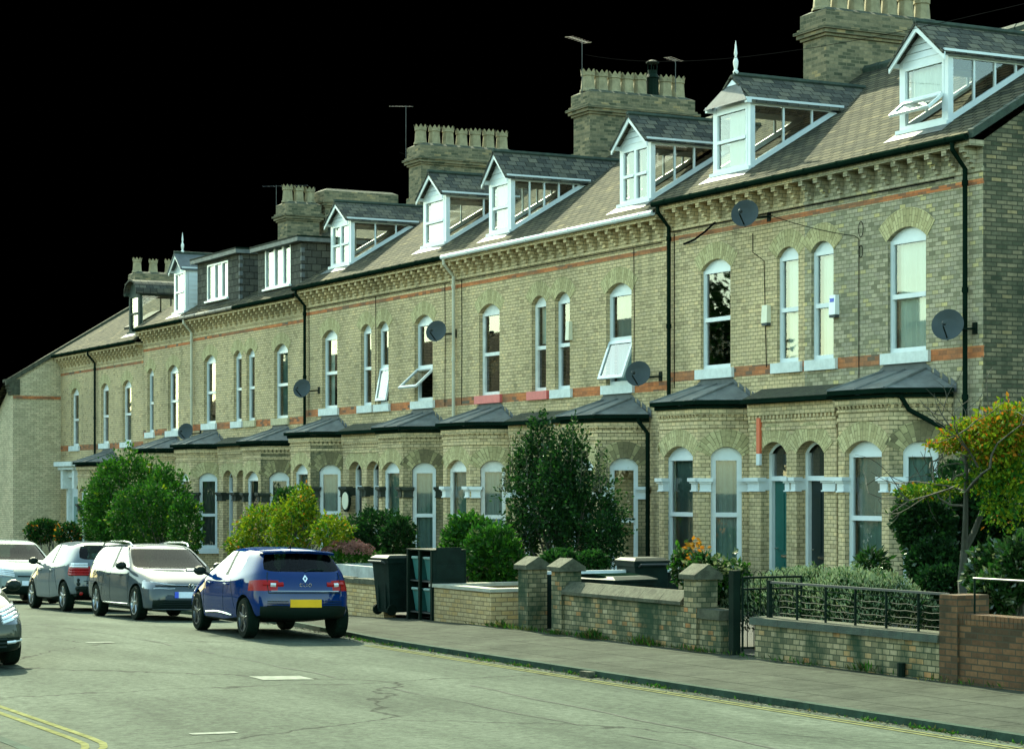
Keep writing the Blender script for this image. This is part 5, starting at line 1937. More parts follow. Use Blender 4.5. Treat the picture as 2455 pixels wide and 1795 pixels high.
mb = MB()
p = car['end'](-0.30, 0.50, 1)
mb.box(p.x + 0.006, -0.335, 0.4425, p.x + 0.022, -0.262, 0.5575)
mb.build('plate_band', 'plate_blue', rt)
end_strip(car, [(-0.66 + 0.11 * k, 0.662) for k in range(13)], 1, 0.022, 'trim_black', 'upper_grille', -0.008)
end_strip(car, [(-0.30 + 0.1 * k, 0.683) for k in range(7)], 1, 0.007, 'chrome', 'grille_strip', 0.008)
for k in range(5):
    end_strip(car, [(-0.70 + 0.05 * k + (1.4 - 0.1 * k) * q / 14, 0.255 + 0.032 * k) for q in range(15)], 1, 0.013, 'trim_black', 'lower_grille', 0.0)
end_strip(car, [(-0.70 + 1.4 * q / 14, 0.225) for q in range(15)], 1, 0.010, 'paint_silver', 'bumper_lip', 0.004)
p = car['end'](0, 0.655, 1)
mb = MB()
N = 24
xb_ = p.x + 0.018
for k in range(N):
    a0, a1 = 2 * math.pi * k / N, 2 * math.pi * (k + 1) / N
    q = [(xb_, 0.062 * math.cos(a0), p.z + 0.062 * math.sin(a0)), (xb_, 0.062 * math.cos(a1), p.z + 0.062 * math.sin(a1)), (xb_, 0.052 * math.cos(a1), p.z + 0.052 * math.sin(a1)), (xb_, 0.052 * math.cos(a0), p.z + 0.052 * math.sin(a0))]
    mb.extrude(q[::-1], (-0.015, 0, 0))
for pts in ([(-0.022, 0.045), (0, 0.006), (0.022, 0.045)], [(-0.047, 0.022), (-0.022, -0.044), (0, -0.006), (0.022, -0.044), (0.047, 0.022)]):
    mb.tube([(xb_ - 0.002, y_, p.z + z_) for y_, z_ in pts], 0.006, 0, 5)
mb.build('badge', 'chrome', rt)
end_strip(car, [(-0.62, 0.985), (-0.2, 1.0), (0.25, 1.0)], 1, 0.008, 'trim_black', 'windscreen_wiper', 0.01)
for s in (-1, 1):
    mb = MB()
    mb.tube([car['side'](-0.85 + 0.19 * k, 0.30, s) + Vector((0, s * 0.004, 0)) for k in range(10)], 0.011, 0, 6)
    mb.build('sill_strip', 'chrome', rt)

# silver hatchback with a broken rear corner
SILV = scale_rows(HATCH, 0.99, 1.06, 1.02, 1.045)
car = make_car('silver hatchback with a smashed rear corner and large red tail lamp', SILV, -0.28, 1.30, -1.30, 'paint_silver', (-47.9, 14.22), (-1, 0.01), wheel_r=0.32, rim='alloy', nspoke=5)
rt = car['root']
for s in (-1, 1):
    mb = MB()
    for k in range(5):
        z_ = 0.80 + 0.055 * k
        q = [car['end'](s * (0.50 + 0.08 * t), z_, -1) + Vector((-0.006, 0, 0)) for t in range(4)] + [car['side'](-1.78, z_, s) + Vector((0, s * 0.004, 0)), car['side'](-1.66, z_, s) + Vector((0, s * 0.002, 0))]
        mb.tube(q, 0.028, 0 if k < 3 else 1, 6)
    mb.build('taillight', ['lamp_red', 'lamp_clear'], rt)
s = 1
mb = MB()
for (py, pz, r_) in ((0.70, 0.60, 0.05), (0.72, 0.50, 0.05), (0.70, 0.68, 0.04), (0.69, 0.42, 0.045), (0.52, 0.62, 0.02), (0.55, 0.50, 0.025), (0.71, 0.36, 0.05)):
    p = car['end'](py, pz, -1)
    mb.lathe([(0.01, -0.004), (r_, 0.0), (r_ * 0.6, 0.02), (0.01, 0.024)], p, 7, 0, axis=(-0.7, 0.7, 0), smooth=False)
mb.build('broken_bumper', 'trim_black', rt)
p = car['end'](0.63, 0.40, -1)
mb = MB()
mb.lathe([(0.01, 0), (0.05, 0.005), (0.04, 0.02), (0.005, 0.025)], p, 8, 0, axis=(-1, 0.4, 0))
mb.build('rear_reflector', 'lamp_red', rt)
plate(car, -1, 0.80, 0.48, 0.11, ['plate_white', 'plate_white'])
end_strip(car, [(-0.35 + 0.07 * k, 0.895) for k in range(11)], -1, 0.018, 'paint_silver', 'plate_lamp_bar', 0.008)
end_strip(car, [(-0.60 + 0.08 * k, 0.66) for k in range(16)], -1, 0.008, 'trim_black', 'tailgate_seam')
end_strip(car, [(-0.02, 1.12), (-0.18, 1.145), (-0.36, 1.14)], -1, 0.012, 'trim_black', 'rear_wiper', 0.012)
mb = MB()
mb.tube([(-1.15, 0, 1.49), (-1.20, 0, 1.53)], [0.04, 0.01], 0, 8)
mb.build('roof_aerial', 'trim_black', rt)

# pale car beyond, front towards the camera
PALE = scale_rows(ESTATE, 1.0, 0.88, 0.98, 1.06)
car = make_car('pale green car parked furthest away, front towards the viewer', PALE, -0.28, 1.32, -1.3, 'paint_pale', (-55.2, 14.45), (1, -0.01), wheel_r=0.31, rim='alloy', front_face=True)
rt = car['root']
for s in (-1, 1):
    mb = MB()
    for k in range(4):
        q = [car['end'](s * (0.42 + 0.10 * t), 0.66 + 0.045 * k + 0.012 * t, 1) + Vector((0.004, 0, 0)) for t in range(5)]
        mb.tube(q, 0.026, 0, 6)
    mb.build('headlight', 'lamp_clear', rt)
plate(car, 1, 0.50, 0.50, 0.11, ['plate_white', 'plate_white'])
mb = MB()
mb.tube([(0.05, 0, 1.52), (-0.02, 0, 1.66)], 0.005, 0, 5)
mb.build('roof_aerial', 'trim_black', rt)
end_strip(car, [(-0.35 + 0.1 * k, 0.66) for k in range(8)], 1, 0.025, 'trim_black', 'upper_grille', -0.01)

# champagne car at the near kerb
NEARC = scale_rows(HATCH, 0.99, 1.0, 0.99, 1.02)
car = make_car('champagne coloured small car parked at the near kerb, only its front corner in view', NEARC, -0.28, 1.25, -1.25, 'paint_champagne', (-31.0, 7.05), (1, 0.0), wheel_r=0.30, rim='alloy', front_face=True)
rt = car['root']
for s in (-1, 1):
    mb = MB()
    for k in range(4):
        q = [car['end'](s * (0.45 + 0.08 * t), 0.62 + 0.045 * k + 0.02 * t, 1) + Vector((0.004, 0, 0)) for t in range(5)]
        mb.tube(q, 0.028, 0, 6)
    mb.build('headlight', 'lamp_clear', rt)
    end_strip(car, [(s * 0.50, 0.36), (s * 0.62, 0.365), (s * 0.72, 0.38)], 1, 0.025, 'lamp_clear', 'fog_lamp', -0.01)
plate(car, 1, 0.44, 0.50, 0.11, ['plate_white', 'plate_white'])
for k in range(3):
    end_strip(car, [(-0.5 + 0.1 * q, 0.30 + 0.05 * k) for q in range(11)], 1, 0.022, 'trim_black', 'lower_grille', 0.0)


# ------------------------------------------------------------------ front boundary: walls, piers, gate, railing, bins
WY = 16.9


def gX(px, Y=WY):
    return atx(px, Y)


def gZ(px, py, Y=WY):
    return at(px, py, Y).z


def thing(name, loc, label, cat, group=None):
    return empty(name, loc, label, cat, group), Vector(loc)


# low brick wall with flat coping under the railing
xa, xb = gX(1806), gX(2256)
zc = gZ(1806, 1478)
r_, o_ = thing('garden_wall', ((xa + xb) / 2, WY, 0), 'low stained brick wall with a flat stone coping carrying the iron railing', 'wall')
mb = MB()
mb.box(xa + 0.04, WY, -0.4, xb, WY + 0.24, zc - 0.10)
mb.build('brickwork', 'garden_wall_brick', r_, o_)
mb = MB()
n_ = 6
for i in range(n_):
    x0, x1 = xa - 0.03 + (xb - xa + 0.03) * i / n_, xa - 0.03 + (xb - xa + 0.03) * (i + 1) / n_ - 0.006
    mb.hexa([Vector((x0, WY - 0.05, zc - 0.10)), Vector((x1, WY - 0.05, zc - 0.10)), Vector((x1, WY + 0.30, zc - 0.10)), Vector((x0, WY + 0.30, zc - 0.10))],
            [Vector((x0, WY - 0.04, zc - 0.005)), Vector((x1, WY - 0.04, zc - 0.005)), Vector((x1, WY + 0.30, zc + 0.01)), Vector((x0, WY + 0.30, zc + 0.01))])
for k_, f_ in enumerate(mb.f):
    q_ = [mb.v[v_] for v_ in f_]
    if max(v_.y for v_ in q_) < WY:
        mb.m[k_] = 1  # street faces take darker stone: algae, with shade put into the colour
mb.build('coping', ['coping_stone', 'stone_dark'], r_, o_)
# iron railing
zr0, zr1 = zc + 0.07, gZ(1823, 1392, WY + 0.12)
xa2 = gX(1828)
r_, o_ = thing('iron_railing', ((xa2 + xb) / 2, WY + 0.12, zc), 'low black iron railing with wavy horizontal bars on the flat-coped wall', 'railing')
y = WY + 0.12
mb = MB()
mb.box(xa2 - 0.03, y - 0.03, -0.1, xa2 + 0.03, y + 0.03, zr1 + 0.02)
mb.build('post', 'dark_iron', r_, o_)
mb = MB()
mb.box(xa2, y - 0.018, zr1 - 0.02, xb, y + 0.018, zr1 + 0.008)
mb.build('top_rail', 'grey_metal', r_, o_)
nst = 5
for i in range(1, nst + 1):
    mb = MB()
    x = xa2 + (xb - xa2) * i / (nst + 0.9)
    mb.box(x - 0.012, y - 0.012, zc - 0.02, x + 0.012, y + 0.012, zr1 - 0.02)
    mb.build('upright', 'dark_iron', r_, o_)
for k in range(5):
    mb = MB()
    z = zr0 + (zr1 - zr0) * k / 5
    pts = []
    for i in range(61):
        x = xa2 + (xb - xa2) * i / 60
        ph = (i / 60 * (nst + 0.9)) % 1
        wv = 0.005 * math.sin(ph * 6.28 * 2) if k in (1, 2, 3) else 0
        if k == 3 and ph > 0.85:
            wv -= 0.05 * (ph - 0.85) / 0.15
        pts.append((x, y, z + wv))
    mb.tube(pts, 0.0065, 0, 5)
    mb.build('bar', 'dark_iron', r_, o_)
# gate: posts and the open leaf
xg = gX(1750)
zg = gZ(1750, 1367)
r_, o_ = thing('iron_gate', (xg, WY, 0), 'black iron garden gate standing open, with looped top, between two brick walls', 'gate')
mb = MB()
mb.box(xg - 0.06, WY + 0.02, -0.2, xg + 0.06, WY + 0.14, zg)
mb.build('gate_post', 'dark_iron', r_, o_)
mb = MB()
zt = zg - 0.10
yl = WY + 1.15
mb.tube([(xg + 0.08, WY + 0.16, zt), (xg + 0.08, yl, zt)], 0.018, 0, 6)
mb.tube([(xg + 0.08, WY + 0.16, zt - 0.16), (xg + 0.08, yl, zt - 0.16)], 0.015, 0, 6)
mb.tube([(xg + 0.08, WY + 0.16, 0.15), (xg + 0.08, yl, 0.15)], 0.015, 0, 6)
for y in (WY + 0.16, yl):
    mb.tube([(xg + 0.08, y, 0.1), (xg + 0.08, y, zt)], 0.018, 0, 6)
for i in range(8):
    y = WY + 0.24 + i * 0.11
    mb.tube([(xg + 0.08, y, 0.15), (xg + 0.08, y, zt)], 0.007, 0, 5)
for i in range(5):
    y = WY + 0.22 + i * 0.19
    mb.tube([(xg + 0.08, y + 0.07 * math.cos(a), zt + 0.10 * math.sin(a)) for a in [math.pi * k / 8 for k in range(9)]], 0.005, 0, 5)
mb.build('gate_leaf', 'dark_iron', r_, o_)
# short wall with a projecting end cap
xa, xb = gX(1662), gX(1728)
zc = gZ(1665, 1457)
r_, o_ = thing('garden_wall', ((xa + xb) / 2, WY, 0), 'short brick wall with one thick square coping slab, beside the gate post', 'wall')
mb = MB()
mb.box(xa, WY, -0.4, xb, WY + 0.30, zc - 0.14)
mb.build('brickwork', 'garden_wall_brick', r_, o_)
mb = MB()
mb.box(xa, WY - 0.04, zc - 0.137, xb + 0.03, WY + 0.33, zc)
mb.build('coping', 'coping_stone', r_, o_)


def pier(px0, px1, py_cap, py_apex, label, deep=0.36):
    xa, xb = gX(px0, WY - 0.05), gX(px1, WY - 0.05)
    zc, za = gZ(px0, py_cap, WY - 0.05), gZ(px0, py_apex, WY + 0.1)
    xb = max(xb, xa + 0.33)
    r_, o_ = thing('gate_pier', ((xa + xb) / 2, WY, 0), label, 'pier', 'brick gate piers with pitched caps')
    mb = MB()
    mb.box(xa, WY - 0.05, -0.4, xb, WY - 0.05 + deep, zc)
    mb.build('shaft', 'garden_wall_brick', r_, o_)
    mb = MB()
    y0, y1 = WY - 0.11, WY + 0.01 + deep
    ym = (y0 + y1) / 2
    zl = zc + 0.07
    pts = [(xa - 0.05, y0, zc), (xa - 0.05, y1, zc), (xa - 0.05, y1, zl), (xa - 0.05, ym, za + 0.02), (xa - 0.05, y0, zl)]
    mb.extrude(pts[::-1], (xb - xa + 0.1, 0, 0))
    mb.build('cap', 'coping_stone', r_, o_)
    return xa, xb


pier(1640, 1665, 1387, 1352, 'brick gate pier with pitched stone cap, at the rose bush end of the sloped wall')
pB = pier(1322.6, 1343, 1368, 1338, 'brick gate pier with pitched cap and one orange brick, nearer of the close pair')
pA = pier(1243, 1260, 1363, 1334, 'brick gate pier with pitched cap, standing by the white-coped newer wall')
# wall with a sloped saddle coping
xa, xb = pB[1], gX(1640)
z0 = gZ(1343.7, 1423)
z1 = gZ(1343.7, 1393, WY + 0.22)
r_, o_ = thing('garden_wall', ((xa + xb) / 2, WY, 0), 'stained brick garden wall with a steep sloping stone coping, in front of the black bins', 'wall')
mb = MB()
mb.box(xa, WY, -0.4, xb, WY + 0.26, z0)
mb.build('brickwork', 'garden_wall_brick', r_, o_)
mb = MB()
n_ = 6
for i in range(n_):
    x0, x1 = xa + (xb - xa) * i / n_, xa + (xb - xa) * (i + 1) / n_ - 0.007
    pts = [(x0, WY - 0.06, z0), (x0, WY + 0.32, z0), (x0, WY + 0.32, z0 + 0.05), (x0, WY + 0.17, z1 + 0.02), (x0, WY + 0.09, z1 + 0.02), (x0, WY - 0.06, z0 + 0.05)]
    mb.extrude(pts[::-1], (x1 - x0, 0, 0))
mb.build('coping', 'coping_stone', r_, o_)
# dark boarded gate between the close pair of piers, and the fence behind with a pale rail
xa = gX(1285, WY + 0.2)
r_, o_ = thing('garden_fence', (xa, 18, 0), 'dark boarded fence with a pale top rail, running back between the close pair of piers', 'fence')
mb = MB()
zt = gZ(1289, 1372, WY + 0.3)
for i in range(13):
    y = WY + 0.35 + i * 0.2
    mb.box(xa - 0.015 - 0.005 * (i % 2), y, -0.2, xa + 0.015, y + 0.193, zt - 0.03)
mb.build('boards', 'bin_plastic', r_, o_)
mb = MB()
mb.box(xa - 0.035, WY + 0.35, zt - 0.028, xa + 0.035, WY + 2.95, zt + 0.025)
mb.build('top_rail', 'white_paint', r_, o_)
# newer pale brick enclosure with white coping
xa, xb = gX(1034.5), gX(1178)
zc = gZ(1034.5, 1398)
r_, o_ = thing('garden_wall', ((xa + xb) / 2, WY, 0), 'newer buff brick wall with clean white coping, turning back beside the bin rack', 'wall')
mb = MB()
mb.box(xa, WY, -0.4, xb, WY + 0.22, zc - 0.06)
mb.box(xb - 0.22, WY + 0.22, -0.4, xb, WY + 1.7, zc - 0.06)
mb.box(xa, WY + 0.22, -0.4, xa + 0.2, WY + 1.7, zc - 0.06)
mb.build('brickwork', 'new_wall_brick', r_, o_)
mb = MB()
mb.box(xa - 0.03, WY - 0.035, zc - 0.058, xb + 0.03, WY + 0.25, zc)
mb.box(xb - 0.25, WY + 0.25, zc - 0.058, xb + 0.03, WY + 1.75, zc)
mb.box(xa - 0.03, WY + 0.25, zc - 0.058, xa + 0.23, WY + 1.75, zc)
mb.build('coping', 'white_coping', r_, o_)
# rack of recycling boxes
xa, xb = gX(979, WY - 0.02), gX(1036, WY - 0.02)
zt = gZ(985, 1317, WY)
r_, o_ = thing('recycling_rack', ((xa + xb) / 2, WY + 0.3, 0), 'dark steel rack with shelves for teal recycling boxes, next to the wheelie bin', 'rack')
y0, y1 = WY - 0.02, WY + 0.60
xm = (xa + xb) / 2
for x in (xa, xm, xb):
    for y in (y0, y1):
        mb = MB()
        mb.box(x - 0.03, y - 0.02, -0.1, x + 0.03, y + 0.03, zt)
        mb.build('upright', 'dark_iron', r_, o_)
mb = MB()
mb.box(xa - 0.04, y0 - 0.03, zt, xb + 0.04, y1 + 0.05, zt + 0.02)
mb.build('top', 'dark_iron', r_, o_)
for z in (0.12, 0.12 + (zt - 0.12) * 0.5):
    mb = MB()
    mb.box(xa, y0 + 0.03, z, xb, y1, z + 0.02)
    mb.build('shelf', 'grey_metal', r_, o_)
mb = MB()
mb.box(xb + 0.03, y0, 0.0, xb + 0.045, y1, zt - 0.01)
for k in range(4):
    mb.box(xb + 0.045, y0 + 0.06, 0.1 + k * 0.32, xb + 0.056, y1 - 0.06, 0.1 + k * 0.32 + 0.25)
mb.build('side_panel', 'bin_plastic', r_, o_)
mb = MB()
mb.box(xa - 0.045, y0, 0.0, xa - 0.03, y1, zt - 0.01)
mb.build('side_panel', 'bin_plastic', r_, o_)
mb = MB()
mb.box(xa - 0.03, y1 + 0.03, 0.0, xb + 0.03, y1 + 0.045, zt - 0.01)
mb.build('back_panel', 'bin_plastic', r_, o_)
names = ['teal recycling box on the lower shelf of the rack, beside the bin', 'teal recycling box on the lower shelf of the rack, beside the buff wall', 'teal recycling box on the upper shelf of the rack, beside the bin', 'teal recycling box on the upper shelf of the rack, beside the buff wall']
for k in range(4):
    bx0 = (xa if k % 2 == 0 else xm) + 0.07
    bx1 = bx0 + (xb - xa) / 2 - 0.14
    zb_ = (0.15 if k < 2 else 0.15 + (zt - 0.12) * 0.5)
    hgt = 0.40
    r2, o2 = thing('recycling_box', ((bx0 + bx1) / 2, y0 + 0.3, zb_), names[k], 'box', 'recycling boxes in the rack')
    mb = MB()
    b4 = [Vector((bx0 + 0.04, y0 + 0.10, zb_)), Vector((bx1 - 0.04, y0 + 0.10, zb_)), Vector((bx1 - 0.04, y1 - 0.05, zb_)), Vector((bx0 + 0.04, y1 - 0.05, zb_))]
    t4 = [Vector((bx0, y0 + 0.05, zb_ + hgt)), Vector((bx1, y0 + 0.05, zb_ + hgt)), Vector((bx1, y1 - 0.02, zb_ + hgt)), Vector((bx0, y1 - 0.02, zb_ + hgt))]
    mb.hexa(b4, t4)
    mb.build('tub', 'teal_plastic', r2, o2)
    mb = MB()
    mb.tube([(bx0 + 0.05, y0 + 0.03, zb_ + hgt + 0.0), (bx1 - 0.05, y0 + 0.03, zb_ + hgt + 0.0)], 0.025, 0, 6)
    mb.build('rim_handle', 'curtain_grey', r2, o2)


def wheelie_bin(x, y, z, label, rz=0.0, w=0.56, d=0.68, h=1.0, mat='bin_plastic', group=None):
    """handle and wheels face local -y"""
    root = empty('wheelie_bin', (x, y, z), label, 'bin', group, rz)
    O = Vector((0, 0, 0))
    mb = MB()
    a, b_ = w * 0.40, w * 0.5
    c, e = d * 0.36, d * 0.48
    B = [Vector((-a, -c, 0.05)), Vector((a, -c, 0.05)), Vector((a, c, 0.05)), Vector((-a, c, 0.05))]
    T = [Vector((-b_, -e, h)), Vector((b_, -e, h)), Vector((b_, e, h)), Vector((-b_, e, h))]
    mb.hexa(B, T)
    rim = [Vector((v.x * 1.05, v.y * 1.04, h - 0.06)) for v in T]
    rim2 = [Vector((v.x, v.y, h + 0.005)) for v in rim]
    mb.hexa(rim, rim2)
    for s in (-1, 1):
        mb.box(s * a * 0.55 - 0.015, -c - 0.05, 0.12, s * a * 0.55 + 0.015, -c + 0.02, h * 0.9)
    mb.build('bin_body', mat, root)
    mb = MB()
    L0 = [Vector((-b_ * 1.06, -e * 1.1, h + 0.008)), Vector((b_ * 1.06, -e * 1.1, h + 0.008)), Vector((b_ * 1.06, e * 1.1, h + 0.008)), Vector((-b_ * 1.06, e * 1.1, h + 0.008))]
    L1 = [v + Vector((0, 0, 0.03)) for v in L0]
    L2 = [Vector((v.x * 0.8, v.y * 0.75, h + 0.085)) for v in L0]
    mb.hexa(L0, L1)
    mb.hexa([v + Vector((0, 0, 0.0)) for v in L1], L2)
    mb.build('lid', mat, root)
    mb = MB()
    mb.tube([(-b_ * 0.8, -e - 0.03, h - 0.06), (-b_ * 0.8, -e - 0.11, h - 0.02), (b_ * 0.8, -e - 0.11, h - 0.02), (b_ * 0.8, -e - 0.03, h - 0.06)], 0.018, 0, 6)
    mb.build('handle', 'grey_metal', root)
    for s in (-1, 1):
        mb = MB()
        mb.lathe([(0.03, -0.025), (0.1, -0.025), (0.1, 0.025), (0.03, 0.025)], (s * (a + 0.02), -c + 0.02, 0.1), 16, 0, axis=(1, 0, 0))
        mb.build('wheel', 'tyre', root)
    return root


xw = gX(951, WY + 0.15)
wheelie_bin(xw, WY + 0.12, 0.02, 'tall dark wheelie bin standing on the pavement side of the recycling rack', rz=R(8), h=1.02)
xw = gX(1470, WY + 1.0)
rb_ = wheelie_bin(xw, WY + 0.95, 0.02, 'wide black bin with a humped lid and white painted number, behind the sloped coping', rz=R(-80), w=0.85, d=1.25, h=0.86, group=None)
mb = MB()
for k in range(8):
    a0, a1 = -0.9 + 1.8 * k / 8, -0.9 + 1.8 * (k + 1) / 8
    mb.poly([(-0.40, 0.60 * math.sin(a0), 0.90 + 0.20 * (math.cos(a0) - 0.62)), (0.40, 0.60 * math.sin(a0), 0.90 + 0.20 * (math.cos(a0) - 0.62)), (0.40, 0.60 * math.sin(a1), 0.90 + 0.20 * (math.cos(a1) - 0.62)), (-0.40, 0.60 * math.sin(a1), 0.90 + 0.20 * (math.cos(a1) - 0.62))], 0, smooth=True)
for s in (-1, 1):
    q = [(s * 0.40, 0.60 * math.sin(-0.9 + 1.8 * k / 8), 0.90 + 0.20 * (math.cos(-0.9 + 1.8 * k / 8) - 0.62)) for k in range(9)]
    mb.poly(q if s < 0 else q[::-1])
mb.build('humped_lid', 'black_plastic', rb_)
mb = MB()
for pts in ([(0.10, 0.28), (-0.02, 0.20), (-0.02, 0.02), (0.06, -0.02)], [(0.12, 0.50), (-0.02, 0.44), (-0.02, 0.38), (0.04, 0.36)]):
    mb.tube([(0.405, y_ - 0.15, 0.62 + z_) for z_, y_ in pts], 0.02, 0, 5)
mb.build_each('painted_number', 'white_paint', rb_)
xw = gX(1540, WY + 2.2)
wheelie_bin(xw, WY + 2.2, 0.0, 'green-black bin with a flat lid, further back near the bay window', rz=R(85), w=0.62, d=0.75, h=1.12)
# yellow brick wall behind the blue car and rendered planter
xa, xb = -44.0, gX(921)
zc = gZ(880, 1389)
r_, o_ = thing('garden_wall', ((xa + xb) / 2, WY, 0), 'buff brick garden wall with a ragged coping, between the blue car and the wheelie bin', 'wall')
mb = MB()
mb.box(xa, WY, -0.9, xb, WY + 0.24, zc - 0.09)
mb.build('brickwork', 'new_wall_brick', r_, o_)
mb = MB()
for i in range(14):
    x0, x1 = xa + (xb - xa) * i / 14, xa + (xb - xa) * (i + 1) / 14 - 0.01
    mb.box(x0, WY - 0.03, zc - 0.087, x1, WY + 0.27, zc + random.uniform(-0.01, 0.015))
mb.build('coping', 'coping_stone', r_, o_)
xa, xb = gX(800, 18.0), gX(925, 18.0)
zt = gZ(850, 1355, 18.0)
r_, o_ = thing('planter', ((xa + xb) / 2, 18, 0), 'pale rendered raised planter behind the wall, under the pink flower heads', 'planter')
mb = MB()
mb.box(xa, 18.0, -0.3, xb, 18.12, zt)
mb.box(xb - 0.12, 18.12, -0.3, xb, 19.4, zt)
mb.box(xa, 18.12, -0.3, xa + 0.12, 19.4, zt)
mb.build('rendered_sides', 'render_wall', r_, o_)
mb = MB()
mb.box(xa + 0.12, 18.12, zt - 0.3, xb - 0.12, 19.4, zt - 0.06)
mb.build('earth', 'soil', r_, o_)
# red wall at the right
xa, xb = gX(2257), gX(2600)
zp, zw = gZ(2260, 1424), gZ(2300, 1470)
xp1 = xa + 0.34
r_, o_ = thing('garden_wall', ((xa + xb) / 2, WY, 0), 'dark red brick wall with a soldier course top and taller end pier', 'wall')
mb = MB()
mb.box(xp1, WY, -0.4, xb, WY + 0.24, zw - 0.12)
mb.build('brickwork', 'red_wall_brick', r_, o_)
mb = MB()
mb.box(xa, WY - 0.03, -0.4, xp1, WY + 0.45, zp)
mb.build('pier', 'red_wall_brick', r_, o_)
mb = MB()
x = xp1
while x < xb:
    mb.box(x, WY - 0.008, zw - 0.12, x + 0.068, WY + 0.25, zw)
    x += 0.076
mb.build('soldier_course', 'red_wall_brick', r_, o_)
zr = gZ(2308, 1384, WY + 0.15)
r_, o_ = thing('metal_handrail', (xp1 + 0.4, WY + 0.15, zw), 'thin pale metal rail above the dark red brick wall', 'rail')
mb = MB()
mb.tube([(xp1 + 0.08, WY + 0.15, zr), (xb, WY + 0.15, zr)], 0.014, 0, 6)
mb.build('rail', 'grey_metal', r_, o_)
for k in range(3):
    mb = MB()
    x = xp1 + 0.1 + k * 1.5
    mb.tube([(x, WY + 0.15, zw - 0.05), (x, WY + 0.15, zr)], 0.014, 0, 6)
    mb.build('rail_post', 'dark_iron', r_, o_)
# dividing walls of the gardens (seen between the plants)
for k, (px, lab) in enumerate([(1070, 'low brick dividing wall between two gardens, behind the bin rack'), ]):
    x = gX(px, 20)
    r_, o_ = thing('garden_wall', (x, 20, 0), lab, 'wall')
    mb = MB()
    mb.box(x - 0.1, 18.7, -0.3, x + 0.1, 22.9, 0.75)
    mb.build('brickwork', 'new_wall_brick', r_, o_)
# loose brick lying against the kerb
bx = gX(1409, 14.0)
by = kerb_y(bx) - 0.09
mb = MB()
c, s_ = math.cos(0.12), math.sin(0.12)
q = [(-0.105, -0.05), (0.105, -0.05), (0.105, 0.05), (-0.105, 0.05)]
zz = gz(bx) + camber(by)
b4 = [Vector((bx + a * c - b2 * s_, by + a * s_ + b2 * c, zz)) for a, b2 in q]
mb.hexa(b4, [v + Vector((0, 0, 0.075)) for v in b4])
tag(mb.build('loose_brick', 'coping_stone', None, (bx, by, zz)), 'single grey loose brick lying in the gutter against the kerb', 'brick')
# small dark pipe stub at the foot of the flat-coped wall
bx = gX(2169)
mb = MB()
mb.tube([(bx, WY - 0.05, 0.0), (bx, WY - 0.05, 0.22)], 0.05, 0, 8)
tag(mb.build('drain_stub', 'dark_iron', None, (bx, WY - 0.05, 0.0)), 'short dark pipe stub at the foot of the railing wall', 'pipe')


# ------------------------------------------------------------------ fittings on the house fronts
def dish(px, py, label, rad=0.27, Y=FY - 0.45, mat='dish_grey'):
    c = at(px, py, Y)
    root = empty('satellite_dish', c, label, 'satellite dish', 'satellite dishes on the terrace')
    ax = Vector((0.62, -0.74, 0.26)).normalized()
    mb = MB()
    mb.lathe([(0.0, 0.0), (rad * 0.5, 0.022), (rad, 0.075), (rad + 0.008, 0.075), (rad * 0.5, 0.010), (0.01, -0.014)], c - ax * 0.05, 28, 0, axis=ax)
    mb.build('reflector', mat, root, c)
    mb = MB()
    low = c + Vector((0, 0, -rad * 0.95))
    mb.tube([low, low + ax * 0.40 + Vector((0, 0, 0.10))], 0.014, 0, 6)
    mb.lathe([(0.02, 0), (0.035, 0.03), (0.035, 0.10), (0.02, 0.12)], low + ax * 0.40 + Vector((0, 0, 0.16)), 10, 1, axis=-ax + Vector((0, 0, 0.2)))
    mb.build('feed_arm', ['trim_black', 'dish_grey'], root, c)
    mb = MB()
    b_ = c - ax * 0.08
    w_ = Vector((c.x + 0.16, FY - 0.01, c.z - 0.05))
    mb.tube([b_, b_ + Vector((0.05, 0.15, -0.05)), w_], 0.022, 0, 6)
    mb.box(w_.x - 0.06, FY - 0.02, w_.z - 0.1, w_.x + 0.06, FY - 0.003, w_.z + 0.1)
    mb.build('wall_bracket', 'dark_iron', root, c)
    return root


D_ = [(1787, 512, 'dark grey satellite dish under the eaves, crossing the upper red brick band', 0.265),
      (2273, 779, 'dark grey satellite dish beside the black drainpipe of the nearest house', 0.265),
      (1531, 896, 'grey satellite dish just right of the tilted-open window', 0.265),
      (1047, 794, 'grey satellite dish partly covering the far-opened upper window', 0.265),
      (725, 931, 'grey satellite dish against the dark drainpipe above a bay roof', 0.265),
      (446, 1034, 'grey satellite dish at the cream pipe foot, lowest of all', 0.265)]
for px, py, lab, r_ in D_:
    dish(px, py, lab, r_)


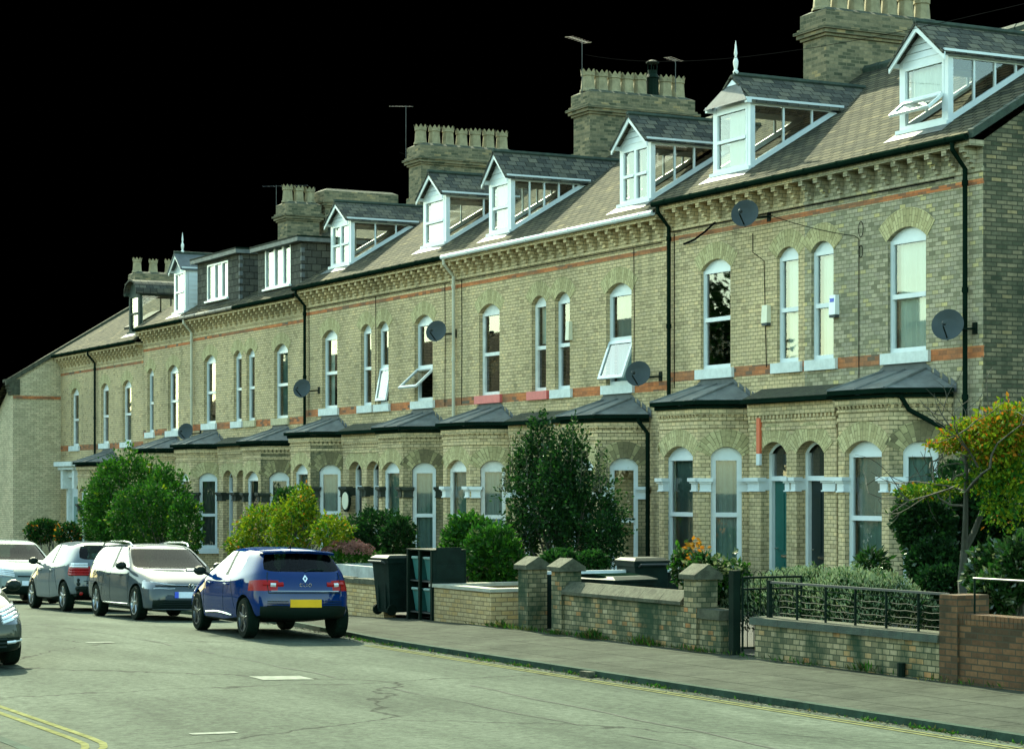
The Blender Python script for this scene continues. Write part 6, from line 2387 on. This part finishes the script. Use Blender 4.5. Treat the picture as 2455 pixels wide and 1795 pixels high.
def alarm(px, py, w, h, mat, label, foot=True, marks=False):
    c = at(px, py, FY - 0.02)
    root = empty('alarm_box', c, label, 'alarm box', 'alarm boxes on the house fronts')
    fr = Fr((c.x, FY, 0), (0, -1))
    mb = MB()
    mb.hexa([fr.p(-w / 2, c.z - h / 2, -0.10), fr.p(w / 2, c.z - h / 2, -0.10), fr.p(w / 2, c.z - h / 2, 0.001), fr.p(-w / 2, c.z - h / 2, 0.001)],
            [fr.p(-w / 2 + 0.01, c.z + h / 2, -0.085), fr.p(w / 2 - 0.01, c.z + h / 2, -0.085), fr.p(w / 2 - 0.01, c.z + h / 2, 0.001), fr.p(-w / 2 + 0.01, c.z + h / 2, 0.001)])
    mb.build('casing', mat, root, c)
    if foot:
        mb = MB()
        fr.box(mb, -w / 2 + 0.01, w / 2 - 0.01, c.z - h / 2 - 0.05, c.z - h / 2 - 0.002, -0.095, 0.001)
        mb.build('strobe', 'dish_grey', root, c)
    if marks:
        mb = MB()
        for k in range(3):
            fr.box(mb, -w / 2 + 0.03 + k * 0.045, -w / 2 + 0.06 + k * 0.045, c.z + h / 2 - 0.13, c.z + h / 2 - 0.06, -0.0975, -0.088)
        mb.build_each('printed_letter', 'plate_blue', root, c)


alarm(1840, 753, 0.20, 0.34, 'box_cream', 'cream alarm box on the wall left of the two narrow windows')
alarm(2003, 731, 0.20, 0.36, 'box_white', 'white alarm box with small blue lettering at a narrow window edge', marks=True)
alarm(1367, 793, 0.16, 0.42, 'box_cream', 'cream alarm box with orange panel beside a narrow window of the red-silled house', foot=False)
alarm(853, 1079, 0.26, 0.11, 'box_cream', 'small flat cream box above a doorway near the oval plaque', foot=False)
# red and white upright board beside the door arches
c = at(1817, 1062, PORCH_Y - 0.06)
r_, o_ = thing('sign_board', c, 'narrow upright red board with a white lower end, fixed beside the doorway', 'sign')
mb = MB()
mb.box(c.x - 0.05, c.y, c.z - 0.20, c.x + 0.06, c.y + 0.05, c.z + 0.48)
mb.build('red_panel', 'orange_sign', r_, o_)
mb = MB()
mb.box(c.x - 0.052, c.y - 0.002, c.z - 0.42, c.x + 0.062, c.y + 0.05, c.z - 0.203)
mb.build('white_panel', 'white_paint', r_, o_)
# oval plaque
c = at(831, 1200, 23.6)
r_, o_ = thing('oval_plaque', c, 'oval cream plaque with a dark rim on the wall by a doorway', 'plaque')
mb = MB()
for rr, dd, mt in ((1.0, 0.03, 0), (0.78, 0.045, 1)):
    pts = [(c.x + 0.27 * rr * math.cos(a), c.y - dd, c.z + 0.30 * rr * math.sin(a)) for a in [2 * math.pi * k / 24 for k in range(24)]]
    mb.extrude(pts, (0, 0.05, 0), mt)
mb.build('disc', ['dark_iron', 'box_cream'], r_, o_)


def aerial(loc, h, label, n_el=7, L=0.9, dirv=(0.5, -0.85)):
    root = empty('tv_aerial', loc, label, 'aerial', 'television aerials on the chimneys')
    o = Vector(loc)
    mb = MB()
    mb.tube([o, o + Vector((0, 0, h))], 0.010, 0, 6)
    mb.build('mast', 'grey_metal', root, o)
    mb = MB()
    d = Vector((dirv[0], dirv[1], 0)).normalized()
    sd_ = Vector((-d.y, d.x, 0))
    t = o + Vector((0, 0, h - 0.03))
    mb.tube([t - d * L * 0.3, t + d * L * 0.7], 0.006, 0, 5)
    for k in range(n_el):
        q = t - d * L * 0.3 + d * L * k / (n_el - 1)
        mb.tube([q - sd_ * 0.12, q + sd_ * 0.12], 0.0035, 0, 4)
    mb.build('elements', 'grey_metal', root, o)


p = at(1400, 255, 27.6)
aerial((p.x, 27.55, 12.2), 1.55, 'television aerial on the chimney with the metal flue, left-hand side')
p = at(1620, 200, 29.9)
aerial((p.x, 29.9, 12.5), 0.85, 'small television aerial behind the metal flue, right-hand side of the same chimney', 5, 0.6)
p = at(981, 350, 27.5)
aerial((p.x, 27.4, 11.9), 1.75, 'stacked television aerial on the tall mast of the middle chimney', 8, 0.7, (-0.4, -0.9))
p = at(650, 470, 28)
aerial((p.x, 28.2, 12.0), 0.85, 'long low television aerial between the far chimney pots', 9, 1.6, (0.6, 0.8))

# overhead wires and cables pinned along the wall
mb = MB()
a, b_ = at(1404, 132, 27.5), Vector((-12.0, 13.0, 6.6))


def sag(a, b_, s, n_=18):
    return [a + (b_ - a) * (i / n_) + Vector((0, 0, -s * 4 * (i / n_) * (1 - i / n_))) for i in range(n_ + 1)]


tag(mb, '', '') if False else None
mb.tube(sag(a, b_, 0.5), 0.004, 0, 4)
tag(mb.build('overhead_wire', 'wire', None, a), 'thin overhead wire from the flue chimney down across the nearer roofs', 'wire')
mb = MB()
a = at(958, 365, 27.3)
b_ = at(1790, 560, 23.9)
mb.tube(sag(a, b_, 0.35), 0.004, 0, 4)
tag(mb.build('overhead_wire', 'wire', None, a), 'thin overhead wire from the middle chimney down to the wall below the eaves', 'wire')
mb = MB()
a, b_ = at(1835, 512, 23.85), at(2050, 566, 23.9)
mb.tube(sag(a, b_, 0.05), 0.007, 0, 4)
z0 = b_.z
mb.tube([b_, (b_.x, FY - 0.012, z0 - 0.05), (b_.x, FY - 0.012, 4.35)], 0.008, 0, 4)
for zz, rr in ((z0 + 0.12, 0.14), (z0 - 0.28, 0.11)):
    mb.tube([(b_.x + 0.07 + rr * 0.5 * math.cos(t), FY - 0.02, zz + rr * math.sin(t)) for t in [6.28 * k / 14 for k in range(15)]], 0.007, 0, 4)
tag(mb.build('wall_cable', 'wire', None, b_), 'black cable with two coiled loops running down the nearest house front', 'cable')
mb = MB()
pts = [at(1612, 560, FY - 0.02), at(1800, 520, FY - 0.02), at(2000, 478, FY - 0.02), at(2290, 408, FY - 0.02)]
mb.tube([Vector((q.x, FY - 0.04, 7.63)) for q in pts], 0.012, 0, 5)
mb.tube([at(1640, 585, FY - 0.05), at(1665, 575, FY - 0.10), at(1690, 556, FY - 0.10), at(1715, 533, FY - 0.05)], 0.022, 0, 6)
mb.tube([at(1617, 560, FY - 0.012), at(1617, 930, FY - 0.012)], 0.009, 0, 4)
mb.tube([at(1805, 560, FY - 0.012), at(1805, 605, FY - 0.012), at(1832, 625, FY - 0.012), at(1838, 880, FY - 0.012)], 0.008, 0, 4)
tag(mb.build('wall_cable', 'wire', None, pts[0]), 'black cables clipped along the string course of the two nearest houses', 'cable')
mb = MB()
mb.tube([Vector((x, FY - 0.035, 7.63 - 0.17)) for x in (-39.3, -44, -49.1)], 0.010, 0, 4)
mb.tube([Vector((x, FY - 0.035, 7.63 - 0.175)) for x in (-49.4, -54, -58.9)], 0.010, 0, 4)
for px in (1108, 1521, 1068, 902, 742):
    x = atx(px, FY)
    mb.tube([(x, FY - 0.012, 7.46), (x + 0.02, FY - 0.012, 6.0), (x, FY - 0.012, 4.4)], 0.008, 0, 4)
tag(mb.build('wall_cable', 'wire', None, (-49, FY, 7.4)), 'thin black cables clipped below the eaves of the middle houses', 'cable')


# ------------------------------------------------------------------ plants
def leaf(mb, c, size, d, mat, rnd, asp=0.55):
    d = d.normalized()
    a = Vector((rnd.uniform(-1, 1), rnd.uniform(-1, 1), rnd.uniform(-1, 1)))
    s = d.cross(a)
    if s.length < 1e-3:
        return
    s = s.normalized() * size * asp * 0.5
    n_ = d.cross(s).normalized() * size * 0.12
    mb.poly([c, c + d * size * 0.5 + s + n_, c + d * size, c + d * size * 0.5 - s + n_], mat)


def foliage(name, blobs, n_, size, mats, seed, parent, org, wts=None, up=0.2, shell=0.55, asp=0.55, jit=0.28, clump=2.2, stems=True, spray=0.06):
    rnd = random.Random(seed)
    mb = MB()
    vol = [max(0.01, b_[3] * b_[4] + b_[4] * b_[5] + b_[3] * b_[5]) for b_ in blobs]
    tot = sum(vol)
    wts = wts or [1.0 / len(mats)] * len(mats)
    off = Vector((seed * 3.1, seed * 1.7, 0))
    for b_, v in zip(blobs, vol):
        c = Vector(b_[:3])
        k = int(n_ * v / tot)
        for _ in range(k):
            d = Vector((rnd.gauss(0, 1), rnd.gauss(0, 1), rnd.gauss(0, 1)))
            if d.length < 1e-3:
                continue
            d.normalize()
            nz = noise.noise(d * clump + off + c * 0.3)
            nz2 = noise.noise(d * clump * 2.7 + off * 2)
            r_ = (1.0 + jit * nz + jit * 0.6 * nz2)
            f = r_ * (shell + (1 - shell) * rnd.random() ** 0.5)
            if rnd.random() < spray:
                f *= rnd.uniform(1.0, 1.18)
            p = c + Vector((d.x * b_[3], d.y * b_[4], d.z * b_[5])) * f
            if p.z < org.z + 0.02:
                continue
            dd = d * 0.7 + Vector((rnd.gauss(0, .6), rnd.gauss(0, .6), rnd.gauss(0, .6) + up))
            sel = rnd.random() * 0.8 + 0.2 * (0.5 + nz)
            acc, mi = 0, len(mats) - 1
            for i, w_ in enumerate(wts):
                acc += w_
                if sel < acc:
                    mi = i
                    break
            leaf(mb, p, size * rnd.uniform(0.65, 1.3), dd, mi, rnd, asp)
    fo = mb.build(name, mats, parent, org)
    if stems:
        mb = MB()
        g = Vector((org.x, org.y, org.z))
        for b_ in blobs:
            for _ in range(5):
                t = Vector((b_[0] + rnd.uniform(-.6, .6) * b_[3], b_[1] + rnd.uniform(-.6, .6) * b_[4], b_[2] + rnd.uniform(-.2, .7) * b_[5]))
                s0 = g + Vector((rnd.uniform(-.15, .15), rnd.uniform(-.1, .1), -0.05))
                m_ = (s0 + t) / 2 + Vector((rnd.uniform(-.12, .12), rnd.uniform(-.12, .12), 0.05))
                mb.tube([s0, m_, t], [0.03, 0.02, 0.008], 0, 5)
        mb.build('stems', 'bark', parent, org)
    return fo


def blob(px0, px1, py0, py1, Y, depth=None):
    c = at((px0 + px1) / 2, (py0 + py1) / 2, Y)
    ppm = F_PX / ((YH - (py0 + py1) / 2) and 1) if False else None
    Z = -c.x * CT + c.y * ST
    rw = (px1 - px0) / 2 * Z / F_PX
    rh = (py1 - py0) / 2 * Z / F_PX
    return (c.x, c.y, c.z, rw, depth or rw * 0.85, rh)


def shrub(label, blobs, n_, size, mats, seed, base=None, cat='shrub', name='shrub', group=None, **k):
    b0 = blobs[0]
    o = Vector((sum(b_[0] for b_ in blobs) / len(blobs), sum(b_[1] for b_ in blobs) / len(blobs), gz(b0[0]) + 0.06 if base is None else base))
    r_ = empty(name, o, label, cat, group)
    foliage('foliage', blobs, n_, size, mats, seed, r_, o, **k)
    return r_


# large green pair at the left
shrub('large tall bright green shrub, the back one of the round pair', [blob(192, 420, 1088, 1330, 19.6), blob(330, 462, 1120, 1320, 19.4), blob(190, 300, 1150, 1330, 19.3)], 17000, 0.115, ['leaf_green', 'leaf_mid', 'leaf_yellow'], 11, wts=[.50, .44, .06], jit=.36, clump=2.6)
shrub('round darker green shrub in front of the taller bright one', [blob(255, 455, 1165, 1345, 18.2), blob(400, 490, 1190, 1345, 18.2)], 11000, 0.10, ['leaf_mid', 'leaf_green', 'leaf_yellow'], 12, wts=[.62, .30, .08], jit=.3)
shrub('low reddish green shrub at the foot of the far gable wall', [blob(58, 150, 1245, 1300, 19), blob(130, 200, 1255, 1310, 19)], 4500, 0.10, ['leaf_mid', 'leaf_dark', 'leaf_orange'], 13, wts=[.55, .33, .12])
shrub('yellow-green loose shrub with reddish tips above the blue car', [blob(560, 720, 1215, 1330, 18.6), blob(640, 780, 1195, 1320, 18.6), blob(740, 850, 1240, 1310, 18.4), blob(540, 620, 1275, 1340, 18.5), blob(690, 760, 1165, 1260, 18.9)], 11500, 0.085, ['leaf_yellow', 'leaf_green', 'leaf_orange', 'leaf_mid'], 14, wts=[.66, .22, .04, .08], jit=.45, clump=3.2)
shrub('pale blue-green upright sapling behind the yellow shrub', [blob(655, 715, 1170, 1260, 20.2)], 1500, 0.10, ['leaf_mid', 'leaf_pale'], 24, wts=[.8, .2])
shrub('dark green shrub against the doorway, left of the bin rack', [blob(820, 990, 1225, 1335, 20.5), blob(800, 900, 1250, 1340, 20.3), blob(910, 1000, 1240, 1345, 20.0)], 9500, 0.095, ['leaf_dark', 'leaf_mid'], 15, wts=[.75, .25], jit=.38, clump=3)
shrub('mid green arching shrub behind the white-coped wall', [blob(1060, 1190, 1236, 1370, 18.9), blob(1110, 1255, 1262, 1410, 18.6), blob(1050, 1130, 1280, 1400, 18.8)], 11000, 0.105, ['leaf_mid', 'leaf_green', 'leaf_pale'], 16, wts=[.58, .34, .08], jit=.4, clump=2.8)
# tall dark shrub with upright wispy top
o = Vector((at(1350, 1340, 20.6).x, 20.6, 0.06))
r_ = empty('tall_shrub', o, 'tall dark small-leaved shrub with wispy upright top, covering a bay window', 'shrub')
bl = [blob(1210, 1400, 1120, 1300, 20.6), blob(1320, 1510, 1150, 1330, 20.8), blob(1225, 1320, 1045, 1200, 20.6), blob(1310, 1420, 1030, 1180, 20.7), blob(1200, 1300, 1230, 1350, 20.4), blob(1400, 1500, 1230, 1360, 20.6), blob(1275, 1425, 1085, 1300, 20.5), blob(1260, 1330, 1000, 1120, 20.6)]
foliage('foliage', bl, 21000, 0.08, ['leaf_dark', 'leaf_mid', 'leaf_gloss', 'leaf_pale'], 17, r_, o, wts=[.60, .27, .09, .04], jit=.62, clump=3.6, spray=.14)
rnd = random.Random(5)
mb = MB()
mb2 = MB()
for k in range(34):
    px = rnd.uniform(1205, 1470)
    top = rnd.uniform(985, 1090) + abs(px - 1350) * 0.33
    b0 = at(px + rnd.uniform(-15, 15), 1180, 20.6 + rnd.uniform(-.4, .4))
    t0 = at(px, top, b0.y)
    mb2.tube([b0, (b0 + t0) / 2 + Vector((rnd.uniform(-.05, .05), 0, 0)), t0], [0.010, 0.007, 0.003], 0, 4)
    for i in range(46):
        f = rnd.random()
        q = b0 + (t0 - b0) * f + Vector((rnd.gauss(0, .05), rnd.gauss(0, .05), 0)) * (1.15 - f)
        leaf(mb, q, 0.07 * rnd.uniform(.7, 1.2), Vector((rnd.gauss(0, 1), rnd.gauss(0, 1), 0.7)), rnd.choice([0, 0, 1, 2, 2]), rnd)
mb.build('sprays', ['leaf_dark', 'leaf_mid', 'leaf_pale'], r_, o)
mb2.build('twig_sprays', 'bark', r_, o)
shrub('low dense dark green clump under the tall shrub, behind the gate piers', [blob(1290, 1400, 1318, 1372, 18.9), blob(1380, 1460, 1322, 1372, 19.2)], 5200, 0.07, ['leaf_mid', 'leaf_dark'], 18, wts=[.6, .4], jit=.2)
# rose by the pier
o = Vector((at(1700, 1430, 17.7).x, 17.7, 0.06))
r_ = empty('rose_bush', o, 'straggly rose bush with a few yellow leaves, between the pier and the gate', 'shrub')
foliage('foliage', [blob(1650, 1780, 1350, 1450, 17.75), blob(1640, 1720, 1330, 1420, 17.6), blob(1700, 1800, 1345, 1420, 18.0), blob(1610, 1660, 1320, 1400, 17.6)], 5200, 0.085, ['leaf_mid', 'leaf_gloss', 'leaf_pale', 'leaf_green'], 19, r_, o, wts=[.42, .3, .1, .18], jit=.5, clump=3)
mb = MB()
mb2 = MB()
rnd = random.Random(9)
for (px, py, mt) in ((1655, 1305, 1), (1675, 1300, 1), (1690, 1330, 0), (1640, 1335, 0), (1720, 1330, 2), (1750, 1335, 2), (1665, 1340, 1)):
    b0 = at(px + rnd.uniform(-10, 20), 1420, 17.65)
    t0 = at(px, py, 17.65 + rnd.uniform(-.1, .15))
    mb2.tube([b0, (b0 + t0) / 2 + Vector((0.05, 0, 0)), t0], [0.008, 0.006, 0.003], 0, 4)
    for i in range(34):
        q = t0 + (b0 - t0) * rnd.random() * 0.55 + Vector((rnd.gauss(0, .08), rnd.gauss(0, .06), rnd.gauss(0, .05)))
        leaf(mb, q, 0.10 * rnd.uniform(.7, 1.2), Vector((rnd.gauss(0, 1), rnd.gauss(0, 1), 0.4)), mt if rnd.random() < .75 else 0, rnd, .7)
mb.build('shoots_leaves', ['leaf_gloss', 'leaf_orange', 'leaf_pale'], r_, o)
mb2.build('canes', 'bark', r_, o)
# lavender hedge: upright grey-green spikes
rnd = random.Random(21)
c0, c1 = at(1815, 1380, 18.4), at(2180, 1380, 19.0)
o = Vector(((c0.x + c1.x) / 2, 18.7, 0.06))
r_ = empty('lavender_hedge', o, 'grey-green lavender hedge with soft upright spikes behind the iron railing', 'hedge')
mb = MB()
for i in range(30000):
    t = rnd.random()
    w_ = rnd.uniform(-1, 1)
    base = c0 + (c1 - c0) * t
    hump = 0.16 * noise.noise(Vector((t * 9, w_ * 1.5, 3))) + 0.05 * noise.noise(Vector((t * 30, w_ * 4, 1)))
    prof = math.sqrt(max(0, 1 - w_ * w_)) * (1 - abs(2 * t - 1) ** 6 * 0.5)
    zt = 0.25 + (gZ(2000, 1352, 18.7) - 0.2) * prof * (0.88 + hump)
    z = zt * rnd.uniform(0.45, 1.0) ** 0.6
    p = Vector((base.x, base.y + w_ * 0.9, z))
    leaf(mb, p, rnd.uniform(.035, .075), Vector((rnd.gauss(0, .5), rnd.gauss(0, .5) + w_ * 0.5, 1)), rnd.choice([0, 0, 0, 0, 1, 2]) if z > zt * 0.88 else 3, rnd, .35)  # lower part uses dark leaves: shade at the base put into the colour
mb.build('spikes', ['leaf_lavender', 'leaf_pale', 'leaf_mid', 'leaf_dark'], r_, o)
# dark shrub right of the lavender
shrub('dark dense evergreen shrub covering the nearest bay window', [blob(2140, 2290, 1190, 1330, 20.4), blob(2170, 2310, 1290, 1430, 20.2), blob(2150, 2250, 1165, 1250, 20.5), blob(2200, 2330, 1360, 1440, 19.9)], 14000, 0.085, ['leaf_dark', 'leaf_mid', 'leaf_gloss'], 22, wts=[.72, .13, .15], jit=.33, clump=3)
shrub('dark hedge mass in deep shade at the right, behind the small tree', [blob(2300, 2520, 1110, 1450, 22.2), blob(2250, 2400, 1130, 1450, 21.4), blob(2230, 2440, 1100, 1300, 21.9), blob(2420, 2600, 1120, 1450, 21.5)], 21000, 0.11, ['leaf_dark', 'leaf_mid'], 23, wts=[.86, .14])
shrub('glossy laurel bush behind the dark red wall', [blob(2325, 2440, 1310, 1440, 18.2), blob(2390, 2530, 1290, 1450, 18.2), blob(2330, 2430, 1380, 1470, 17.8)], 6500, 0.115, ['leaf_gloss', 'leaf_mid', 'leaf_pale'], 25, wts=[.62, .24, .14], jit=.3)
shrub('broad-leaved pot plant on the ground under the nearest bay window', [blob(2055, 2125, 1325, 1375, 21.4)], 240, 0.17, ['leaf_mid', 'leaf_gloss'], 26, asp=0.32, cat='plant', name='broad_leaf_plant')
# sedum with pink heads in the planter
rnd = random.Random(31)
cA = blob(765, 915, 1300, 1362, 18.7)
o = Vector((cA[0], cA[1], 0.06))
r_ = empty('flowering_sedum', o, 'pinkish brown domed flower heads of sedum, filling the pale planter', 'flowers')
foliage('foliage', [blob(770, 912, 1315, 1368, 18.7, 0.7)], 2200, 0.08, ['leaf_green', 'leaf_mid'], 32, r_, o, stems=False)
mb = MB()
for k in range(120):
    d = Vector((rnd.uniform(-1, 1), rnd.uniform(-1, 0.6), 0))
    if d.x ** 2 + d.y ** 2 > 1:
        continue
    zz = cA[2] + cA[5] * math.sqrt(max(0, 1 - d.x ** 2 - d.y ** 2)) * rnd.uniform(.85, 1.1) - rnd.uniform(0, .25) * (abs(d.y))
    c = Vector((cA[0] + d.x * cA[3] * 1.05, cA[1] + d.y * 0.6, zz))
    rr = rnd.uniform(.07, .115)
    for i in range(46):
        v = Vector((rnd.gauss(0, 1), rnd.gauss(0, 1), abs(rnd.gauss(0, .8)))).normalized()
        leaf(mb, c + Vector((v.x * rr, v.y * rr, v.z * rr * 0.55)), 0.035, v, 0, rnd, .9)
mb.build('flower_heads', 'sedum_flower', r_, o)
# small tree: forked trunk, bare twigs, orange and yellow-green leaves
rnd = random.Random(41)
TY = 19.6
o = at(2318, 1440, TY)
o.z = 0.05
r_ = empty('small_tree', o, 'small forked tree with bare twigs below and orange autumn leaves at its top', 'tree')
P = lambda zx, zy, dy=0.0: at(1900 + zx / 3.59, 1000 + zy / 3.59, TY + dy)
mb = MB()
trunk = [o, P(1460, 1400), P(1478, 1150)]
mb.tube(trunk, [0.075, 0.06, 0.052], 0, 8)
limbs = [[P(1478, 1150), P(1490, 900, -.1), P(1495, 650, -.15), P(1500, 400, -.2), P(1470, 250, -.25)],
         [P(1478, 1150), P(1560, 1000, .1), P(1620, 850, .15), P(1650, 640, .2), P(1660, 540, .25), P(1720, 400, .3), P(1790, 335, .3), P(1910, 320, .35)],
         [P(1660, 540, .25), P(1700, 620, .2), P(1690, 700, .1)],
         [P(1495, 650, -.15), P(1560, 560, -.3), P(1640, 480, -.4), P(1700, 440, -.5)]]
for i, lb in enumerate(limbs):
    n_ = len(lb)
    mb.tube(lb, [(0.048 if i < 2 else 0.03) * (1 - 0.62 * k / (n_ - 1)) for k in range(n_)], 0, 7)
mb.build('trunk', 'bark_pale', r_, o)
mb = MB()
tips = []


def twig(p, d, L, r0, depth):
    q = p
    pts = [p]
    for k in range(4):
        d = (d + Vector((rnd.gauss(0, .22), rnd.gauss(0, .25), rnd.gauss(0, .2) + 0.03))).normalized()
        q = q + d * L / 4
        pts.append(q)
    mb.tube(pts, [r0 * (1 - 0.16 * k) for k in range(5)], 0, 4, cap=False)
    tips.append(q)
    if depth > 0:
        for k in range(rnd.choice([2, 3, 3])):
            i = rnd.randint(1, 4)
            dd = (d + Vector((rnd.gauss(0, .8), rnd.gauss(0, .7), rnd.gauss(0.1, .6)))).normalized()
            twig(pts[i], dd, L * rnd.uniform(.5, .75), r0 * 0.6, depth - 1)


left = (P(700, 560) - P(1490, 500)).normalized()
for (a_, dv, L) in ((P(1495, 640, -.15), left + Vector((0, 0, .02)), 1.25), (P(1500, 480, -.2), left + Vector((0, 0, .22)), 1.15), (P(1500, 400, -.2), left + Vector((0, 0, .45)), 1.0),
                    (P(1495, 560, -.15), left + Vector((0, -.5, -.02)), 1.15), (P(1490, 760, -.1), left + Vector((0, -.2, .1)), 1.0), (P(1500, 420, -.2), Vector((-.2, -.4, 1)), 0.8),
                    (P(1650, 640, .2), Vector((.3, -.4, .7)), 0.8), (P(1720, 400, .3), Vector((.1, -.3, 1)), 0.8), (P(1790, 335, .3), Vector((.3, .2, .8)), 0.7),
                    (P(1700, 440, -.5), Vector((.5, -.2, .5)), 0.8), (P(1470, 250, -.25), Vector((-.5, 0, .9)), 0.7), (P(1600, 430, -.3), Vector((-.1, -.3, 1)), 0.9)):
    twig(a_, dv.normalized(), L, 0.017, 2)
mb.build('twigs', 'bark', r_, o)
foliage('crown', [(*P(1620, 170), .42, .5, .20), (*P(1800, 90), .36, .45, .30), (*P(1860, 200), .34, .4, .34), (*P(1380, 240), .34, .35, .10), (*P(1560, 100), .24, .3, .16), (*P(1930, 60), .3, .4, .3), (*P(1480, 170), .3, .4, .14), (*P(1750, 300), .4, .4, .2)], 6200, 0.075, ['leaf_orange', 'leaf_yellow', 'leaf_green'], 42, r_, o, wts=[.27, .56, .17], jit=.5, clump=3.5, stems=False, shell=.2, spray=.15)
foliage('lower_leaves', [(*P(1150, 640), .38, .4, .10), (*P(1040, 650), .2, .3, .09), (*P(1350, 610), .18, .3, .13), (*P(1820, 700), .34, .4, .40), (*P(1580, 560), .18, .3, .14), (*P(1740, 440), .3, .3, .24), (*P(1880, 480), .25, .3, .3)], 3600, 0.07, ['leaf_yellow', 'leaf_green', 'leaf_orange'], 43, r_, o, wts=[.5, .42, .08], jit=.5, clump=3.5, stems=False, shell=.2, spray=.15)

# weeds along the foot of the walls and in the gutter
rnd = random.Random(51)
mb = MB()
for i in range(2300):
    x = rnd.choice([rnd.uniform(-33.3, -26.3), rnd.uniform(-31.5, -29.5), rnd.uniform(-34, -20)])
    k = noise.noise(Vector((x * 1.3, 7, 0)))
    if k < -0.05 and rnd.random() < .85:
        continue
    y = WY - 0.02 - abs(rnd.gauss(0, .07))
    z = pave_z(x, y)
    h_ = rnd.uniform(.04, .15) * (1.3 if k > .2 else .8)
    leaf(mb, Vector((x, y, z)), h_, Vector((rnd.gauss(0, .5), rnd.gauss(-.2, .4), 1)), rnd.choice([0, 0, 1, 2]), rnd, .16)
for i in range(2600):
    x = rnd.uniform(-34, -14)
    k = noise.noise(Vector((x * 1.1, 17, 0)))
    if k < 0.1 and rnd.random() < .9:
        continue
    y = kerb_y(x) - 0.02 - abs(rnd.gauss(0, .05))
    leaf(mb, Vector((x, y, gz(x) + camber(y))), rnd.uniform(.02, .07), Vector((rnd.gauss(0, .8), rnd.gauss(0, .8), .7)), rnd.choice([0, 1, 2]), rnd, .4)
wd_ = mb.build('weeds', ['grass_blade', 'leaf_green', 'leaf_mid'])
tag(wd_, 'dry grass and weeds along the wall foot and the gutter', 'weeds')
wd_['kind'] = 'stuff'
# leaf litter and grit along the kerb
mb = MB()
for i in range(2200):
    x = rnd.uniform(-40, -13)
    y = kerb_y(x) - abs(rnd.gauss(0, .11)) - 0.01
    z = gz(x) + camber(y) + 0.004
    a = rnd.uniform(0, 6.28)
    s_ = rnd.uniform(.008, .028)
    mb.poly([(x + s_ * math.cos(a), y + s_ * math.sin(a), z), (x - s_ * .6 * math.sin(a), y + s_ * .6 * math.cos(a), z + rnd.uniform(0, .012)), (x - s_ * math.cos(a), y - s_ * math.sin(a), z), (x + s_ * .6 * math.sin(a), y - s_ * .6 * math.cos(a), z + 0.002)], rnd.choice([0, 1, 1, 2]))
lt = mb.build('leaf_litter', ['soil', 'coping_stone', 'bark'])
tag(lt, 'leaf litter and grit in the gutter along the kerb', 'litter')
lt['kind'] = 'stuff'


# ------------------------------------------------------------------ the other side of the street, seen only as reflections in the glass
def far_house(x0, x1, y, eave, ridge, label, brick_m):
    o = Vector(((x0 + x1) / 2, y, gz((x0 + x1) / 2)))
    r_ = empty('opposite_house', o, label, 'house', 'houses across the street')
    mb = MB()
    mb.box(x0, y - 9, -2.5, x1, y, eave)
    for x, s in ((x0, -1), (x1, 1)):
        q = [(x, y - 9, eave), (x, y, eave), (x, y - 4.5, ridge - 0.05)]
        mb.poly(q if s > 0 else q[::-1])
    mb.build('walls', brick_m, r_, o)
    mb = MB()
    mb.extrude([(x0 - 0.1, y + 0.35, eave - 0.2), (x0 - 0.1, y - 4.5, ridge), (x0 - 0.1, y - 9.35, eave - 0.2), (x0 - 0.1, y - 4.5, ridge - 0.15)], (x1 - x0 + 0.2, 0, 0))
    mb.build('roof', 'slate', r_, o)
    fr = Fr((x0, y, 0), (0, 1))
    for k in range(3):
        for z in (0.6, 3.9):
            u = -(x1 - x0) * (k + 0.5) / 3
            mb = MB()
            fr.box(mb, u - 0.55, u + 0.55, z, z + 1.7, -0.02, 0.02)
            mb.build('window', 'white_paint', r_, o)
    mb = MB()
    mb.box(x0 + 0.3, y - 5.0, eave, x0 + 1.1, y - 4.0, ridge + 1.3)
    mb.build('chimney', brick_m, r_, o)


for k, (x0, x1, ev, rd, lb) in enumerate([(-66, -54, 6.6, 9.8, 'brick house across the street, nearest of the reflected row'), (-79, -68, 6.2, 9.6, 'brick house across the street with its gable mirrored in the nearest windows'),
                                          (-112, -94, 7.6, 11.4, 'long brick house across the street beyond the big dark tree, raised to darken reflections'), (-158, -114, 7.8, 11.6, 'tall brick house across the street, far down the row, raised to darken reflections')]):
    far_house(x0, x1, -7.5, ev, rd, lb, 'gable_brick')  # out of view; the two farther ones made tall to darken window reflections
for k, (x, y, h_, rr, lb) in enumerate([(-86, -7, 13, 4.2, 'big dark tree across the street, mirrored in the upper windows'), (-131, -4.5, 13.5, 4.6, 'dark tree added across the street, further down the row, to darken reflections'), (-180, -6, 14, 7, 'dark tree added across the street at the end of the row to darken reflections')]):
    o = Vector((x, y, gz(x)))  # the two farther trees are added to darken the far windows' reflections
    r_ = empty('street_tree', o, lb, 'tree', 'trees across the street')
    mb = MB()
    mb.tube([o + Vector((0, 0, -0.5)), o + Vector((0.1, 0, h_ * 0.3)), o + Vector((0, 0.2, h_ * 0.7))], [0.3, 0.24, 0.1], 0, 8)
    mb.build('trunk', 'bark', r_, o)
    foliage('crown', [(x, y, o.z + h_ * 0.6, rr * 0.8, rr * 0.8, h_ * 0.38), (x + 1.2, y + .5, o.z + h_ * 0.5, rr * 0.7, rr * 0.7, h_ * 0.25), (x - 1.4, y - .4, o.z + h_ * 0.7, rr * 0.6, rr * 0.6, h_ * 0.25)], 5000, 0.45, ['leaf_dark', 'leaf_mid'], 61 + k, r_, o, wts=[.6, .4], stems=False, jit=.4)
